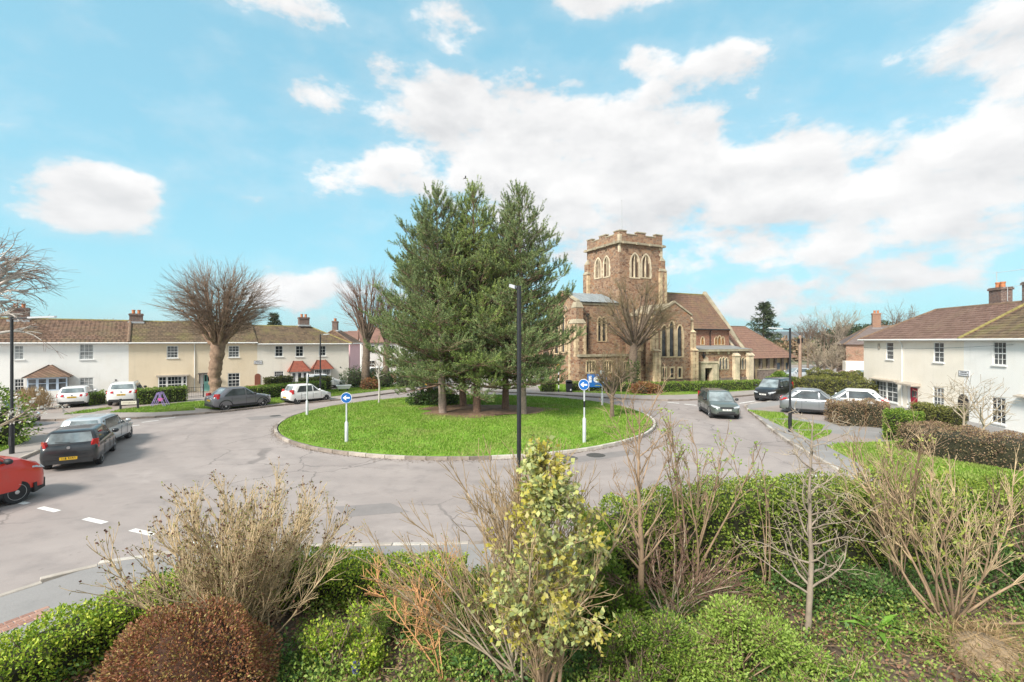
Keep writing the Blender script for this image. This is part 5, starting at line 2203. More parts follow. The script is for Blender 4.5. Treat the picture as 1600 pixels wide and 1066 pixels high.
def interp(pts, x):
    if x <= pts[0][0]:
        return pts[0][1]
    for (a, za), (b, zb) in zip(pts, pts[1:]):
        if x <= b:
            t = (x - a) / (b - a)
            return za + (zb - za) * t
    return pts[-1][1]


WHEELS = {}


def wheel_meshes(r, style):
    key = (round(r, 3), style)
    if key in WHEELS:
        return WHEELS[key]
    t = MB()
    t.lathe([(r * .62, -.095), (r * .94, -.1), (r, -.075), (r, .075), (r * .94, .1), (r * .62, .095)], 28, axis='y')
    tm = t.mesh('wheel', M_RUBBER, 40)
    q = MB()
    q.cur = 0
    q.lathe([(r * .1, .045), (r * .63, .05), (r * .63, .06), (r * .1, .055)], 20, axis='y')
    q.cur = 1
    q.lathe([(r * .60, .05), (r * .66, .10), (r * .68, .10), (r * .66, .05)], 24, axis='y')
    n = {'alloy': 5, 'steel': 9, 'dark': 5}[style]
    for k in range(n):
        a = 2 * math.pi * k / n
        d = Vector((math.cos(a), 0, math.sin(a)))
        s_ = Vector((-math.sin(a), 0, math.cos(a)))
        w0, w1 = (r * .13, r * .19) if style != 'steel' else (r * .17, r * .13)
        p = [d * r * .08 - s_ * w0, d * r * .08 + s_ * w0, d * r * .63 + s_ * w1, d * r * .63 - s_ * w1]
        q.extrude([c + Vector((0, .062, 0)) for c in p], (0, .03, 0))
    q.lathe([(r * .17, .06), (r * .17, .1), (r * .1, .105)], 12, axis='y')
    rm = q.mesh('rim', [M_RIMD, M_RIM if style != 'dark' else M_PLAST], 40)
    WHEELS[key] = (tm, rm)
    return WHEELS[key]


def make_car(label, paintm, pos, heading, L=4.2, W=1.78, H=1.47, wb=2.6, r=.315, hood=.78, belt=.95, cowl=.96, xw=.95, xrf=.15, xrr=-1.55, xrb=-1.95,
             tailz=.92, noseh=.62, clear=.2, rim='alloy', rear='tall', cladding=False, rails=False, plate=True, fo=None, cat='car', name='parked_car',
             roofm=None, rearside=True, glass=None, lit=False, tilt=0.0, rtail=0.72, side3=True, dark_bumper=False):
    """pos: ground point under the car's centre; heading: direction of its nose (dx, dy)"""
    ang = math.atan2(heading[1], heading[0])
    root = empty(name, (pos[0], pos[1], pos[2] if len(pos) > 2 else 0), ang, label, cat)
    hl, hw = L / 2, W / 2
    fo = fo if fo is not None else (L - wb) * .48
    xf, xr = hl - fo, hl - fo - wb
    top = [(-hl, tailz - .16), (-hl + .05, tailz - .04), (-hl + .2, tailz + .03), (xrb, belt + .03), (xw - .1, cowl), (xw + .25, cowl - .035), (hl - .75, hood + (cowl - hood) * .38), (hl - .35, hood), (hl - .12, noseh + .06), (hl, noseh - .08)]
    st = [-hl, -hl + .04, -hl + .14, -hl + .35, -hl + .7] + list(np.linspace(-hl + 1.0, hl - 1.0, 9)) + [hl - .75, hl - .5, hl - .3, hl - .15, hl - .05, hl]
    plan = [(-hl, .82), (-hl + .04, .9), (-hl + .14, .955), (-hl + .4, .985), (-hl + .9, 1.0), (hl - .95, 1.0), (hl - .6, .975), (hl - .32, .92), (hl - .14, .83), (hl - .04, .72), (hl, .64)]
    bot = [(-hl, clear + .2), (-hl + .06, clear + .1), (-hl + .4, clear + .02), (0, clear), (hl - .4, clear + .0), (hl - .05, clear + .05), (hl, clear + .14)]
    m = MB()
    rings = []
    for x in st:
        T, B, w = interp(top, x), interp(bot, x), hw * interp(plan, x)
        c = .035 if x > xw else .01
        h = T - B
        half = [(.0, B), (.82 * w, B), (.955 * w, B + .05), (.985 * w, B + .18 * h), (1.0 * w, B + .45 * h), (.995 * w, B + .68 * h), (.965 * w, T - .09), (.925 * w, T - .025), (.82 * w, T + c * .2), (.5 * w, T + c * .75), (0, T + c)]
        ring = [(x, y, z) for y, z in half] + [(x, -y, z) for y, z in reversed(half[1:-1])]
        rings.append(ring)
    n = len(rings[0])
    for ring in rings:
        m.v.extend(ring)
    for i in range(len(rings) - 1):
        for k in range(n):
            k2 = (k + 1) % n
            m.face((i * n + k, i * n + k2, (i + 1) * n + k2, (i + 1) * n + k))
    m.face([k for k in reversed(range(n))])
    m.face([(len(rings) - 1) * n + k for k in range(n)])
    me = m.mesh('body', [paintm, M_PLAST])
    body = link('body', me, root)
    # wheel arches
    cut = MB()
    for x in (xf, xr):
        for sg in (-1, 1):
            y0, y1 = sorted((sg * (hw - .3), sg * (hw + .2)))
            cut.lathe([(r * 1.16, y0), (r * 1.16, y1)], 24, (x, 0, r), 'y')
    cme = cut.mesh('cut', M_PLAST)
    co = link('cut', cme)
    md = body.modifiers.new('arch', 'BOOLEAN')
    md.operation = 'DIFFERENCE'
    md.object = co
    md.solver = 'EXACT'
    dg = bpy.context.evaluated_depsgraph_get()
    nm = bpy.data.meshes.new_from_object(body.evaluated_get(dg))
    body.modifiers.clear()
    body.data = nm
    bpy.data.objects.remove(co)
    mi = []
    for p in nm.polygons:
        c = p.center
        ins = any((c.x - x) ** 2 + (c.z - r) ** 2 < (r * 1.165) ** 2 for x in (xf, xr)) and abs(c.y) < hw * 1.01 and abs(p.normal.y) < .97
        ins2 = any((c.x - x) ** 2 + (c.z - r) ** 2 < (r * 1.14) ** 2 for x in (xf, xr)) and abs(c.y) < hw - .2
        low = c.z < clear + .14 and abs(p.normal.z) < .99
        mi.append(1 if ins or ins2 or low or p.normal.z < -.9 else 0)
    nm.materials.clear()
    nm.materials.append(paintm)
    nm.materials.append(M_PLAST)
    nm.polygons.foreach_set('material_index', mi)
    nm.polygons.foreach_set('use_smooth', [True] * len(nm.polygons))
    nm.set_sharp_from_angle(angle=R(38))
    nm.name = 'body'
    # cabin
    z0 = belt - .03

    def zz(t):
        return z0 + (H - z0) * t

    def chw(t):
        return hw * (.955 - .20 * t ** 1.25)

    def cxf(t):
        return xw + (xrf - xw) * t ** 1.0

    def cxr(t):
        return xrb + (xrr - xrb) * t

    def bow_f(y, t):
        return .13 * (abs(y) / chw(t)) ** 2.2

    def bow_r(y, t):
        return .09 * (abs(y) / chw(t)) ** 2.4
    m = MB()
    lev = [(-.08, 1, 0), (0, 1, 0), (.3, 1, 0), (.6, 1, 0), (.86, 1, 0), (.95, .965, 0), (1.0, .87, .0), (1.02, .6, 0), (1.028, .25, 0)]
    ys = [-.92, -.75, -.45, 0, .45, .75, .92]
    rings = []
    for (t, s_, _) in lev:
        tt = min(max(t, 0), .95)
        w = chw(tt)
        xm = (cxf(tt) + cxr(tt)) / 2
        ring = []
        fr = [(cxf(tt) - bow_f(y * w, tt), y * w) for y in ys]
        rrr = [(cxr(tt) + bow_r(y * w, tt), y * w) for y in reversed(ys)]
        side = np.linspace(fr[-1][0] - .1, rrr[0][0] + .08, 7)
        pts = fr + [(x, w) for x in side] + rrr + [(x, -w) for x in reversed(side)]
        for (x, y) in pts:
            ring.append((xm + (x - xm) * (s_ if t > .9 else 1), y * s_, z0 + (H - z0) * t))
        rings.append(ring)
    n = len(rings[0])
    for ring in rings:
        m.v.extend(ring)
    for i in range(len(rings) - 1):
        for k in range(n):
            k2 = (k + 1) % n
            m.face((i * n + k, i * n + k2, (i + 1) * n + k2, (i + 1) * n + k))
    m.face([(len(rings) - 1) * n + k for k in range(n)])
    cabin = m.build('cabin', roofm or paintm, root, 42)
    glass = glass or M_CGL
    e = .008
    # windscreen and rear window
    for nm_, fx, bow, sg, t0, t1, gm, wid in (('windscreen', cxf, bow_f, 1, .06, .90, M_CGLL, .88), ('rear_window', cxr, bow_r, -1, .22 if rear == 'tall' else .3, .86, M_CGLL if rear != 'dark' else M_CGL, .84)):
        g = MB()
        gy = np.linspace(-wid, wid, 9)
        gt = np.linspace(t0, t1, 5)
        b = len(g.v)
        for t in gt:
            for y in gy:
                w = chw(t)
                g.v.append((fx(t) - sg * bow(y * w, t) + sg * (e + .006), y * w, zz(t) + .006))
        for i in range(4):
            for k in range(8):
                g.face((i * 9 + k, i * 9 + k + 1, (i + 1) * 9 + k + 1, (i + 1) * 9 + k))
        wo = g.build(nm_, gm, cabin, 60)
        if nm_ == 'rear_window':
            wp = MB()
            t = t0 + .05
            wp.tube([(cxr(t) - .02, -.02, zz(t)), (cxr(t + .05) - .02 + .01, .42, zz(t + .04))], .012, 4)
            wp.build('wiper', M_PLAST, wo)
    # side windows
    t0, t1 = .07, .84
    bp = xf - wb * .47
    for sg in (-1, 1):
        spans = [('front', bp + .05, None), ('rear', None, bp - .05)]
        for kind, lo, hi in spans:
            g = MB()
            rows = []
            for t in (t0, .45, t1):
                if kind == 'front':
                    a, b = lo, cxf(t) - .26 + .02 * t
                else:
                    b = hi
                    a = max(cxr(t) + .42 + .1 * t, xr - .25 + .2 * t) if side3 else cxr(t) + .3
                    if not rearside:
                        a = bp - .6
                rows.append([(x, sg * (chw(t) + e), zz(t)) for x in np.linspace(a, b, 4)])
            for row in rows:
                g.v.extend(row)
            for i in range(2):
                for k in range(3):
                    g.face((i * 4 + k, i * 4 + k + 1, (i + 1) * 4 + k + 1, (i + 1) * 4 + k))
            g.build('side_window', glass, cabin, 60)
        if side3 and L > 4.15:
            g = MB()
            tri = []
            for t in (t0, t1 * .9):
                a = cxr(t) + .2 + .05 * t
                b = max(cxr(t) + .34 + .1 * t, xr - .33 + .2 * t)
                tri.append([(a, sg * (chw(t) + e - .004), zz(t)), (b, sg * (chw(t) + e - .004), zz(t))])
            g.poly([tri[0][0], tri[0][1], tri[1][1], tri[1][0]])
            g.build('side_window', glass, cabin)
        # door seams, handle, mirror, sill
        s_ = MB()
        for x in (bp, xf - r * 1.16 - .12, xr + r * 1.16 - .02):
            zt = interp(top, x) - .11
            s_.box(x - .006, x + .006, sg * (hw * 1.003) - .004, sg * (hw * 1.003) + .004, clear + .2, zt)
        s_.build('door_seam', M_PLAST, body)
        h_ = MB()
        for x in (bp + .12, xr + r * 1.16 + .16):
            h_.box(x, x + .17, sg * hw * .99 - .03, sg * hw * .99 + .03, belt - .17, belt - .14)
        h_.build('door_handle', paintm, body)
        mr = MB()
        mx = xw - .32
        mr.lathe([(.02, -.13), (.075, -.09), (.095, 0), (.08, .08), (.02, .11)], 10, (mx, sg * (hw + .1), belt + .09), 'y')
        mr.build('mirror', paintm if not (cladding or dark_bumper) else M_PLAST, root, 60)
        if cladding:
            c_ = MB()
            c_.box(xr + r * 1.2, xf - r * 1.2, sg * hw * .985 - .02, sg * hw * .985 + .02, clear + .03, clear + .2)
            for x in (xf, xr):
                prev = None
                for k in range(15):
                    a = math.pi * (-.05 + 1.1 * k / 14)
                    pi_ = (x + r * 1.16 * math.cos(a), r + r * 1.16 * math.sin(a))
                    po_ = (x + r * 1.33 * math.cos(a), r + r * 1.33 * math.sin(a))
                    if prev:
                        yy = sg * (hw + .006)
                        c_.poly([(prev[0][0], yy, prev[0][1]), (pi_[0], yy, pi_[1]), (po_[0], yy, po_[1]), (prev[1][0], yy, prev[1][1])])
                    prev = (pi_, po_)
            c_.build('cladding', M_PLAST, body)
        if rails:
            q = MB()
            a, b = xrr + .15, xrf - .1
            q.tube([(a, sg * chw(.9) * .93, H - .03), (a + .1, sg * chw(.9) * .93, H + .05), (b - .1, sg * chw(.9) * .93, H + .05), (b, sg * chw(.9) * .93, H - .03)], .022, 6)
            q.build('roof_rail', M_PLAST if rails != 'silver' else M_GALV, root)
    # lamps
    nz = noseh
    for sg in (-1, 1):
        q = MB()
        xa = hl - .2
        wq = hw * interp(plan, xa)
        pts = [(hl - .03, sg * hw * .46, nz + .0), (hl - .13, sg * hw * .84, nz + .03), (hl - .42, sg * hw * .955, nz + .12), (hl - .44, sg * hw * .93, nz + .17), (hl - .16, sg * hw * .72, nz + .13), (hl - .05, sg * hw * .45, nz + .07)]
        q.extrude([(p[0] + .035, p[1] * 1.015, p[2] - .03) for p in pts], (-.14, -sg * .05, 0))
        q.build('headlight', M_CLEAR, root)
        q = MB()
        if rear == 'tall':
            za, zb = tailz - .34, tailz + .16
            pts = [(-hl + .05, sg * hw * .66, za + .1), (-hl + .15, sg * hw * .905, za), (-hl + .4, sg * hw * .965, za + .2), (-hl + .36, sg * hw * .93, zb), (-hl + .14, sg * hw * .80, zb)]
        elif rear == 'van':
            za, zb = tailz - .15, tailz + .35
            pts = [(-hl + .02, sg * hw * .74, za), (-hl + .06, sg * hw * .89, za), (-hl + .16, sg * hw * .9, zb), (-hl + .12, sg * hw * .76, zb)]
        else:
            za, zb = tailz - .19, tailz - .02
            pts = [(-hl + .01, sg * hw * .5, za + .02), (-hl + .10, sg * hw * .955, za), (-hl + .42, sg * hw * 1.0, zb - .04), (-hl + .36, sg * hw * .975, zb + .03), (-hl + .05, sg * hw * .52, zb)]
        q.extrude([(p[0] - .045, p[1] * 1.018, p[2]) for p in pts], (.13, -sg * .06, 0))
        q.build('tail_light', M_RED if not lit else M_AMBER, root)
    q = MB()
    q.box(hl - .1, hl + .012, -hw * .44, hw * .44, nz - .06, nz + .04)
    q.box(hl - .12, hl + .018, -hw * .55, hw * .55, clear + .13, clear + .27)
    q.build('grille', M_PLAST, root)
    q = MB()
    q.box(-hl - .014, -hl + .1, -hw * .8, hw * .8, clear + .1, clear + .26 if not dark_bumper else clear + .42)
    q.build('rear_bumper', M_PLAST, root)
    if dark_bumper:
        q = MB()
        q.extrude([(hl - .45, -hw * .99, clear + .02), (hl + .03, -hw * .66, clear + .06), (hl + .05, 0, clear + .06), (hl + .03, hw * .66, clear + .06), (hl - .45, hw * .99, clear + .02)], (0, 0, .3))
        q.build('front_bumper', M_PLAST, root)
    if plate:
        for x, zc, mt, nm_ in ((-hl - .016, rtail * tailz, M_PLY, 'rear_plate'), (hl + .02, nz - .13, M_PLW, 'front_plate')):
            q = MB()
            sg = 1 if x > 0 else -1
            q.box(min(x, x - sg * .05), max(x, x - sg * .05), -.26, .26, zc - .055, zc + .055)
            po_ = q.build(nm_, mt, root)
            q = MB()
            rr_ = random.Random(int(L * 1000))
            for k in range(7):
                y = -.205 + .058 * k + (.03 if k > 3 else 0)
                q.box(x, x + sg * .002, y, y + .016, zc - .036, zc + .036)
                q.box(x, x + sg * .002, y + .016, y + .034, zc + rr_.choice((-.036, -.005, .022)), zc + rr_.choice((.036, .0361, .01)) + .015)
            q.build('plate_characters', M_BLACKM, po_)
        q = MB()
        q.lathe([(.055, -hl - .012), (.05, -hl + .05)], 12, (0, 0, tailz - .08), 'x')
        q.build('badge', M_RIM, root)
    tm, rm = wheel_meshes(r, rim)
    for x in (xf, xr):
        for sg in (-1, 1):
            w_ = link('wheel', tm, root, (x, sg * (hw - .115), r), (0, 0, 0 if sg > 0 else math.pi))
            link('rim', rm, w_)
    return root


def fwd(p, h, dist):
    v = Vector((h[0], h[1])).normalized() * dist
    return (p[0] + v.x, p[1] + v.y)


def side(p, h, dist):
    """shift to the left of heading h"""
    v = Vector((-h[1], h[0])).normalized() * dist
    return (p[0] + v.x, p[1] + v.y)


def hd(deg):
    """heading given in degrees clockwise from straight away from the camera"""
    return (math.sin(R(deg)), math.cos(R(deg)))


P_RED = paint('paint_red', (0.62, 0.035, 0.02))
P_BLK = paint('paint_charcoal', (0.028, 0.03, 0.034), 0.3)
P_SIL = paint('paint_silver', (0.52, 0.55, 0.57), 0.35, .3)
P_WHT = paint('paint_white', (0.80, 0.80, 0.79))
P_GRY = paint('paint_grey', (0.19, 0.19, 0.21), 0.4, .3)
P_GRN = paint('paint_grey_green', (0.13, 0.155, 0.14), 0.4, .3)
P_VAN = paint('paint_black', (0.012, 0.013, 0.015), 0.2)
P_STL = paint('paint_steel_grey', (0.27, 0.285, 0.305), 0.5, .3)
P_MAR = paint('paint_maroon', (0.16, 0.012, 0.02), 0.3)
P_DGN = paint('paint_dark_green', (0.02, 0.04, 0.03), 0.2)

# parked along the left: red van, charcoal hatchback, silver hatchback
h = hd(14)
wp = G(26, 787)
c = side(fwd((wp.x, wp.y), h, -1.47), h, .9)
make_car('bright red small van with a black bumper, cut off by the left edge', P_RED, c, h, L=4.7, W=1.9, H=1.9, wb=2.9, r=.35, hood=1.2, belt=1.28, cowl=1.38, xw=1.5, xrf=.8, xrr=-2.15, xrb=-2.25,
         tailz=1.1, noseh=.92, clear=.2, rim='steel', rear='van', rearside=False, side3=False, name='parked_van', cat='van', dark_bumper=True, fo=.88)
h = hd(-31)
make_car('charcoal hatchback with a yellow rear plate parked ahead of the red van', P_BLK, fwd((-17.05, 18.45), h, 2.12), h, L=4.25, W=1.78, H=1.48, wb=2.65, r=.32, rear='tall', tailz=.98, belt=.96, xrr=-1.75, xrb=-2.03, rtail=.5)
h = hd(-21)
make_car('silver hatchback parked ahead of the charcoal one', P_SIL, side(fwd((-19.2, 23.5), h, .0), h, .85), h, L=4.2, W=1.76, H=1.48, wb=2.58, r=.31, rear='low', tailz=.98, rim='steel', xrr=-1.7, xrb=-2.0)
make_car('maroon car half hidden by the bush at the left edge, on the side road', P_MAR, (-30.2, 27.9), (.98, .1), L=4.2, H=1.5, rear='tall')
# on the drives
h = hd(-33)
make_car('white hatchback with its tail to the road on the left drive beside the straw-coloured bush', P_WHT, fwd((-32.25, 35.15), h, 2.0) + (.1,), h, L=4.05, W=1.74, H=1.48, wb=2.49, r=.31, rear='low', tailz=1.0, rtail=.78, xrr=-1.55, xrb=-1.9)
h = hd(-29)
make_car('white tall crossover with roof rails parked between the two clipped hedges', P_WHT, fwd((-29.4, 36.1), h, 2.2) + (.1,), h, L=4.5, W=1.84, H=1.7, wb=2.69, r=.35, rear='low', tailz=1.16, belt=1.1, cowl=1.12, hood=.95, noseh=.8, clear=.26, rtail=.74, cladding=True, rails='silver', xrr=-1.75, xrb=-2.1, xw=1.05)
# kerbside in front of the houses
h = Vector((.61, .79))
rw, fw_ = G(353, 643), G(409, 637)
c = ((rw.x + fw_.x) / 2, (rw.y + fw_.y) / 2)
make_car('dark grey crossover with black arches parked before the pollarded tree', P_GRY, side(c, h, .82), h, L=4.1, W=1.77, H=1.64, wb=2.56, r=.355, belt=1.06, cowl=1.08, hood=.95, noseh=.8, tailz=1.1, clear=.26, rear='tall', cladding=True, xrr=-1.15, xrb=-1.85, xw=1.02, xrf=.2)
h = Vector((.64, .77))
rw, fw_ = G(466, 632), G(507, 627.5)
c = ((rw.x + fw_.x) / 2, (rw.y + fw_.y) / 2)
make_car('small white hatchback parked by the kerb behind the left blue arrow sign', P_WHT, side(c, h, .75), h, L=3.65, W=1.62, H=1.52, wb=2.42, r=.29, belt=.95, tailz=1.0, rear='tall', rim='steel', xrr=-1.4, xrb=-1.66, xw=.92, xrf=.2, rtail=.55)
make_car('dark green off-roader with orange lamps lit, beyond the pine trunks', P_DGN, G(676, 611), (.1, 1), L=3.9, W=1.75, H=1.75, wb=2.3, r=.36, belt=1.1, cowl=1.12, hood=1.02, noseh=.85, tailz=1.15, clear=.3, rear='tall', cladding=True, lit=True, xrr=-1.75, xrb=-1.85, xw=.7, xrf=.35, name='car')
# right-hand side
h = (-.16, -.985)
p = G(1136, 656.5)
make_car('grey-green estate car with roof rails and white front plate facing the camera', P_GRN, fwd(p, h, -2.25), h, L=4.5, W=1.8, H=1.64, wb=2.88, r=.335, belt=1.05, cowl=1.06, hood=.95, noseh=.76, tailz=1.05, clear=.24, rear='van', cladding=True, rails=True, xrr=-2.0, xrb=-2.15, xw=1.1, xrf=.35, name='estate_car')
h = (-.75, -.66)
p = G(1191, 628)
make_car('black people carrier turning in from the road beside the church', P_VAN, fwd(p, h, -2.35), h, L=4.5, W=1.8, H=1.82, wb=2.68, r=.32, belt=1.12, cowl=1.14, hood=1.0, noseh=.74, tailz=1.1, clear=.2, rear='van', xrr=-2.05, xrb=-2.18, xw=1.3, xrf=.55, name='people_carrier', roofm=P_VAN)
h = (.85, -.53)
rw, fw_ = G(1237, 646.5, .1), G(1292, 650.5, .1)
c = ((rw.x + fw_.x) / 2, (rw.y + fw_.y) / 2)
make_car('steel-grey crossover on the right-hand drive behind the lamp post', P_STL, side(fwd(c, h, .45), h, .85) + (.1,), h, L=4.3, W=1.85, H=1.68, wb=2.6, r=.37, belt=1.06, cowl=1.08, hood=.95, noseh=.78, tailz=1.08, clear=.22, rear='low', xrr=-1.3, xrb=-1.95, xw=1.0, cladding=False)
h = (-.86, .5)
make_car('white car beside the steel-grey crossover, half behind the brown hedge', P_WHT, (23.2, 33.1, .1), h, L=4.3, W=1.82, H=1.62, wb=2.6, r=.34, belt=1.04, tailz=1.06, rear='low', xrr=-1.4, xrb=-2.0)
make_car('silver saloon parked beyond the telegraph pole', P_SIL, (36.2, 61.5, .1), (-.98, -.15), L=4.5, H=1.45, wb=2.65, rear='low')
make_car('white car in the far car park, behind the left brick gate pillar', P_WHT, (40.0, 57.0, .1), (.35, .94), L=4.2, H=1.48, rear='tall')
make_car('white car in the far car park, right of the brick gate pillars', P_WHT, (42.6, 58.6, .1), (-.3, -.95), L=4.2, H=1.45, rear='tall')
make_car('white car showing above the fence beside the pink house', P_WHT, (-16.9, 62.0, .1), (1, .1), L=4.2, H=1.6, rear='low')
make_car('white car parked in front of the second clay-red bay, behind the hedge', P_WHT, (-19.6, 50.0, .1), (.8, .6), L=4.1, H=1.5, rear='low')
# ================================================================== street furniture
def lamp_column(loc, h, ang, label, arm=0.9, base_h=1.3, r0=.09, r1=.055, head=True):
    """tubular column with a thicker base, short arm and flat lantern; arm points along local +x"""
    r = empty('lamp_post', loc, ang, label, 'lamp post', 'street lamps')
    m = MB()
    m.tube([(0, 0, 0), (0, 0, base_h)], r0, 12)
    m.build('base', M_BLACKM, r, 40)
    m = MB()
    m.tube([(0, 0, base_h), (0, 0, base_h + .12), (0, 0, h)], [r0, r1 * 1.05, r1], 12)
    m.tube([(0, 0, h - .08), (arm * .45, 0, h - .04)], .03, 8)
    m.build('column', M_BLACKM, r, 40)
    m = MB()
    m.extrude([(arm * .4, -.1, h - .07), (arm, -.06, h - .03), (arm + .06, 0, h - .02), (arm, .06, h - .03), (arm * .4, .1, h - .07)], (0, 0, .07))
    m.build('lantern', mat('lantern_grey', (.5, .52, .54), .5, .08), r)
    m = MB()
    m.box(-.06, .06, -r0 - .006, -r0 * .5, .35, .75)
    m.build('door', mat('black_metal_door', (.03, .03, .033), .5, .1), r)
    return r


p = at(811, 10.45)
lamp_column((p.x, p.y, .1), 6.1, R(160), 'tall black lamp post in front of the island, nearest the camera', arm=.17, r0=.06, r1=.046, base_h=1.4)
p = G(18.5, 709, .1)
lamp_column((p.x, p.y, .1), 5.95, 0, 'black lamp post on the grass corner at the left edge', arm=1.9)
p = G(1234.5, 675, .1)
lamp_column((p.x, p.y, .1), 5.6, R(180), 'black lamp post on the right-hand verge beside the steel-grey crossover', arm=1.1)
p = at(500.5, 41.5)
lamp_column((p.x, p.y, .1), 5.5, 0, 'black lamp post in front of the ivory house with red bays', arm=.75)

M_SIGNB = mat('sign_blue', (0.006, 0.115, 0.4), 0.35, 0.04)
M_SIGNW = mat('sign_white', (0.82, 0.82, 0.82), 0.4, 0.03)


def arrow_sign(loc, h, ang, label, rad=.3, base_h=.95, greybase=True, tilt=0, tape=False):
    """round blue sign with a white arrow, on a two-diameter grey post; faces local -y"""
    r = empty('direction_sign', loc, ang, label, 'road sign', 'blue arrow signs on the island')
    m = MB()
    m.tube([(0, 0, 0), (0, 0, base_h), (0, 0, base_h + .06)], [.083, .083, .04], 12)
    m.tube([(0, 0, base_h + .05), (0, 0, h + rad)], .04, 10)
    m.build('post', mat('pale_grey_post', (.52, .54, .56), .55, .15, 3), r, 40)
    zc = h
    m = MB()
    m.lathe([(rad, -.075), (rad, -.055)], 32, (0, 0, zc), 'y')
    d = m.build('sign_disc', M_SIGNW, r)
    m = MB()
    m.lathe([(rad * .93, -.079), (rad * .93, -.0752)], 32, (0, 0, zc), 'y')
    m.build('sign_face', M_SIGNB, d)
    m = MB()
    a = rad * .62
    pts = [(-a, zc), (-a * .2, zc + a * .68), (a * .12, zc + a * .68), (-a * .25, zc + a * .22), (a * 1.05, zc + a * .22), (a * 1.05, zc - a * .22), (-a * .25, zc - a * .22), (a * .12, zc - a * .68), (-a * .2, zc - a * .68)]
    for tri in ((0, 1, 2, 3), (0, 8, 7, 6)):
        pass
    P3 = [(x, -.082, z) for x, z in pts]
    t = tessellate_polygon([[Vector(p) for p in P3]])
    for f in t:
        m.poly([P3[f[0]], P3[f[1]], P3[f[2]]])
    m.build('arrow', M_SIGNW, d)
    m = MB()
    m.box(-.06, .06, -.056, -.03, zc - .03, zc + .03)
    m.box(-.06, .06, -.056, -.03, zc + .12, zc + .16).box(-.06, .06, -.056, -.03, zc - .16, zc - .12)
    m.build('bracket', M_GALV, r)
    if tape:
        m = MB()
        m.lathe([(.043, base_h + .55), (.043, base_h + .85)], 10)
        m.build('band', M_BLACKM, r)
    return r


def isl_pt(x, y):
    d = (EYE - .2) * FPX / (y - 533)
    X = (x - 800) / FPX * d
    return (X, d, island_z(X, d) - .02)


q = isl_pt(541.5, 690)
arrow_sign(q, zat(621.5, q[1]) - q[2], R(8), 'blue arrow sign on the left part of the island, facing the camera', rad=.255)
q = isl_pt(913, 690)
arrow_sign(q, zat(601, q[1]) - q[2], R(-28), 'taller blue arrow sign on the right part of the island', rad=.265, base_h=1.15, tape=True)
q = isl_pt(475, 648)
arrow_sign((q[0] + .2, q[1], .12), zat(591, q[1]) - .1, R(105), 'arrow sign seen nearly edge-on at the left rim of the island', rad=.3)
q = isl_pt(945, 634)
arrow_sign((q[0] - .2, q[1], .13), zat(585, q[1]) - .1, R(175), 'arrow sign seen from behind beyond the small tree on the island', rad=.28)

# street name board on two posts
p = G(202, 640, .1)
r = empty('street_name_board', (p.x, p.y, .1), R(18), 'low pale street name board on two black posts before the clipped hedge', 'street sign')
m = MB()
for x in (-.52, .52):
    m = MB()
    m.box(x - .055, x + .055, -.05, .05, 0, .78)
    m.build('post', M_BLACKM, r)
m = MB()
m.box(-.46, .46, -.075, -.052, .36, .62)
b_ = m.build('board', mat('sign_cream', (.66, .62, .52), .6, .08), r)
m = MB()
rr = random.Random(5)
x = -.36
while x < .34:
    m.box(x, x + .02, -.078, -.0755, .45, .53)
    m.box(x + .02, x + .045, -.078, -.0755, .45 + rr.choice((0, .03, .06)), .465 + rr.choice((0, .03, .06)))
    x += .075
m.build('lettering', mat('lettering_brown', (.2, .13, .1), .7, .1), b_)

# purple frame with pink seat
p = G(247, 636, .1)
r = empty('toy_swing', (p.x, p.y, .1), R(15), 'small purple A-frame toy swing with a pink seat before the hedge', 'toy')
M_PUR = mat('purple_plastic', (.32, .24, .5), .5, .08)
m = MB()
for (x0, x1) in ((-.5, -.06), (-.36, .0), (.5, .06), (.36, .0)):
    m.tube([(x0, 0, 0), (x1, 0, 1.05)], .028, 6)
    m.tube([(x0, .7, 0), (x1, .7, 1.05)], .028, 6)
for t in (.2, .45, .7):
    for sg in (-1, 1):
        m.tube([(sg * (.5 - .44 * t), 0, 1.05 * t), (sg * (.36 - .36 * t), 0, 1.05 * t)], .02, 5)
m.tube([(0, -.02, 1.05), (0, .72, 1.05)], .03, 6)
m.build('frame', M_PUR, r)
m = MB()
m.frustum((.14, .1), (.1, .1), (.16, .13), .42, .62)
m.tube([(.14, .1, .6), (.03, .1, 1.03)], .012, 4)
m.build('seat', mat('pink_plastic', (.75, .12, .38), .5, .06), r)

# zebra-style beacon, litter bin, notice board and bench before the church
p = G(873, 612.5, .1)
r = empty('beacon', (p.x, p.y, .1), 0, 'banded beacon pole with an amber globe beside the church lawn', 'beacon')
m = MB()
z = 0
for k in range(7):
    m.cur = k % 2
    m.lathe([(.06, z), (.06, z + .33)], 12)
    z += .33
m.build('pole', [M_BLACKM, M_SIGNW], r)
m = MB()
m.lathe([(.05, z), (.15, z + .06), (.19, z + .18), (.15, z + .31), (.05, z + .36)], 14)
m.build('globe', mat('amber_globe', (.75, .36, .04), .4, .1), r, 60)

p = G(889, 612.5, .1)
r = empty('litter_bin', (p.x, p.y, .1), 0, 'black litter bin beside the beacon at the church', 'litter bin')
m = MB()
m.frustum((0, 0), (.27, .25), (.3, .28), 0, .82)
m.build('body', M_BLACKM, r)
m = MB()
for x in (-.27, .27):
    m.box(x - .03, x + .03, -.26, .26, .822, 1.02)
m.box(-.3, .3, .2, .26, .822, 1.02)
m.build('opening', M_PLAST, r)
m = MB()
m.frustum((0, 0), (.32, .3), (.2, .18), 1.022, 1.14)
m.build('hood', M_BLACKM, r)
m = MB()
m.box(.08, .2, -.27, -.26, .15, .3)
m.build('label_plate', M_SIGNW, r)

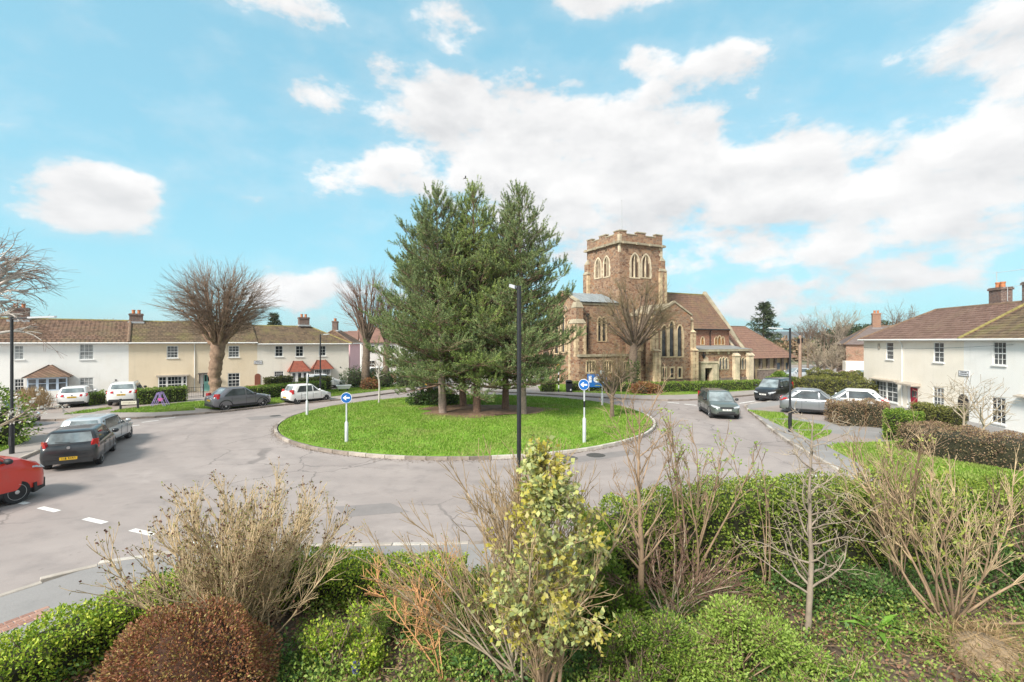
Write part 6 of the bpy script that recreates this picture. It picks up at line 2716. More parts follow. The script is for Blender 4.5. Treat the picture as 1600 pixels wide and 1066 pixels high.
nb = at(932.5, 46.5)
r = empty('notice_board', (nb.x, nb.y, .1), R(-6), 'bright blue notice board on posts before the church', 'notice board')
for x in (-.75, .75):
    m = MB()
    m.box(x - .04, x + .04, -.04, .04, 0, 1.9)
    m.build('post', M_GALV, r)
zb, zt = zat(605, 46.5) - .1, zat(584.5, 46.5) - .1
m = MB()
m.box(-.92, .92, -.08, -.042, zb, zt)
bd = m.build('board', mat('notice_blue', (.012, .13, .42), .45, .05), r)
m = MB()
m.box(-.78, -.5, -.086, -.081, zb + .45, zt - .18)
m.box(.45, .78, -.086, -.081, zb + .45, zt - .15)
m.box(.5, .72, -.09, -.0865, zb + .55, zb + .6)
m.lathe([(.3, -.086), (.3, -.081)], 16, (-.02, 0, (zb + zt) / 2 + .1), 'y')
m.build('notice', mat('notice_paper', (.72, .76, .82), .6, .05), bd)
m = MB()
m.lathe([(.13, -.09), (.13, -.0865)], 12, (.05, 0, (zb + zt) / 2 + .05), 'y')
m.box(-.2, .3, -.086, -.081, zb + .12, zb + .2)
m.build('emblem', mat('notice_emblem', (.3, .36, .16), .6, .1), bd)

bp_ = at(922, 47.2)
r = empty('park_bench', (bp_.x, bp_.y, .1), R(-6), 'dark bench under the blue notice board', 'bench')
M_DWOOD = mat('dark_wood', (.09, .075, .065), .8, .2, 5)
for k in range(3):
    m = MB()
    m.box(-1.3, 1.3, -.5 + k * .15, -.38 + k * .15, .42, .46)
    m.build('seat_slat', M_DWOOD, r)
for k in range(3):
    m = MB()
    m.box(-1.3, 1.3, -.03 + k * .03, .0 + k * .03, .55 + k * .14, .66 + k * .14)
    m.build('back_slat', M_DWOOD, r)
for x in (-1.1, 1.1):
    m = MB()
    m.box(x - .04, x + .04, -.48, -.42, 0, .42).box(x - .04, x + .04, 0.0, .06, 0, .95).box(x - .04, x + .04, -.42, .0, .34, .4)
    m.build('leg', M_DWOOD, r)

# telegraph pole
tp = at(1250, 44.5)
r = empty('telegraph_pole', (tp.x, tp.y, 0), 0, 'wooden telegraph pole beside the far hedge on the right', 'telegraph pole')
ht = zat(524, 44.5)
m = MB()
m.tube([(0, 0, 0), (0, 0, ht)], [.16, .12], 10)
m.build('pole', mat('weathered_pole', (.34, .23, .17), .9, .2, 4), r, 60)
m = MB()
m.box(-.2, -.1, -.16, .1, ht - .75, ht - .3).box(.1, .2, -.16, .1, ht - .7, ht - .25).lathe([(.03, ht), (.05, ht + .12), (.02, ht + .2)], 8)
m.build('insulators', M_BLACKM, r)
m = MB()
m.lathe([(.162, 1.1), (.162, 1.6)], 10)
m.build('notice_band', M_SIGNW, r)

# wires from pole to the right-hand houses
w = MB()
A = Vector((tp.x, tp.y, ht - .4))
B = Vector(rloc(RF, rx(1585), -.05, EZ2 - .3))
w.tube([A.lerp(B, i / 12) - Vector((0, 0, .5 * math.sin(math.pi * i / 12))) for i in range(13)], .012, 4)
tag(w.build('telephone_wire', M_BLACKM), 'thin telephone wire from the pole to the white house on the right', 'wire')

# brick gate pillars by the far car park
for x, nm in ((1316.5, 'left'), (1331.5, 'right')):
    p = at(x, 53)
    r = empty('gate_pillar', (p.x, p.y, 0), R(10), '%s brick gate pillar before the far parked cars' % nm, 'gate pillar', 'brick gate pillars')
    m = MB()
    m.box(-.3, .3, -.3, .3, 0, 1.55)
    m.build('shaft', M_BRICKH, r)
    m = MB()
    m.frustum((0, 0), (.36, .36), (.1, .1), 1.552, 1.78)
    m.build('cap', M_BRICK, r)

# front-garden railing and gate at the teal door
p = at(303, 41.5)
r = empty('garden_railing', (p.x, p.y, .1), LF.ang, 'black iron garden railing left of the pollarded tree', 'railing')
m = MB()
for k in range(18):
    m = MB()
    m.tube([(-1.6 + k * .13, 0, 0), (-1.6 + k * .13, 0, .95)], .011, 4)
    m.build('bar', M_BLACKM, r)
m = MB()
m.box(-1.65, .68, -.015, .015, .86, .89).box(-1.65, .68, -.015, .015, .12, .15)
m.build('rail', M_BLACKM, r)
m = MB()
for x in (-1.7, .66):
    m = MB()
    m.box(x, x + .08, -.04, .04, 0, 1.15)
    m.build('post', M_BLACKM, r)

# low brick wall by the ivory house
wl_ = empty('garden_wall', at(432, 45.5), LF.ang, 'low orange brick garden wall before the ivory house', 'wall')
m = MB()
m.box(-2.4, 3.0, -.12, .12, 0, .85)
m.build('brickwork', M_BRICKH, wl_)
m = MB()
m.box(-2.45, 3.05, -.15, .15, .852, .92)
m.build('coping', mat('coping_orange', (.5, .3, .17), .85, .2, 3), wl_)

# white tub on the verge
tb = G(537, 611.5, .1)
r = empty('garden_tub', (tb.x, tb.y, .1), .4, 'white tub standing on the verge beside the green bushes', 'tub')
m = MB()
m.frustum((0, 0), (.5, .22), (.68, .3), .25, .55)
m.frustum((0, 0), (.7, .32), (.7, .32), .552, .6)
m.build('shell', M_WHITE, r)
m = MB()
m.box(-.4, -.32, -.2, .2, 0, .25).box(.32, .4, -.2, .2, 0, .25)
m.build('stand', M_PLAST, r)

# fence beside the pink house
r = empty('timber_fence', at(585, 57.5), R(-8), 'brown timber fence before the white car beside the pink house', 'fence')
for k in range(30):
    m = MB()
    m.box(-2.9 + k * .19, -2.9 + k * .19 + .175, -.012, .012, 0, 1.25 + .03 * math.sin(k * 1.7))
    m.build('board', mat('fence_brown', (.2, .11, .07), .85, .2, 3), r)

# things lying on the road
p = G(1275, 743)
m = MB()
for k in range(9):
    a0, a1 = 2 * math.pi * k / 9, 2 * math.pi * (k + 1) / 9
    r0 = .22 + .06 * math.sin(3 * a0)
    r1 = .22 + .06 * math.sin(3 * a1)
    m.poly([(0, 0, .05), (r0 * math.cos(a0), r0 * .7 * math.sin(a0), .01), (r1 * math.cos(a1), r1 * .7 * math.sin(a1), .01)])
tag(m.build('litter_bag', M_SIGNW, None, None, (p.x, p.y, 0)), 'scrap of white litter on the road by the right-hand kerb', 'litter')
for i, (x, y, rx_, nm) in enumerate(((931, 711.5, .42, 'round iron drain cover in the road below the right arrow sign'), (430, 650, .35, 'iron drain cover in the road left of the island'), (885, 716, .5, 'dark tar patch in the road by the island kerb'))):
    p = G(x, y)
    m = MB()
    m.lathe([(rx_, 0), (rx_ * .98, .006)], 20, (p.x, p.y, .001))
    tag(m.build('drain_cover' if i < 2 else 'tar_patch', mat('iron_cover' if i < 2 else 'tar', (.07, .065, .06) if i < 2 else (.1, .095, .09), .7, .3, 9, .4)), nm, 'drain cover' if i < 2 else 'patch')
# gull in the sky over the pines
g0 = at(727, 60, zat(279, 60))
m = MB()
m.tube([(-.22, 0, 0), (-.1, 0, .03), (.12, 0, .03), (.24, 0, .0)], [.02, .07, .06, .015], 8)
for sg in (-1, 1):
    m.extrude([(.1, sg * .05, .05), (-.06, sg * .05, .05), (-.12, sg * .4, .16), (-.12, sg * .72, .1), (.04, sg * .4, .17)], (0, 0, .015))
tag(m.build('gull', mat('gull_grey', (.2, .2, .2), .8, .2), None, 60, g0, (0, 0, .3)), 'gull flying above the middle pine', 'bird')
# ================================================================== plants
UP = Vector((0, 0, 1))


def rvec(rr):
    while True:
        v = Vector((rr.uniform(-1, 1), rr.uniform(-1, 1), rr.uniform(-1, 1)))
        if 0.05 < v.length < 1:
            return v.normalized()


def turn(d, ang, rr, az=None):
    """direction at the given angle from d"""
    o = d.orthogonal().normalized()
    b = d.cross(o)
    a = rr.uniform(0, 2 * math.pi) if az is None else az
    return (d * math.cos(ang) + (o * math.cos(a) + b * math.sin(a)) * math.sin(ang)).normalized()


def limb(segs, p, d, L, r0, r1, n, wob, trop, rr):
    """one wandering shoot; returns its nodes (point, direction, radius)"""
    out = [(p, d, r0)]
    for i in range(n):
        d = (d + rvec(rr) * wob + UP * trop).normalized()
        q = p + d * (L / n)
        ra, rb = r0 + (r1 - r0) * i / n, r0 + (r1 - r0) * (i + 1) / n
        segs.append((p.x, p.y, p.z, q.x, q.y, q.z, ra, rb))
        p = q
        out.append((p, d, rb))
    return out


def seg_mesh(name, segs, material, parent, sides=4, minr=0.0):
    S = np.array(segs, dtype=np.float64)
    p0, p1 = S[:, 0:3], S[:, 3:6]
    r0, r1 = np.maximum(S[:, 6], minr), np.maximum(S[:, 7], minr)
    d = p1 - p0
    d /= np.linalg.norm(d, axis=1)[:, None] + 1e-9
    ref = np.where(np.abs(d[:, 2:3]) < .9, np.array([[0, 0, 1.0]]), np.array([[1.0, 0, 0]]))
    a = np.cross(d, ref)
    a /= np.linalg.norm(a, axis=1)[:, None] + 1e-9
    b = np.cross(d, a)
    n = len(S)
    V = np.empty((n, 2 * sides, 3))
    for k in range(sides):
        t = 2 * np.pi * k / sides
        o = a * math.cos(t) + b * math.sin(t)
        V[:, k] = p0 + o * r0[:, None]
        V[:, sides + k] = p1 + o * r1[:, None]
    base = (np.arange(n) * 2 * sides)[:, None]
    F = []
    for k in range(sides):
        k2 = (k + 1) % sides
        F.append(base + np.array([[k, k2, sides + k2, sides + k]]))
    F = np.concatenate(F, 0)
    return np_mesh(name, V.reshape(-1, 3), F, material, parent, smooth=True)


def leaf_mesh(name, P, D, Lg, Wd, material, parent, seed=0, fold=.18, flat=None):
    """diamond leaves at P growing along D"""
    r = np.random.default_rng(seed)
    P, D = np.asarray(P, float), np.asarray(D, float)
    n = len(P)
    D = D / (np.linalg.norm(D, axis=1)[:, None] + 1e-9)
    ref = r.normal(0, 1, (n, 3)) if flat is None else flat + r.normal(0, .5, (n, 3))
    S = np.cross(D, ref)
    S /= np.linalg.norm(S, axis=1)[:, None] + 1e-9
    N_ = np.cross(S, D)
    L_ = (Lg * r.uniform(.65, 1.3, n))[:, None]
    W_ = (Wd * r.uniform(.7, 1.25, n))[:, None]
    V = np.empty((n, 4, 3))
    V[:, 0] = P
    V[:, 1] = P + D * L_ * .45 + S * W_ * .5 + N_ * W_ * fold
    V[:, 2] = P + D * L_
    V[:, 3] = P + D * L_ * .45 - S * W_ * .5 + N_ * W_ * fold
    F = np.arange(n * 4).reshape(-1, 4)
    return np_mesh(name, V.reshape(-1, 3), F, material, parent)


def cloud(cs, n, r, shell=.35):
    """points and outward normals near the surface of a set of ellipsoids (cx,cy,cz,rx,ry,rz)"""
    vol = np.array([(c[3] * c[4] + c[3] * c[5] + c[4] * c[5]) for c in cs])
    k = r.choice(len(cs), n, p=vol / vol.sum())
    C = np.array(cs)[k]
    d = r.normal(0, 1, (n, 3))
    d /= np.linalg.norm(d, axis=1)[:, None]
    rad = 1 - shell * r.uniform(0, 1, n) ** 1.6
    lump = 1 + .10 * np.sin(d[:, 0] * 5 + C[:, 0] * 3) * np.sin(d[:, 1] * 6 + C[:, 1]) + .08 * np.sin(d[:, 2] * 9 + C[:, 2] * 5 + d[:, 0] * 7)
    P = C[:, :3] + d * C[:, 3:] * (rad * lump)[:, None]
    Nn = d / C[:, 3:]
    Nn /= np.linalg.norm(Nn, axis=1)[:, None]
    ok = P[:, 2] > .08
    return P[ok], Nn[ok]


# ---- leaf colours
L_PRIVET = leafmat('leaf_privet', [(0.143, 0.256, 0.020), (0.265, 0.411, 0.035), (0.447, 0.564, 0.061), (0.669, 0.684, 0.104)])
L_HEDGE = leafmat('leaf_hedge', [(0.094, 0.162, 0.023), (0.150, 0.259, 0.033), (0.235, 0.356, 0.050), (0.375, 0.437, 0.083)])
L_DARK = leafmat('leaf_dark_green', [(0.045, 0.090, 0.024), (0.075, 0.135, 0.033), (0.120, 0.195, 0.045)])
L_OLIVE = leafmat('leaf_olive', [(0.135, 0.149, 0.041), (0.203, 0.223, 0.047), (0.297, 0.290, 0.074), (0.189, 0.162, 0.068)])
L_BROWN = leafmat('leaf_winter_brown', [(0.167, 0.097, 0.064), (0.283, 0.179, 0.112), (0.400, 0.268, 0.167), (0.333, 0.276, 0.128)], trans=.1)
L_RUST = leafmat('leaf_rust', [(0.2, 0.065, 0.035), (0.31, 0.115, 0.06), (0.4, 0.17, 0.085), (0.36, 0.3, 0.08), (0.27, 0.09, 0.06)], trans=.1)
L_BRIGHT = leafmat('leaf_spring', [(0.196, 0.303, 0.043), (0.300, 0.440, 0.071), (0.450, 0.578, 0.129), (0.240, 0.358, 0.071)])
L_EUC = leafmat('leaf_eucalyptus', [(0.251, 0.308, 0.117), (0.383, 0.444, 0.180), (0.529, 0.567, 0.261), (0.661, 0.653, 0.252), (0.503, 0.517, 0.090)], trans=.3)
L_EUCY = leafmat('leaf_eucalyptus_yellow', [(0.45, 0.40, 0.06), (0.58, 0.50, 0.10), (0.62, 0.55, 0.25)], trans=.3)
L_STRAW = leafmat('leaf_straw', [(0.36, 0.24, 0.12), (0.46, 0.33, 0.18), (0.3, 0.19, 0.1)], trans=.1)
L_NEEDLE = leafmat('pine_needles', [(0.108, 0.166, 0.074), (0.179, 0.252, 0.108), (0.287, 0.359, 0.150), (0.431, 0.489, 0.192)], .6, .12, .25)
L_NEEDLB = leafmat('pine_needles_bright', [(0.134, 0.200, 0.063), (0.222, 0.304, 0.092), (0.349, 0.442, 0.132), (0.497, 0.566, 0.172)], .6, .12, .25)
L_CONIF = leafmat('dark_conifer', [(0.042, 0.063, 0.035), (0.070, 0.098, 0.049), (0.112, 0.140, 0.070)], .7, .1, .2)
L_IVY = leafmat('leaf_ivy', [(0.058, 0.131, 0.036), (0.117, 0.225, 0.054), (0.195, 0.319, 0.090)])
L_LITTER = leafmat('dead_leaves', [(0.192, 0.102, 0.060), (0.288, 0.180, 0.108), (0.360, 0.240, 0.144), (0.240, 0.084, 0.060)], trans=.05)
L_ACANTH = leafmat('leaf_glossy_bright', [(0.14, 0.30, 0.03), (0.2, 0.40, 0.05), (0.26, 0.46, 0.08)], .4)
L_LAUREL = leafmat('leaf_glossy_dark', [(0.078, 0.169, 0.039), (0.130, 0.260, 0.065), (0.182, 0.338, 0.104)], .4)
L_BLOSSOM = leafmat('white_blossom', [(0.7, 0.68, 0.62), (0.8, 0.78, 0.74), (0.62, 0.56, 0.5)])
B_GREY = mat('bark_grey', (0.30, 0.245, 0.19), 0.9, 0.3, 5)
B_TAN = mat('bark_tan', (0.34, 0.235, 0.15), 0.9, 0.3, 5)
B_TWIG = mat('twig_brown', (0.22, 0.155, 0.11), 0.9, 0.3, 4)
B_TWIGR = mat('twig_red_brown', (0.24, 0.145, 0.105), 0.9, 0.25, 4)
B_PALE = mat('twig_pale', (0.42, 0.345, 0.25), 0.9, 0.25, 4)
B_STRAWT = mat('twig_straw', (0.36, 0.26, 0.15), 0.9, 0.25, 4)
B_ORANGE = mat('twig_orange', (0.64, 0.34, 0.15), 0.8, 0.2, 4)
B_BIRCH = mat('bark_birch', (0.5, 0.46, 0.42), 0.85, 0.25, 5)
B_MOSSY = mat('bark_mossy', (0.20, 0.155, 0.085), 0.95, 0.35, 3)
B_PINE = mat('bark_pine', (0.22, 0.14, 0.10), 0.95, 0.35, 7, .7, 25)
B_PINEG = mat('bark_pine_grey', (0.30, 0.23, 0.19), 0.95, 0.3, 7, .7, 25)
M_CORE = mat('hedge_inside', (0.035, 0.035, 0.018), 1.0, 0.4, 5)  # near-black colour of the solid core in hedges and bushes


def trunk_tube(name, pts, rad, material, parent, n=10, knob=0.0, seed=0):
    rr = random.Random(seed)
    P, Rd = [], []
    for i in range(len(pts) - 1):
        k = max(2, int((Vector(pts[i + 1]) - Vector(pts[i])).length / .22))
        for j in range(k):
            t = j / k
            P.append(Vector(pts[i]).lerp(Vector(pts[i + 1]), t))
            Rd.append((rad[i] + (rad[i + 1] - rad[i]) * t) * (1 + knob * rr.uniform(-1, 1)))
    P.append(Vector(pts[-1]))
    Rd.append(rad[-1])
    m = MB()
    m.tube(P, Rd, n)
    if knob:
        m.v = [tuple(Vector(v) + rvec(rr) * knob * .12) for v in m.v]
    return m.build(name, material, parent, 80)


# ---------------------------------------------------------------- pines on the island
def pine(x, y, z, H, Rm, seed, label, lean=(0, 0), z0=2.1, bright=False, barkm=None, az_bias=None):
    rr = random.Random(seed)
    root = empty('pine_tree', (x, y, z), rr.uniform(0, 6.28), label, 'tree', 'pines on the island')
    root.rotation_euler = (0, 0, 0)
    top = Vector((lean[0], lean[1], H))
    pts = [Vector((0, 0, -.1)), Vector((lean[0] * .1 + rr.uniform(-.1, .1), lean[1] * .1, H * .2)), Vector((lean[0] * .5, lean[1] * .5, H * .55)), top]
    trunk_tube('trunk', pts, [.27, .2, .12, .02], barkm or B_PINE, root, 10, .06, seed)

    def axis(h):
        t = h / H
        if t < .2:
            return pts[0].lerp(pts[1], t / .2)
        if t < .55:
            return pts[1].lerp(pts[2], (t - .2) / .35)
        return pts[2].lerp(pts[3], (t - .55) / .45)
    segs = []
    sp, sdir, slen = [], [], []
    h = z0
    while h < H - .25:
        t = (h - z0) / (H - z0)
        Rk = Rm * (min(1, .7 + t * 1.7) if t < .18 else 1.0) * (1 - t) ** .66 + .2
        nb = rr.choice((4, 5, 5, 6)) if t < .8 else 4
        a0 = rr.uniform(0, 6.28)
        for k in range(nb):
            a = a0 + 2 * math.pi * k / nb + rr.uniform(-.35, .35)
            L = Rk * rr.uniform(.6, 1.18)
            elev = R(-10 + 46 * t + rr.uniform(-8, 8)) if t < .75 else R(30 + 35 * (t - .75) * 4 + rr.uniform(-8, 8))
            d = Vector((math.cos(a) * math.cos(elev), math.sin(a) * math.cos(elev), math.sin(elev)))
            n = max(3, int(L / .5))
            nodes = limb(segs, axis(h), d, L, .05 * (1 - t) + .014, .008, n, .10, .055, rr)
            def tufts(p, dd, m_, sc):
                for s_ in range(m_):
                    c = turn(dd, R(rr.uniform(30, 62)), rr)
                    c = (c + UP * .6).normalized()
                    if c.z < -.25:
                        c.z *= -.4
                        c.normalize()
                    l2 = rr.uniform(.4, .72) * sc
                    q = p + c * l2
                    segs.append((p.x, p.y, p.z, q.x, q.y, q.z, .008, .005))
                    sp.append(p)
                    sdir.append((c + UP * .25).normalized())
                    slen.append(l2)
            for j, (p, dd, _) in enumerate(nodes[1:], 1):
                f = j / n
                if f < .22 and L > 1.2:
                    continue
                tufts(p, dd, 1, 1.1 - .3 * f)
                if L > 1.4 and f < .92:
                    for sg in (-1, 1):
                        hz = Vector((-dd.y * sg, dd.x * sg, 0)).normalized()
                        bd = (dd * rr.uniform(.5, .9) + hz * rr.uniform(.6, 1.0) + UP * rr.uniform(-.05, .2)).normalized()
                        bl = L * rr.uniform(.16, .34) * (1.15 - .5 * f)
                        nn = limb(segs, p, bd, bl, .014, .006, 3, .12, .06, rr)
                        for (p2, d2, _) in nn[1:]:
                            tufts(p2, d2, 1, .95)
                        sp.append(nn[-1][0] - nn[-1][1] * .1)
                        sdir.append((nn[-1][1] + UP * .4).normalized())
                        slen.append(.4)
            p, dd, _ = nodes[-1]
            for e_ in range(2):
                sp.append(p - dd * .15)
                sdir.append((dd * .8 + UP * rr.uniform(.4, 1.1) + rvec(rr) * .2).normalized())
                slen.append(rr.uniform(.55, .95))
        h += rr.uniform(.4, .54) * (1.1 - .35 * t)
    sp.append(axis(H - .5))
    sdir.append(UP)
    slen.append(.6)
    seg_mesh('branches', segs, B_PINE, root, 4)
    # needles: bottle-brush tufts along every shoot
    r = np.random.default_rng(seed)
    S = np.array([tuple(v) for v in sp])
    D = np.array([tuple(v) for v in sdir])
    Ls = np.array(slen)
    K = 44
    n = len(S)
    f = r.uniform(.12, 1.08, (n, K))
    base = S[:, None, :] + D[:, None, :] * (f * Ls[:, None])[:, :, None]
    rad = r.normal(0, 1, (n, K, 3))
    rad -= (rad * D[:, None, :]).sum(2)[:, :, None] * D[:, None, :]
    rad /= np.linalg.norm(rad, axis=2)[:, :, None] + 1e-9
    nd = D[:, None, :] * r.uniform(.5, 1.1, (n, K, 1)) + rad * .7
    nd /= np.linalg.norm(nd, axis=2)[:, :, None]
    base, nd = base.reshape(-1, 3), nd.reshape(-1, 3)
    ln = r.uniform(.10, .17, len(base))[:, None]
    side_ = np.cross(nd, r.normal(0, 1, nd.shape))
    side_ /= np.linalg.norm(side_, axis=1)[:, None] + 1e-9
    V = np.empty((len(base), 3, 3))
    V[:, 0] = base - side_ * .014
    V[:, 1] = base + side_ * .014
    V[:, 2] = base + nd * ln
    np_mesh('crown', V.reshape(-1, 3), np.arange(len(base) * 3).reshape(-1, 3), L_NEEDLB if bright else L_NEEDLE, root)
    return root


for i, (px, d, topy, topx, Rm, z0, br, lab) in enumerate((
        (671, 36.5, 345, 668, 4.6, 1.8, False, 'pine rising behind the low shrub, back left of the group on the island'),
        (692, 30.8, 287, 681, 4.9, 1.9, False, 'pine with a pale grey trunk at the front left of the island group'),
        (724, 34.2, 340, 722, 4.4, 2.3, True, 'straight pine at the back middle of the island group'),
        (745, 31.2, 281, 739, 4.4, 1.8, True, 'pine with a curved leaning trunk at the front middle of the island group'),
        (790, 32.8, 335, 786, 4.2, 2.2, False, 'pine with a dark red-brown trunk, second from the right on the island'),
        (817, 30.6, 284, 811, 4.2, 2.0, False, 'rightmost pine of the island group, behind the nearest lamp post'))):
    p = at(px, d)
    iz = island_z(p.x, p.y)
    H = zat(topy + 5, d) - iz - .65
    lean = ((topx - px) / FPX * d, 0)
    pine(p.x, p.y, iz, H, Rm, 40 + i, lab, lean, z0, br, B_PINEG if i in (1, 5) else B_PINE)


# ---------------------------------------------------------------- bare trees
def pollard(loc, label, seed, trunk, trunk_r, ball, nk, shoots, shoot_len, barkm, twigm, upw=.5, knobby=.12, minr=.007, lr=.11):
    """cut-back street tree: thick trunk, crooked limbs ending in knuckles, a round mop of shoots; ball = (height, half width, half height)"""
    rr = random.Random(seed)
    root = empty('bare_tree', loc, 0, label, 'tree')
    trunk_tube('trunk', trunk, trunk_r, barkm, root, 14, knobby, seed)
    big, tw = [], []
    top = Vector(trunk[-1])
    C = Vector((top.x, top.y, ball[0]))
    for k in range(nk):
        a = k * 2.4 + rr.uniform(-.4, .4)
        el = math.asin(min(1, max(-.45, -.45 + 1.4 * (k + .5) / nk)))
        dr = Vector((math.cos(a) * math.cos(el), math.sin(a) * math.cos(el), math.sin(el)))
        f = rr.uniform(.55, 1.0)
        K_ = C + Vector((dr.x * ball[1], dr.y * ball[1], dr.z * ball[2])) * f
        st = top - UP * rr.uniform(0, .22) * top.z
        mid = st.lerp(K_, .5) + Vector((0, 0, -.25)) + rvec(rr) * .3
        prev, n = st, 7
        for i in range(1, n + 1):
            t = i / n
            q = st * (1 - t) ** 2 + mid * 2 * t * (1 - t) + K_ * t * t + rvec(rr) * .06
            ra, rb = lr * (1.25 - .8 * (i - 1) / n), lr * (1.25 - .8 * t)
            big.append((*prev, *q, ra, rb))
            if i >= 4 and rr.random() < .8:
                knots = [(q, .45)]
            else:
                knots = []
            if i == n:
                knots = [(q, 1.0)]
                for e in range(4):
                    v = rvec(rr) * lr * .9
                    big.append((*(q - v), *(q + v), lr * .75, lr * .55))
            for (kp, am) in knots:
                for s_ in range(max(2, int(shoots * am))):
                    c = (dr * .75 + UP * upw + rvec(rr) * .62).normalized()
                    if c.z < -.25:
                        c.z *= -.3
                    L = shoot_len * rr.uniform(.5, 1.1) * (.75 + .25 * am)
                    nn = limb(tw, kp, c, L, .016, minr, 4, .06, .05, rr)
                    for qn in nn[1:4]:
                        if rr.random() < .6:
                            limb(tw, qn[0], turn(qn[1], R(rr.uniform(14, 32)), rr), L * rr.uniform(.2, .42), .01, minr * .9, 2, .06, .06, rr)
            prev = q
    seg_mesh('limbs', big, barkm, root, 8)
    seg_mesh('twigs', tw, twigm, root, 3, minr)
    return root


p = at(336, 39)
pollard((p.x, p.y, .1), 'large pollarded bare tree with a knobbly trunk before the cream house', 3,
        [(0, 0, -.1), (.1, 0, .6), (-.05, 0, 2.2), (.15, .0, 3.6), (.3, 0, 4.9)], [.72, .5, .44, .5, .5], (7.5, 2.7, 2.7), 48, 17, 2.6, mat('bark_knobbly', (.27, .18, .125), .95, .4, 4, .8, 12), mat('twig_grey_brown', (0.25, 0.18, 0.13), 0.9, 0.3, 4), .08, .16, lr=.11, minr=.006)
p = at(571, 50)
pollard((p.x, p.y, .1), 'tall upright bare tree with ivy on its trunk, left of the pines', 8,
        [(0, 0, -.1), (0, 0, 1.2), (.1, 0, 3.6), (.1, 0, 5.2)], [.55, .42, .38, .34], (8.2, 1.9, 3.0), 22, 10, 2.7, M_BARK, B_TWIGR, .9, .06)
p = at(603, 51)
pollard((p.x, p.y, .1), 'bare tree half hidden by the left side of the pines', 9,
        [(0, 0, -.1), (0, 0, 2.2), (.1, 0, 5.2)], [.45, .33, .28], (7.6, 1.4, 2.6), 14, 8, 2.4, M_BARK, B_TWIG, .9, .06)
p = at(988, 47)
pollard((p.x, p.y, .1), 'large bare tree with an ivy-clad foot in front of the church tower', 12,
        [(0, 0, -.1), (0, 0, 1.5), (.1, 0, 3.6), (.2, 0, 4.8)], [.6, .47, .4, .34], (7.2, 3.7, 3.0), 36, 12, 2.1, M_BARK, B_MOSSY, .28, .07, lr=.1)
# ivy round its foot
rnp = np.random.default_rng(4)
P, Nn = cloud([(0, 0, .9, .75, .75, 1.1), (.05, 0, 2.1, .6, .6, 1.2)], 2500, rnp, .5)
leaf_mesh('ivy', P, Nn + rnp.normal(0, .6, P.shape), .13, .11, L_DARK, bpy.data.objects[[o.name for o in COL.objects if o.get('label', '').startswith('large bare tree with an ivy')][0]], 4)


def bush_tree(loc, label, seed, trunk_h, trunk_r, n_main, main_len, levels, barkm, twigm, up=.05, ang=(25, 60), wob=.12, minr=.006, name='bare_tree', cat='tree', group=None, base_ang=40, lean=(0, 0), sides=3, leaf=None, shrink=.6, kids=4, sway=None):
    """ordinary branching tree or shrub; optional leaves at the tips: (material, length, width, per tip)"""
    rr = random.Random(seed)
    root = empty(name, loc, 0, label, cat, group)
    top = Vector((lean[0], lean[1], trunk_h))
    big, tw, tips = [], [], []
    if trunk_h > .3:
        trunk_tube('trunk', [(0, 0, -.1), tuple(top * .5 + Vector((rr.uniform(-.05, .05), 0, 0))), tuple(top)], [trunk_r * 1.25, trunk_r, trunk_r * .8], barkm, root, 8, .05, seed)

    def rec(p, d, L, r, lv):
        n = max(2, min(6, int(L / .25)))
        nodes = limb(big if r > .02 else tw, p, d, L, r, r * .55, n, wob, up, rr)
        if lv == 0:
            tips.append(nodes[-1])
            tips.append(nodes[len(nodes) // 2])
            return
        for k in range(kids + (lv > 1)):
            q = nodes[rr.randint(max(1, n // 3), n)]
            c = turn(q[1], R(rr.uniform(*ang)), rr)
            if sway:
                c = (c + Vector(sway) * .5).normalized()
            rec(q[0], c, L * shrink * rr.uniform(.7, 1.2), max(minr, q[2] * .62), lv - 1)
    for k in range(n_main):
        a = 2 * math.pi * k / n_main + rr.uniform(-.4, .4)
        d = turn(UP, R(rr.uniform(.25, 1.0) * base_ang), rr, a)
        st = top * rr.uniform(.55, 1.0) if trunk_h > .3 else Vector((rr.uniform(-.2, .2), rr.uniform(-.2, .2), 0))
        rec(st, d, main_len * rr.uniform(.75, 1.15), trunk_r * .6, levels)
    if big:
        seg_mesh('branches', big, barkm, root, 6)
    if tw:
        seg_mesh('twigs', tw, twigm, root, sides, minr)
    if leaf:
        lm, ll, lw, per = leaf
        P = np.array([tuple(t[0]) for t in tips]).repeat(per, 0)
        D = np.array([tuple(t[1]) for t in tips]).repeat(per, 0)
        r = np.random.default_rng(seed)
        P = P + r.normal(0, ll * .35, P.shape)
        leaf_mesh('leaves', P, D + r.normal(0, .8, D.shape), ll, lw, lm, root, seed)
    return root


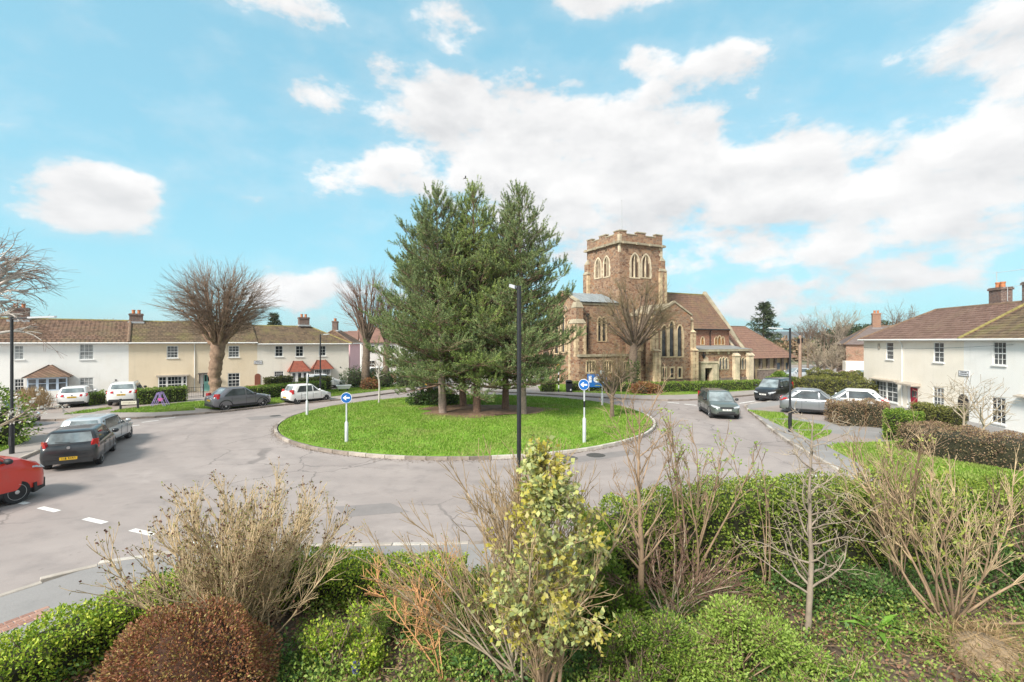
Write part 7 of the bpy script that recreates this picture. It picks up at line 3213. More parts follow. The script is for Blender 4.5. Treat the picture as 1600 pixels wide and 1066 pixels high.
q = isl_pt(957, 652)
bush_tree((q[0], q[1], q[2] - .02), 'small bare young tree on the right of the island', 21, 1.7, .12, 8, 1.7, 3, M_BARK, B_MOSSY, ang=(18, 45), base_ang=45, minr=.008, kids=4, shrink=.62)
q = isl_pt(592, 630)
bush_tree((q[0], q[1], .12), 'slender pale-barked sapling at the back left rim of the island', 22, 2.6, .07, 5, 1.0, 2, B_BIRCH, B_TWIG, base_ang=50, minr=.006)
p = at(-22, 25.5)
bush_tree((p.x, p.y, .1), 'birch with fine drooping bare twigs reaching in at the upper left edge', 31, 9.2, .17, 26, 1.7, 3, B_BIRCH, B_TWIGR, up=-.10, ang=(15, 45), base_ang=75, minr=.007, wob=.12, kids=3, shrink=.66)
for i, (x, d, hh, lab) in enumerate(((163, 62, 8.6, 'distant bare tree behind the white terraced house'), (62, 60, 8.0, 'distant bare tree behind the leftmost chimney'),
                                     (1262, 84, 10.2, 'distant thin bare tree behind the telegraph pole'), (1288, 82, 9.2, 'distant thin bare tree right of the telegraph pole'),
                                     (1316, 74, 10.8, 'tall pale bare tree behind the brick gate pillars'), (1402, 66, 10.2, 'bare treetop above the left end of the pale cream roof'))):
    p = at(x, d)
    bush_tree((p.x, p.y, 0), lab, 50 + i, hh * .42, .16, 7, hh * .3, 3, B_GREY if i == 4 else M_BARK, B_PALE if i == 4 else B_TWIG, base_ang=35, ang=(15, 42), minr=.012, group='distant bare trees')
for i, (x, d, hh, lab) in enumerate(((1278, 66, 5.2, 'low spreading bare tree left of the pale tall one'), (1300, 64, 5.6, 'bushy bare tree at the foot of the pale tall one'), (1330, 63, 5.0, 'bushy bare tree beside the brown brick house'))):
    p = at(x, d)
    bush_tree((p.x, p.y, 0), lab, 60 + i, 1.6, .16, 9, hh * .42, 3, B_GREY, B_PALE, base_ang=62, ang=(20, 50), minr=.012, group='distant bare trees')
p = at(1507, 24.8)
bush_tree((p.x, p.y, .1), 'bare climbing shrub trained before the dark arched passage', 66, 1.2, .05, 6, 1.5, 2, B_PALE, B_PALE, base_ang=70, ang=(25, 65), minr=.009, wob=.2, up=.0, name='bare_shrub', cat='shrub')
p = at(1538, 23.6)
bush_tree((p.x, p.y, .1), 'pale bare shrub spreading across the front of the white house', 67, 1.0, .05, 6, 1.6, 2, B_PALE, B_PALE, base_ang=72, ang=(25, 65), minr=.009, wob=.22, up=.0, name='bare_shrub', cat='shrub')


def conifer(x, d, H, Rm, seed, label, droop=.1, n=9000, material=None, flat=1.0):
    rr = random.Random(seed)
    p = at(x, d)
    root = empty('conifer', (p.x, p.y, 0), 0, label, 'tree')
    trunk_tube('trunk', [(0, 0, -.1), (0, 0, H * .95)], [.3, .04], M_BARK, root, 8, .03, seed)
    segs, P, D = [], [], []
    h = H * .08
    while h < H * .98:
        t = h / H
        for k in range(6):
            a = rr.uniform(0, 6.28)
            L = Rm * (1 - t) ** .8 * rr.uniform(.7, 1.15) + .25
            d0 = Vector((math.cos(a), math.sin(a), .25 - droop)).normalized()
            nodes = limb(segs, Vector((0, 0, h)), d0, L, .04, .01, 5, .08, -.02 * droop * 5 + .03, rr)
            for j, q in enumerate(nodes[1:], 1):
                for s_ in range(7):
                    P.append(tuple(q[0] + rvec(rr) * .18))
                    D.append(tuple((q[1] + rvec(rr) * .8 - UP * droop).normalized()))
        h += H * .035
    seg_mesh('branches', segs, M_BARK, root, 3)
    leaf_mesh('crown', P, D, .5, .13, material or L_CONIF, root, seed)
    return root


conifer(1193, 76, zat(470, 76), 4.0, 71, 'dark drooping conifer behind the parish hall', .25)
conifer(122 + 306, 92, zat(489, 92), 2.2, 72, 'small distant evergreen above the cream and ivory roofs', .0)


def round_tree(x, d, cs, label, seed, n, ll, lw, material, name='evergreen_tree', cat='tree', trunk=None):
    p = at(x, d)
    root = empty(name, (p.x, p.y, 0), 0, label, cat)
    r = np.random.default_rng(seed)
    P, Nn = cloud(cs, n, r, .55)
    leaf_mesh('crown', P, Nn + r.normal(0, .7, P.shape), ll, lw, material, root, seed)
    if trunk:
        trunk_tube('trunk', [(0, 0, -.1), (0, 0, trunk)], [.3, .15], M_BARK, root, 8, .05, seed)
    return root


round_tree(1318, 88, [(-2, 0, 5.0, 3, 3, 2.3), (1.5, 0, 6.0, 3.2, 3, 2.0), (4, 0, 5.5, 2.6, 3, 2.4), (0, 0, 3.2, 4, 3, 2.4)], 'broad dark evergreen behind the bare trees on the right', 81, 9000, .4, .2, L_CONIF, trunk=5)
round_tree(1362, 84, [(0, 0, 5.6, 2.6, 2.5, 2.2), (1.8, 0, 7.0, 1.8, 1.8, 1.5), (2.2, 0, 5, 2.8, 2.4, 2.4)], 'dark evergreen rising behind the brown brick house', 82, 6000, .4, .2, L_CONIF, trunk=5)
r_ = random.Random(3)
for i, x in enumerate((1235, 1252, 1270, 1345, 870, 850, 640, 620, 700)):
    d = 120 + 14 * (i % 4)
    round_tree(x, d, [(0, 0, 3.0, 4.5, 3, 2.6), (3, 0, 2.4, 4, 3, 2.2), (-3, 0, 2.6, 4, 3, 2.0)], ('distant scrubby wood behind the parish hall', 'distant thicket right of the parish hall', 'distant thicket behind the telegraph pole', 'distant thicket behind the brick house', 'distant thicket behind the left end of the church', 'distant thicket left of the church', 'distant thicket beyond the tall bare trees', 'distant thicket behind the pink house gap', 'distant thicket behind the left pines')[i], 90 + i, 1500, .8, .5, L_OLIVE if i % 2 else L_BROWN, 'thicket', 'trees')


# ---------------------------------------------------------------- hedges
def hedge(path, w, h, label, material, n_m2, ll, lw, seed, z=.1, name='hedge', rough=.06, group=None, round_top=.25, core=True, twig=None, hs=None, ends=True, depth=.22):
    """clipped hedge along a line: a solid dark core and leaves all over its faces"""
    pts = [Vector((p[0], p[1])) for p in path]
    cum = [0]
    for a, b in zip(pts, pts[1:]):
        cum.append(cum[-1] + (b - a).length)
    T = cum[-1]
    c0 = pts[0]
    root = empty(name, (c0.x, c0.y, z), 0, label, 'hedge', group)
    r = np.random.default_rng(seed)
    hs = hs or [h] * len(pts)
    px, py = np.array([p.x - c0.x for p in pts]), np.array([p.y - c0.y for p in pts])
    cum = np.array(cum)
    hav = float(np.mean(hs))
    per = 2 * hav + w
    n = int(T * per * n_m2)
    t = r.uniform(0, T, n)
    cx, cy = np.interp(t, cum, px), np.interp(t, cum, py)
    hh = np.interp(t, cum, hs)
    dx = np.interp(np.minimum(t + .2, T), cum, px) - np.interp(np.maximum(t - .2, 0), cum, px)
    dy = np.interp(np.minimum(t + .2, T), cum, py) - np.interp(np.maximum(t - .2, 0), cum, py)
    dl = np.hypot(dx, dy) + 1e-9
    nx, ny = -dy / dl, dx / dl
    s = r.uniform(0, 1, n) * (2 * hh + w)
    side_ = np.where(s < hh, -1, np.where(s < hh + w, 0, 1))
    off = np.where(side_ == -1, -w / 2, np.where(side_ == 1, w / 2, s - hh - w / 2))
    zz_ = np.where(side_ == -1, s, np.where(side_ == 1, s - hh - w, hh))
    # rounded shoulders
    e = np.clip((np.abs(off) / (w / 2)), 0, 1)
    zz_ = np.where(side_ == 0, zz_ - round_top * w * .5 * e ** 3, zz_)
    up_ = np.clip((zz_ - (hh - round_top * w)) / (round_top * w + 1e-6), 0, 1)
    off = np.where(side_ != 0, off * (1 - .25 * up_ ** 2), off)
    nz = np.where(side_ == 0, 1.0, .15)
    no = np.where(side_ == 0, 0.25 * np.sign(off) * e, np.sign(off))
    ins = -np.abs(r.normal(0, depth * .5, n)) + rough * (np.sin(cx * 4.1 + zz_ * 3) * np.sin(cy * 3.7 + zz_ * 5.1) + .6 * np.sin(cx * 9.3 + cy * 8.1))
    bx, by, bz = nx * no, ny * no, nz
    bl = np.sqrt(bx * bx + by * by + bz * bz)
    Nn = np.stack([bx / bl, by / bl, bz / bl], 1)
    P = np.stack([cx + nx * off, cy + ny * off, zz_], 1) + Nn * ins[:, None]
    if ends:
        ne = int(2 * w * hav * n_m2)
        te = r.integers(0, 2, ne)
        oo, ze = r.uniform(-w / 2, w / 2, ne), r.uniform(0, 1, ne) * np.where(te == 0, hs[0], hs[-1])
        d0, d1 = (pts[1] - pts[0]).normalized(), (pts[-1] - pts[-2]).normalized()
        ex = np.where(te == 0, px[0], px[-1]) + np.where(te == 0, -d0.y, -d1.y) * oo
        ey = np.where(te == 0, py[0], py[-1]) + np.where(te == 0, d0.x, d1.x) * oo
        en = np.stack([np.where(te == 0, -d0.x, d1.x), np.where(te == 0, -d0.y, d1.y), np.full(ne, .15)], 1)
        P = np.concatenate([P, np.stack([ex, ey, ze], 1) + en * (-np.abs(r.normal(0, depth * .4, ne)))[:, None]])
        Nn = np.concatenate([Nn, en])
    P[:, 2] = np.maximum(P[:, 2], .02)
    leaf_mesh('leaves', P, Nn + r.normal(0, .75, P.shape), ll, lw, material, root, seed)
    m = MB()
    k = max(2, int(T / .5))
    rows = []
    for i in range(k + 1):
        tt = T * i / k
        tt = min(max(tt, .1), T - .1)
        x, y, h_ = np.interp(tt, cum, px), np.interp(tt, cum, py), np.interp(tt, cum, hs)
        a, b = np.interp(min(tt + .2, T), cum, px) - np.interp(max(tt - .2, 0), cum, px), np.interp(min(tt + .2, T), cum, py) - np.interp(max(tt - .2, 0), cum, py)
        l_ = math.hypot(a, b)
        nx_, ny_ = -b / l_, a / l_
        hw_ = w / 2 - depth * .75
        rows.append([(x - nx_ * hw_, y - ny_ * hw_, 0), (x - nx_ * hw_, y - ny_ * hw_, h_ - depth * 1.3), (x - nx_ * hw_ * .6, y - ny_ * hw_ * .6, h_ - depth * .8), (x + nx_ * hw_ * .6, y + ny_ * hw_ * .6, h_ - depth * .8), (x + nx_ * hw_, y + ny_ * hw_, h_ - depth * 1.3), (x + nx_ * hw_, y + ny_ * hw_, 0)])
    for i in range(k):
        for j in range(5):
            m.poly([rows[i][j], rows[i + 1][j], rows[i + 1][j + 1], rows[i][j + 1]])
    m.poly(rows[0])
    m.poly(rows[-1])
    m.build('inner_core', M_CORE, root)
    if twig:
        segs = []
        rr = random.Random(seed)
        for i in range(int(T * twig[1])):
            tt = rr.uniform(0, T)
            x, y, h_ = float(np.interp(tt, cum, px)), float(np.interp(tt, cum, py)), float(np.interp(tt, cum, hs))
            o = rr.uniform(-.5, .5) * w
            zt = rr.uniform(.3, 1) * h_
            limb(segs, Vector((x + rr.uniform(-.1, .1), y + o, zt - .35)), (UP + rvec(rr) * .9).normalized(), rr.uniform(.3, .55), .008, .004, 3, .25, .05, rr)
        seg_mesh('twigs', segs, twig[0], root, 3)
    return root


def gp(x, y, z=.1):
    g = G(x, y, z)
    return (g.x, g.y)


hedge([at(131, 36.2)[:2], at(163, 37.6)[:2]], .8, 1.0, 'clipped hedge between the two white cars on the drives', L_HEDGE, 330, .10, .055, 101)
hedge([at(214, 36.9)[:2], at(252, 38.0)[:2], at(290, 39.4)[:2]], .9, 1.25, 'clipped hedge behind the purple toy swing', L_HEDGE, 330, .10, .055, 102)
hedge([at(385, 39.5)[:2], at(430, 41.6)[:2], at(470, 43.5)[:2], at(505, 45.2)[:2]], 1.0, 1.15, 'long clipped hedge behind the dark grey crossover', L_HEDGE, 300, .10, .055, 103)
hedge([at(414, 43.4)[:2], at(440, 44.8)[:2], at(455, 45.8)[:2]], .8, 1.6, 'yellow-green hedge before the ivory house wall', L_OLIVE, 280, .10, .06, 104)
hedge([at(470, 45.9)[:2], at(515, 48.3)[:2]], 1.0, 1.4, 'shaggy hedge before the clay-red bays', L_OLIVE, 280, .10, .06, 105, rough=.14)
for i, (x, d, cs, lab, mt) in enumerate(((556, 50.5, [(0, 0, .9, 1.7, 1.3, 1.3), (2, .5, .8, 1.6, 1.2, 1.2)], 'rounded dark green bush at the corner of the ivory house', L_DARK),
                                         (600, 51, [(0, 0, .8, 1.9, 1.2, 1.2), (2.2, .2, .7, 1.7, 1.2, 1.2)], 'rounded dark green bush under the tall bare trees', L_DARK),
                                         (578, 48.5, [(0, 0, .4, .9, .7, .8)], 'small red-brown bush under the tall bare trees', L_RUST),
                                         (50, 34.2, [(0, 0, .65, .95, .8, .85), (.5, 0, .55, .7, .7, .75), (-.5, 0, .6, .7, .7, .75)], 'straw-coloured rounded bush before the porch', L_STRAW),
                                         (-4, 22.6, [(0, 0, 1.0, 1.5, 1.2, 1.5), (-1, 0, 1.8, 1.3, 1, 1.4)], 'green bush at the left edge beside the lamp post', L_HEDGE),
                                         (1005, 44.5, [(0, 0, .35, 1.2, .7, .75), (.8, 0, .3, .9, .6, .6)], 'red-brown bush on the church lawn', L_RUST),
                                         (1012, 45.2, [(0, 0, .4, .6, .6, .7)], 'small dark bush beside the red-brown one at the church', L_DARK),
                                         (1218, 52, [(0, 0, .6, .9, .8, 1.0)], 'rounded green bush before the parish hall', L_HEDGE),
                                         (700, 34.8, [(0, 0, .5, 1.2, .8, .75), (-1.3, .2, .45, .9, .7, .65), (.8, .4, .4, .8, .7, .6)], 'low dark shrub at the foot of the left pines', L_DARK))):
    p = at(x, d)
    zb = island_z(p.x, p.y) - .05 if i == 8 else .1
    root = empty('bush', (p.x - (.8 if i == 8 else 0), p.y, zb), 0, lab, 'bush')
    r = np.random.default_rng(110 + i)
    P, Nn = cloud(cs, 4200 if i not in (2, 6) else 1500, r, .45)
    dirs = Nn + r.normal(0, .7, P.shape) if mt is not L_STRAW else np.stack([Nn[:, 0] * .5, Nn[:, 1] * .5, np.abs(Nn[:, 2]) + .8], 1) + r.normal(0, .3, P.shape)
    leaf_mesh('leaves', P, dirs, .15 if mt is not L_STRAW else .3, .08 if mt is not L_STRAW else .025, mt, root, 110 + i)
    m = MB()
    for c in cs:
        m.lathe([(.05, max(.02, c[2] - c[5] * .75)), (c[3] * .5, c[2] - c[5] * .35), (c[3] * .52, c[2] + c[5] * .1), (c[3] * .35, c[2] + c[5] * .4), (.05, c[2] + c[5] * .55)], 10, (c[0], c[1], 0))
    m.build('inner_core', M_CORE if mt is not L_STRAW else B_STRAWT, root)  # solid core inside the leaves
# white blossom branches by the left edge
p = at(-16, 17.5)
bush_tree((p.x, p.y, .1), 'white-flowering branches reaching in at the left edge', 130, 1.8, .06, 5, 1.3, 2, B_PALE, B_PALE, base_ang=80, minr=.008, name='flowering_shrub', cat='shrub', leaf=(L_BLOSSOM, .09, .07, 4), sway=(.5, 0, -.05))

for i, (x0, d0, x1, d1, h, lab) in enumerate(((845, 46.7, 868, 46.6, 1.0, 'clipped hedge left of the beacon before the church'), (890, 47.4, 985, 46.2, .9, 'clipped hedge behind the litter bin before the church'),
                                              (1010, 45.6, 1076, 46.6, .98, 'clipped hedge under the three tall church lancets'), (1081, 46.2, 1172, 48.3, .98, 'long clipped hedge before the church porch'), (1177, 48.4, 1188, 48.9, .95, 'short clipped hedge block at the right end of the church hedge'))):
    hedge([at(x0, d0)[:2], at((x0 + x1) / 2, (d0 + d1) / 2)[:2], at(x1, d1)[:2]], .9, h, lab, L_HEDGE, 230, .11, .065, 140 + i, rough=.04, group='church hedges')
hedge([at(1200, 56)[:2], at(1222, 57)[:2]], .8, .7, 'low clipped hedge before the silver saloon', L_HEDGE, 200, .12, .07, 147)
hedge([at(1222, 46)[:2], at(1243, 45.3)[:2]], .8, 1.5, 'narrow dark hedge behind the black people carrier', L_DARK, 220, .12, .07, 148)
hedge([at(1252, 44.5)[:2], at(1295, 42)[:2], at(1340, 39.5)[:2], at(1356, 38.6)[:2]], 2.2, 1.75, 'big overgrown olive hedge between the drive and the far car park', L_OLIVE, 190, .13, .075, 149, rough=.22, round_top=.4, hs=[1.6, 1.75, 1.85, 1.4])
hedge([at(1262, 49)[:2], at(1350, 46)[:2]], 1.6, 1.9, 'taller olive hedge behind the overgrown one', L_OLIVE, 150, .14, .08, 150, rough=.2)
hedge([at(1300, 28.6)[:2], at(1345, 28.3)[:2], at(1388, 27.6)[:2]], 2.0, 1.35, 'brown leafless hedge beside the right-hand drive', L_BROWN, 420, .09, .04, 151, rough=.16, twig=(B_TWIG, 120), hs=[1.3, 1.4, 1.3])
hedge([at(1383, 24.4)[:2], at(1412, 23.9)[:2], at(1436, 23.4)[:2]], 1.7, 1.42, 'bright green bushy hedge between the two brown hedges', L_HEDGE, 420, .10, .06, 152, rough=.14, round_top=.4)
hedge([at(1432, 29.5)[:2], at(1498, 26.5)[:2]], 1.0, 1.15, 'olive hedge below the red door', L_OLIVE, 330, .10, .06, 153, rough=.1)
hedge([at(1432, 22.0)[:2], at(1500, 20.2)[:2], at(1600, 18.5)[:2], at(1680, 17.7)[:2]], 2.3, 1.22, 'long brown leafless hedge before the white house on the right', L_BROWN, 420, .08, .035, 154, rough=.12, twig=(B_TWIGR, 150))
# ================================================================== the garden below the window
GZ = .26
hedge([(-7.6, 4.2), (-7.0, 6.0), (-6.5, 7.4), (-5.4, 8.5), (-3.9, 9.05), (-2.4, 9.0), (-.9, 8.95)], 1.0, 1.0, 'lime-green privet hedge along the pavement on the left', L_PRIVET, 1500, .052, .03, 201, z=.1, rough=.07, hs=[.75, .8, .85, .92, .93, .82, .78], twig=(B_TWIG, 25))
hedge([(1.5, 9.3), (3.2, 9.75), (5.2, 10.15), (7.2, 10.4), (9.2, 10.45), (11.5, 10.7), (14, 11.2)], 1.5, 1.85, 'tall glossy green hedge across the right of the garden', leafmat('leaf_tall_hedge', [(0.1, 0.165, 0.02), (0.175, 0.27, 0.034), (0.29, 0.38, 0.055), (0.46, 0.5, 0.1)]), 1000, .062, .036, 202, z=.1, rough=.13, hs=[1.5, 1.8, 1.9, 1.9, 1.8, 1.7, 1.6], twig=(B_TWIG, 20), depth=.3)

# clipped rust-brown dome
p = (-4.35, 6.35)
root = empty('clipped_shrub', (p[0], p[1], GZ), 0, 'clipped rust-brown rounded shrub at the bottom left', 'shrub')
r = np.random.default_rng(5)
cs = [(.08, 0, .4, .98, .8, .82), (.3, .0, .25, .85, .75, .8), (-.2, 0, .2, .85, .75, .78)]
P, Nn = cloud(cs, 46000, r, .14)
leaf_mesh('leaves', P, Nn + r.normal(0, .55, P.shape), .042, .02, L_RUST, root, 5)
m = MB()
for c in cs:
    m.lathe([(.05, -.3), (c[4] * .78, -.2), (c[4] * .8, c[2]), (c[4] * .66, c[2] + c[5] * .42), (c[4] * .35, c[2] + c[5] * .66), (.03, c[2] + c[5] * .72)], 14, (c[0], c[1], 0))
m.build('inner_core', mat('rust_inside', (.07, .035, .022), 1, .3, 6), root, 80)  # solid dark brown core under the leaves
segs = []
rr = random.Random(6)
for i in range(0, len(P), 11):
    limb(segs, Vector(P[i]) - Vector(Nn[i]) * .06, (Vector(Nn[i]) + rvec(rr) * .5).normalized(), rr.uniform(.06, .13), .004, .002, 2, .2, .02, rr)
seg_mesh('twigs', segs, B_TWIGR, root, 3)


def stem_shrub(loc, label, seed, stems, H, spread, barkm, r0=.03, forks=3, fork_len=.5, bud=None, lean=(0, 0), wob=.10, name='bare_shrub', up=.04, minr=.0035, leaf=None, start=.12, fork_ang=(14, 34), lens=(.7, 1.05), second=2, fork_from=.35):
    """many stems from the ground, forking towards the top; optional buds and leaf tufts at the tips"""
    rr = random.Random(seed)
    root = empty(name, loc, 0, label, 'shrub')
    big, tw, tips = [], [], []
    for k in range(stems):
        a = 2 * math.pi * k / stems + rr.uniform(-.5, .5)
        th = spread * math.sqrt(rr.uniform(.02, 1))
        d = (turn(UP, R(th), rr, a) + Vector((lean[0], lean[1], 0))).normalized()
        L = H * rr.uniform(*lens)
        n = 7
        nodes = limb(big, Vector((rr.uniform(-start, start), rr.uniform(-start, start), -.05)), d, L, r0 * rr.uniform(.7, 1.1), .008, n, wob, up, rr)
        tips.append(nodes[-1])
        for j, q in enumerate(nodes):
            if j < fork_from * n:
                continue
            for f in range(forks):
                c = turn(q[1], R(rr.uniform(*fork_ang)), rr)
                nn = limb(tw, q[0], c, fork_len * rr.uniform(.5, 1.2), .008, minr, 4, wob * .9, up, rr)
                tips.append(nn[-1])
                for g in range(second):
                    b = nn[rr.randint(1, 3)]
                    n3 = limb(tw, b[0], turn(b[1], R(rr.uniform(*fork_ang)), rr), fork_len * rr.uniform(.25, .6), .0055, minr * .85, 3, wob, up, rr)
                    tips.append(n3[-1])
    seg_mesh('stems', big, barkm[0], root, 6)
    seg_mesh('twigs', tw, barkm[1], root, 3, minr)
    r = np.random.default_rng(seed)
    TP, TD = np.array([tuple(t[0]) for t in tips]), np.array([tuple(t[1]) for t in tips])
    if bud:
        bm_, bl, bw, per, frac = bud
        sel = r.uniform(0, 1, len(TP)) < frac
        P, D = TP[sel].repeat(per, 0), TD[sel].repeat(per, 0)
        leaf_mesh('buds', P + r.normal(0, bl * .3, P.shape), D + r.normal(0, .6, D.shape), bl, bw, bm_, root, seed)
    if leaf:
        lm, ll, lw, per, frac = leaf
        sel = r.uniform(0, 1, len(TP)) < frac
        P, D = TP[sel].repeat(per, 0), TD[sel].repeat(per, 0)
        leaf_mesh('leaves', P + r.normal(0, ll * .45, P.shape), D + r.normal(0, .9, D.shape), ll, lw, lm, root, seed + 1)
    return root


B_GOLD = mat('twig_golden', (0.54, 0.41, 0.245), 0.9, 0.25, 4)
L_BUDY = leafmat('yellow_green_tuft', [(.36, .4, .08), (.48, .5, .12), (.3, .38, .1)])
L_BUD = leafmat('dark_bud', [(0.12, 0.05, 0.04), (0.2, 0.09, 0.06), (0.16, 0.12, 0.05)], trans=0)
L_BUDG = leafmat('green_bud', [(0.22, 0.24, 0.06), (0.32, 0.32, 0.09), (0.25, 0.2, 0.08)], trans=.1)
stem_shrub((-4.3, 7.75, GZ), 'large budding many-stemmed bare shrub on the left', 301, 62, 2.1, 52, (B_GOLD, B_GOLD), .014, 4, .5, (L_BUD, .035, .03, 3, .3), (0, 0), .12, leaf=(L_BUDG, .03, .018, 2, .8), start=.45, fork_from=.25, up=.07, fork_ang=(12, 34))
stem_shrub((-.95, 6.7, GZ), 'orange-twigged shrub in the middle foreground', 302, 3, 1.7, 34, (B_ORANGE, B_ORANGE), .013, 6, .42, None, (-.28, 0), .14, start=.04, fork_ang=(25, 60), second=3, fork_from=.3)
stem_shrub((.1, 6.75, GZ), 'pale many-stemmed bare shrub left of the eucalyptus', 303, 20, 2.7, 46, (B_PALE, B_STRAWT), .019, 4, .6, None, (-.22, .1), .08, leaf=(L_BUDG, .03, .018, 1, .4))
stem_shrub((.35, 7.6, GZ), 'upright straw-coloured twigs behind the eucalyptus', 304, 22, 2.6, 24, (B_GOLD, B_STRAWT), .012, 4, .6, None, (-.05, 0), .07)

# eucalyptus
root = empty('eucalyptus', (.5, 6.25, GZ), 0, 'young eucalyptus with round blue-grey and yellow leaves in the foreground', 'tree')
rr = random.Random(17)
trunk_tube('trunk', [(0, 0, -.1), (-.04, 0, 1.6), (-.02, .05, 2.5), (-.06, 0, 3.3)], [.035, .03, .018, .006], mat('bark_eucalyptus', (.2, .19, .13), .8, .3, 5), root, 7, .03, 3)
segs, P, D = [], [], []
for k in range(58):
    h = .8 + 2.4 * rr.random() ** 1.5
    t = (h - .8) / 2.4
    L = (1.6 - 1.52 * t ** .75) * rr.uniform(.55, 1.1) * (1 if t > .1 else .7)
    a = rr.uniform(0, 6.28)
    d = Vector((math.cos(a), math.sin(a), .45)).normalized()
    nodes = limb(segs, Vector((-.04, 0, h)), d, L, .012, .004, 6, .15, -.01, rr)
    for (p, dd, _) in nodes[1:]:
        for s_ in range(2 if t < .85 else 3):
            c = turn(dd, R(rr.uniform(30, 70)), rr)
            nn = limb(segs, p, c, rr.uniform(.15, .34), .005, .003, 3, .15, -.03, rr)
            for (q, qd, _) in nn[1:]:
                for u in range(3):
                    P.append(tuple(q + rvec(rr) * .02))
                    D.append(tuple(turn(qd, R(rr.uniform(45, 90)), rr)))
seg_mesh('branches', segs, B_STRAWT, root, 3)
P, D = np.array(P), np.array(D)
r = np.random.default_rng(9)
yel = (np.sin(P[:, 0] * 6.1 + 1.3) * np.sin(P[:, 2] * 4.3) + .35 * np.clip(np.hypot(P[:, 0], P[:, 1]) - .4, 0, 1) + r.normal(0, .35, len(P))) > .3
leaf_mesh('leaves', P[~yel], D[~yel], .075, .06, L_EUC, root, 9, fold=.1)
leaf_mesh('yellow_leaves', P[yel], D[yel], .07, .055, L_EUCY, root, 10, fold=.1)
# the cut stump stems at its foot
stem_shrub((.42, 6.15, GZ), 'thick cut stems and suckers at the foot of the eucalyptus', 305, 8, 1.4, 24, (B_TAN, B_STRAWT), .042, 3, .4, None, (0, 0), .1, leaf=(L_BUDG, .05, .03, 2, .3))


def young_tree(loc, label, seed, H, r0, barkm, twigm, n_br, ang, L0, L1, up, wob=.12, z0=.35, leaf=None, sub=5, lean=(0, 0)):
    """single-stemmed young tree with side branches from low down"""
    rr = random.Random(seed)
    root = empty('bare_tree', loc, 0, label, 'tree')
    top = Vector((lean[0], lean[1], H))
    trunk_tube('trunk', [(0, 0, -.1), tuple(top * .3 + Vector((.03, 0, 0))), tuple(top * .65 - Vector((.03, 0, 0))), tuple(top)], [r0, r0 * .72, r0 * .4, .006], barkm, root, 8, .05, seed)
    big, tw, tips = [], [], []
    for k in range(n_br):
        t = z0 + (.95 - z0) * (k + rr.random()) / n_br
        a = k * 2.4 + rr.uniform(-.4, .4)
        d = turn(UP, R(rr.uniform(*ang)), rr, a)
        L = (L0 + (L1 - L0) * t) * rr.uniform(.7, 1.15)
        nodes = limb(big, top * t, d, L, r0 * .32 * (1.1 - t) + .005, .004, 6, wob, up, rr)
        tips.append(nodes[-1])
        for s_ in range(sub):
            q = nodes[rr.randint(1, 6)]
            nn = limb(tw, q[0], turn(q[1], R(rr.uniform(25, 60)), rr), L * rr.uniform(.2, .5), .006, .003, 4, wob, up, rr)
            tips.append(nn[-1])
            for g in range(2):
                b = nn[rr.randint(1, 4)]
                n3 = limb(tw, b[0], turn(b[1], R(rr.uniform(25, 60)), rr), L * rr.uniform(.08, .22), .0045, .003, 2, wob, up, rr)
                tips.append(n3[-1])
    seg_mesh('branches', big, barkm, root, 6)
    seg_mesh('twigs', tw, twigm, root, 3)
    if leaf:
        lm, ll, lw, per = leaf
        r = np.random.default_rng(seed)
        P = np.array([tuple(t[0]) for t in tips]).repeat(per, 0)
        D = np.array([tuple(t[1]) for t in tips]).repeat(per, 0)
        leaf_mesh('leaves', P + r.normal(0, ll * .4, P.shape), D + r.normal(0, .8, D.shape), ll, lw, lm, root, seed)
    return root


g = G(1000, 966, GZ)
young_tree((g.x, g.y, GZ), 'bare tan-barked young tree with upswept branches right of the eucalyptus', 311, 3.6, .062, B_TAN, B_TAN, 24, (22, 52), 1.5, .75, .07, .1, .18)
g = G(1262, 985, GZ)
young_tree((g.x, g.y, GZ), 'bare grey young tree with level crooked branches before the tall hedge', 312, 3.5, .055, B_GREY, B_PALE, 30, (42, 88), 1.3, .45, .04, .3, .12, sub=6, lean=(.12, .05))
stem_shrub((3.35, 9.2, GZ), 'budding leafy shrub standing above the tall hedge', 313, 10, 3.2, 20, (B_TAN, B_TAN), .026, 3, .5, None, (0, 0), .1, leaf=(L_BRIGHT, .05, .028, 4, .5), fork_from=.5)
stem_shrub((4.9, 9.3, GZ), 'few thin leafy shoots rising from the tall hedge', 314, 5, 2.6, 12, (B_TAN, B_TWIG), .012, 2, .3, None, (0, 0), .08, leaf=(L_BRIGHT, .05, .03, 4, .7), fork_from=.7)
g = G(1482, 972, GZ)
stem_shrub((g.x, g.y, GZ), 'spreading bare shrub with yellow-green leaf tufts on the right', 315, 14, 2.8, 56, (B_TAN, B_GOLD), .024, 4, .6, None, (0, 0), .17, leaf=(L_BUDY, .075, .034, 6, .24), fork_from=.35, start=.1)
stem_shrub((g.x + 2.2, g.y + .5, GZ), 'tangled brown stems at the right edge of the garden', 316, 9, 2.3, 50, (B_TWIG, B_TWIGR), .022, 4, .6, None, (0, 0), .18, fork_from=.3)
stem_shrub((g.x + .1, g.y + 1.2, GZ), 'thicket of pinkish twigs behind the tufted shrub', 317, 12, 2.9, 42, (B_TAN, B_TAN), .014, 3, .7, None, (-.1, 0), .14, leaf=(L_BRIGHT, .05, .028, 3, .1), fork_from=.4)
stem_shrub((2.75, 8.3, GZ), 'tangle of dead pinkish stems beside the tan-barked tree', 318, 22, 1.5, 70, (B_PALE, B_TWIGR), .01, 3, .4, None, (.2, 0), .22, up=.0, fork_from=.3)

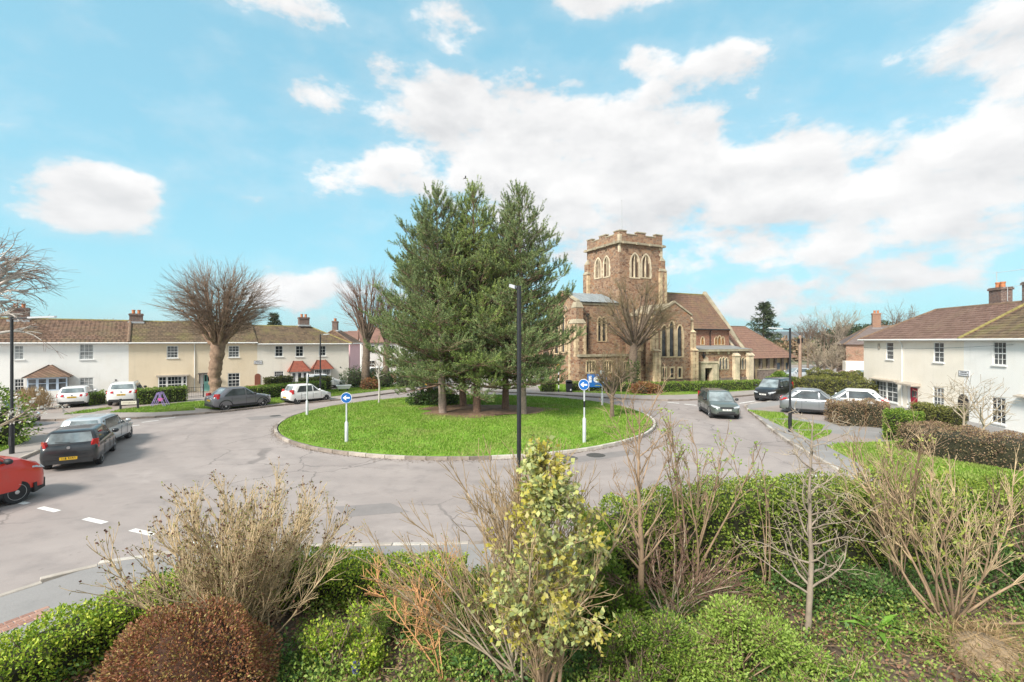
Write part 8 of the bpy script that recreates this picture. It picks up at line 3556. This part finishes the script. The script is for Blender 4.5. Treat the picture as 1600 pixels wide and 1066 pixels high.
# leafy shrubs, each a heap of uneven clumps
for i, (x, y, w, d_, h, nc, n, ll, lw, mt, lab, twm) in enumerate((
        (3.1, 6.75, .95, .6, 1.25, 26, 15000, .05, .026, L_BRIGHT, 'fresh light-green feathery shrub in the right foreground', B_TAN),
        (1.75, 6.5, .6, .5, 1.05, 16, 9000, .04, .024, L_HEDGE, 'small-leaved dark green shrub right of the eucalyptus', B_TWIG),
        (4.35, 6.5, .7, .5, .5, 12, 3500, .05, .025, L_BRIGHT, 'low sprawling light-green shrub at the lower right', B_TAN),
        (-2.5, 7.0, .6, .6, .95, 14, 5000, .05, .03, L_PRIVET, 'mixed green shrub right of the rust-brown dome', B_TWIG),
        (-1.9, 7.8, .5, .4, .85, 10, 7000, .05, .012, L_BRIGHT, 'feathery bright green plant in the middle of the left garden', B_TAN),
        (-1.0, 8.4, 1.1, .5, .9, 16, 7500, .05, .03, L_HEDGE, 'dark green shrub behind the orange twigs', B_TWIG),
        (.45, 8.4, .8, .5, 1.0, 12, 6500, .05, .03, L_HEDGE, 'dark green shrub behind the straw-coloured twigs', B_TWIG),
        (1.45, 8.0, .5, .5, 1.7, 14, 8000, .07, .04, L_HEDGE, 'upright leafy shrub between the eucalyptus and the tan-barked tree', B_TWIG),
        (6.6, 9.0, 1.5, .5, .75, 16, 7500, .055, .04, L_IVY, 'ivy mound at the foot of the tall hedge', B_TWIG),
        (10.2, 9.2, 2.0, .6, 1.1, 20, 9000, .06, .04, L_IVY, 'dark leafy shrub at the foot of the right edge thicket', B_TWIG))):
    root = empty('shrub', (x, y, GZ - .05), 0, lab, 'shrub')
    rr = random.Random(700 + i)
    cs = []
    for k in range(nc):
        a, q = rr.uniform(0, 6.28), math.sqrt(rr.random())
        z = rr.uniform(.1, 1) * h * (1 - .55 * q * q)
        s_ = rr.uniform(.16, .34) * (w + h) * .5
        cs.append((w * q * math.cos(a), d_ * q * math.sin(a), z - s_ * .4, s_, s_, s_ * rr.uniform(.7, 1.2)))
    r = np.random.default_rng(400 + i)
    P, Nn = cloud(cs, n, r, .7)
    leaf_mesh('leaves', P, Nn + np.array([[0, 0, .5]]) + r.normal(0, .65, P.shape), ll, lw, mt, root, 400 + i)
    segs = []
    for k in range(0, len(P), 22):
        a = Vector(P[k]) - Vector(Nn[k]) * .22
        limb(segs, a, (Vector(Nn[k]) + UP * .6 + rvec(rr) * .4).normalized(), rr.uniform(.18, .34), .006, .003, 3, .15, .02, rr)
    for k in range(nc * 2):
        c = cs[k % nc]
        e = Vector((c[0], c[1], c[2] + c[5] * .7))
        b0 = Vector((rr.uniform(-.2, .2), rr.uniform(-.2, .2), 0))
        limb(segs, b0, (e - b0).normalized(), (e - b0).length, .011, .005, 5, .08, .0, rr)
    seg_mesh('twigs', segs, twm, root, 3)


def rosette(loc, label, seed, n, L, W, material, up=(.2, 1.1), name='leafy_plant'):
    """big-leaved clump, each leaf arching and pieced from four facets"""
    rr = random.Random(seed)
    root = empty(name, loc, 0, label, 'plant')
    for k in range(n):
        a = 2 * math.pi * k / n + rr.uniform(-.4, .4)
        e = rr.uniform(*up)
        l_ = L * rr.uniform(.7, 1.15)
        m = MB()
        d = Vector((math.cos(a), math.sin(a), 0))
        s_ = Vector((-math.sin(a), math.cos(a), 0))
        p = Vector((0, 0, 0)) + d * .03
        L_, Rr = [p], [p]
        for j, (f, w) in enumerate(((.3, .7), (.6, 1), (.85, .6), (1.0, 0))):
            el = e - .9 * f
            p = p + (d * math.cos(el) + UP * math.sin(el)) * (l_ * .28)
            wv = W * w * .5 * (1 + (.18 if j % 2 else -.1))
            nl, nr = p + s_ * wv + UP * wv * .3, p - s_ * wv + UP * wv * .3
            if j == 0:
                c0 = L_[0]
                m.poly([c0, nr, p]).poly([c0, p, nl])
            elif w > 0:
                m.poly([c0, Rr[-1], nr, p]).poly([c0, p, nl, L_[-1]])
            else:
                m.poly([c0, Rr[-1], p]).poly([c0, p, L_[-1]])
            L_.append(nl)
            Rr.append(nr)
            c0 = p
        m.build('leaf', material, root)
    return root


for i, (x, y, n, L, W, mt, lab) in enumerate(((1368, 985, 16, .5, .1, L_ACANTH, 'bright green big-leaved plant beside the grey young tree'), (1432, 992, 18, .55, .1, L_ACANTH, 'bright green big-leaved plant left of the dry grass mound'),
                                              (1352, 968, 10, .3, .07, L_ACANTH, 'small bright leafy plant behind the big-leaved one'), (1590, 1040, 12, .4, .09, L_ACANTH, 'bright leafy plant at the lower right corner'),
                                              (700, 1030, 18, .36, .08, L_LAUREL, 'glossy dark-leaved plant left of the eucalyptus foot'), (740, 1050, 18, .36, .08, L_LAUREL, 'glossy leaved plant at the bottom edge left of the eucalyptus'),
                                              (722, 1000, 14, .3, .07, L_LAUREL, 'smaller glossy leaved plant behind the others by the eucalyptus'), (905, 1050, 12, .34, .09, L_LAUREL, 'glossy leaved plant right of the eucalyptus foot'))):
    g = G(x, y, GZ)
    rosette((g.x, g.y, GZ - .02), lab, 500 + i, n, L, W, mt)

# hyacinth
g = G(556, 1066, GZ)
root = empty('hyacinth', (g.x, g.y, GZ), 0, 'single blue hyacinth flower at the bottom edge', 'flower')
m = MB()
m.tube([(0, 0, 0), (0, 0, .16)], .008, 6)
m.build('stem', L_ACANTH, root)
r = np.random.default_rng(2)
d = r.normal(0, 1, (160, 3))
d[:, 2] *= .4
d /= np.linalg.norm(d, axis=1)[:, None]
P = np.stack([d[:, 0] * .03, d[:, 1] * .03, r.uniform(.13, .26, 160)], 1)
leaf_mesh('flower', P, d, .03, .016, leafmat('hyacinth_blue', [(.12, .12, .5), (.2, .18, .62), (.3, .26, .7)]), root, 2)
for k in range(5):
    a = k * 1.3
    m = MB()
    dd = Vector((math.cos(a), math.sin(a), 0))
    s_ = Vector((-math.sin(a), math.cos(a), 0)) * .012
    m.poly([(0, 0, 0), tuple(dd * .05 + s_ + UP * .1), tuple(dd * .1 + UP * .19), tuple(dd * .05 - s_ + UP * .1)])
    m.build('leaf', L_ACANTH, root)

# dry grass mound over a stone
g = G(1540, 1030, GZ)
root = empty('dry_grass_mound', (g.x, g.y, GZ - .1), 0, 'mound of dead straw-coloured grass and stems at the lower right', 'plant')
r = np.random.default_rng(12)
P, Nn = cloud([(0, 0, .18, .62, .5, .34), (.6, .2, .1, .5, .45, .28), (-.5, .3, .05, .4, .4, .2)], 3600, r, .4)
dirs = np.stack([Nn[:, 0] + .2, Nn[:, 1] - .3, -.1 + .3 * r.normal(0, 1, len(P))], 1) + r.normal(0, .7, P.shape)
leaf_mesh('blades', P, dirs, .28, .011, L_STRAW, root, 12)
m = MB()
m.lathe([(.4, -.1), (.5, .1), (.4, .28), (.2, .4), (.05, .43)], 12)
m.lathe([(.3, -.1), (.4, .05), (.28, .22), (.05, .3)], 12, (.6, .2, 0))
m.build('stone', mat('garden_stone', (.3, .22, .14), .95, .3, 4, .5, 15), root, 60)

# ground cover: dead leaves, ivy, low weeds
r = np.random.default_rng(33)


def gpts(n, x0, x1, y0, y1):
    return np.stack([r.uniform(x0, x1, n), r.uniform(y0, y1, n), np.full(n, GZ + .03) + r.uniform(-.02, .05, n)], 1)


P = gpts(16000, -7, 11, 5.6, 9.6)
o = leaf_mesh('fallen_leaves', P, r.normal(0, 1, P.shape) * [1, 1, .25], .07, .04, L_LITTER, None, 33)
tag(o, 'dead brown leaves scattered over the garden soil', 'leaf litter', kind='stuff')
P = gpts(52000, -7, 11, 5.6, 9.8)
k = (np.sin(P[:, 0] * 1.7 + 1) * np.sin(P[:, 1] * 2.1) + r.normal(0, .3, len(P)) > .05) & ~((P[:, 0] > 4.6) & (P[:, 0] < 7.5) & (P[:, 1] < 8.2) & (r.uniform(0, 1, len(P)) < .7))
P = P[k]
P[:, 2] += np.abs(r.normal(0, .07, len(P)))
o = leaf_mesh('ground_ivy', P, r.normal(0, 1, P.shape) * [1, 1, .5] + [0, 0, .4], .06, .045, L_IVY, None, 34)
tag(o, 'dark ivy and weeds covering the garden floor', 'ground cover', kind='stuff')
segs = []
rr = random.Random(8)
for k in range(420):
    x, y = rr.uniform(-3, 9.5), rr.uniform(5.8, 8.6)
    limb(segs, Vector((x, y, GZ + .04)), Vector((rr.uniform(-1, 1), rr.uniform(-1, 1), rr.uniform(0, .35))).normalized(), rr.uniform(.2, .7), .006, .003, 4, .2, 0, rr)
o = seg_mesh('fallen_twigs', segs, B_STRAWT, None, 3)
tag(o, 'dry fallen twigs lying on the garden floor', 'twigs', kind='stuff')

# weeds and seedlings between the shrubs
cl, cd = [], []
for k in range(640):
    x, y = r.uniform(-3.4, 9.0), r.uniform(5.9, 8.9)
    if 4.6 < x and r.uniform(0, 1) < .45:
        continue
    hh = r.uniform(.08, .42)
    m_ = int(r.integers(25, 70))
    cl.append(np.stack([x + r.normal(0, .14, m_), y + r.normal(0, .14, m_), GZ + hh * r.uniform(0, 1, m_)], 1))
cl = np.concatenate(cl)
o = leaf_mesh('weeds', cl, r.normal(0, 1, cl.shape) + [0, 0, .8], .055, .032, leafmat('leaf_weeds', [(.13, .21, .035), (.21, .32, .05), (.32, .43, .08), (.4, .45, .13)]), None, 41)
tag(o, 'low green weeds and seedlings between the garden shrubs', 'weeds', kind='stuff')

# ------------------------------------------------------------------ air
hz = MB()
hz.box(-3300, 3300, -3300, 3300, -1.2, 75)
hzo = hz.build('haze', [])
hm = bpy.data.materials.new('haze')
hm.use_nodes = True
hm.node_tree.nodes.clear()
ho = hm.node_tree.nodes.new('ShaderNodeOutputMaterial')
hv = hm.node_tree.nodes.new('ShaderNodeVolumePrincipled')
hv.inputs['Color'].default_value = (0.80, 0.88, 0.95, 1)
hv.inputs['Density'].default_value = 0.00022
hv.inputs['Anisotropy'].default_value = 0.3
hm.node_tree.links.new(hv.outputs[0], ho.inputs['Volume'])
hzo.data.materials.append(hm)
tag(hzo, 'thin pale haze in the air over the far hills', 'haze', kind='stuff')

# pieces too small to pick apart one by one
for o in COL.objects:
    if o.parent is not None and o.name.split('.')[0] in ('twigs', 'branches', 'stems', 'limbs', 'leaves', 'yellow_leaves', 'buds', 'crown', 'ivy', 'blades', 'quoins', 'dressings', 'ridge_tiles', 'verge_tiles',
                                                       'coping', 'door_seam', 'door_handle', 'plate_characters', 'lettering', 'inner_core', 'weathering', 'string_course', 'flower', 'insulators', 'notice'):
        o['kind'] = 'stuff'
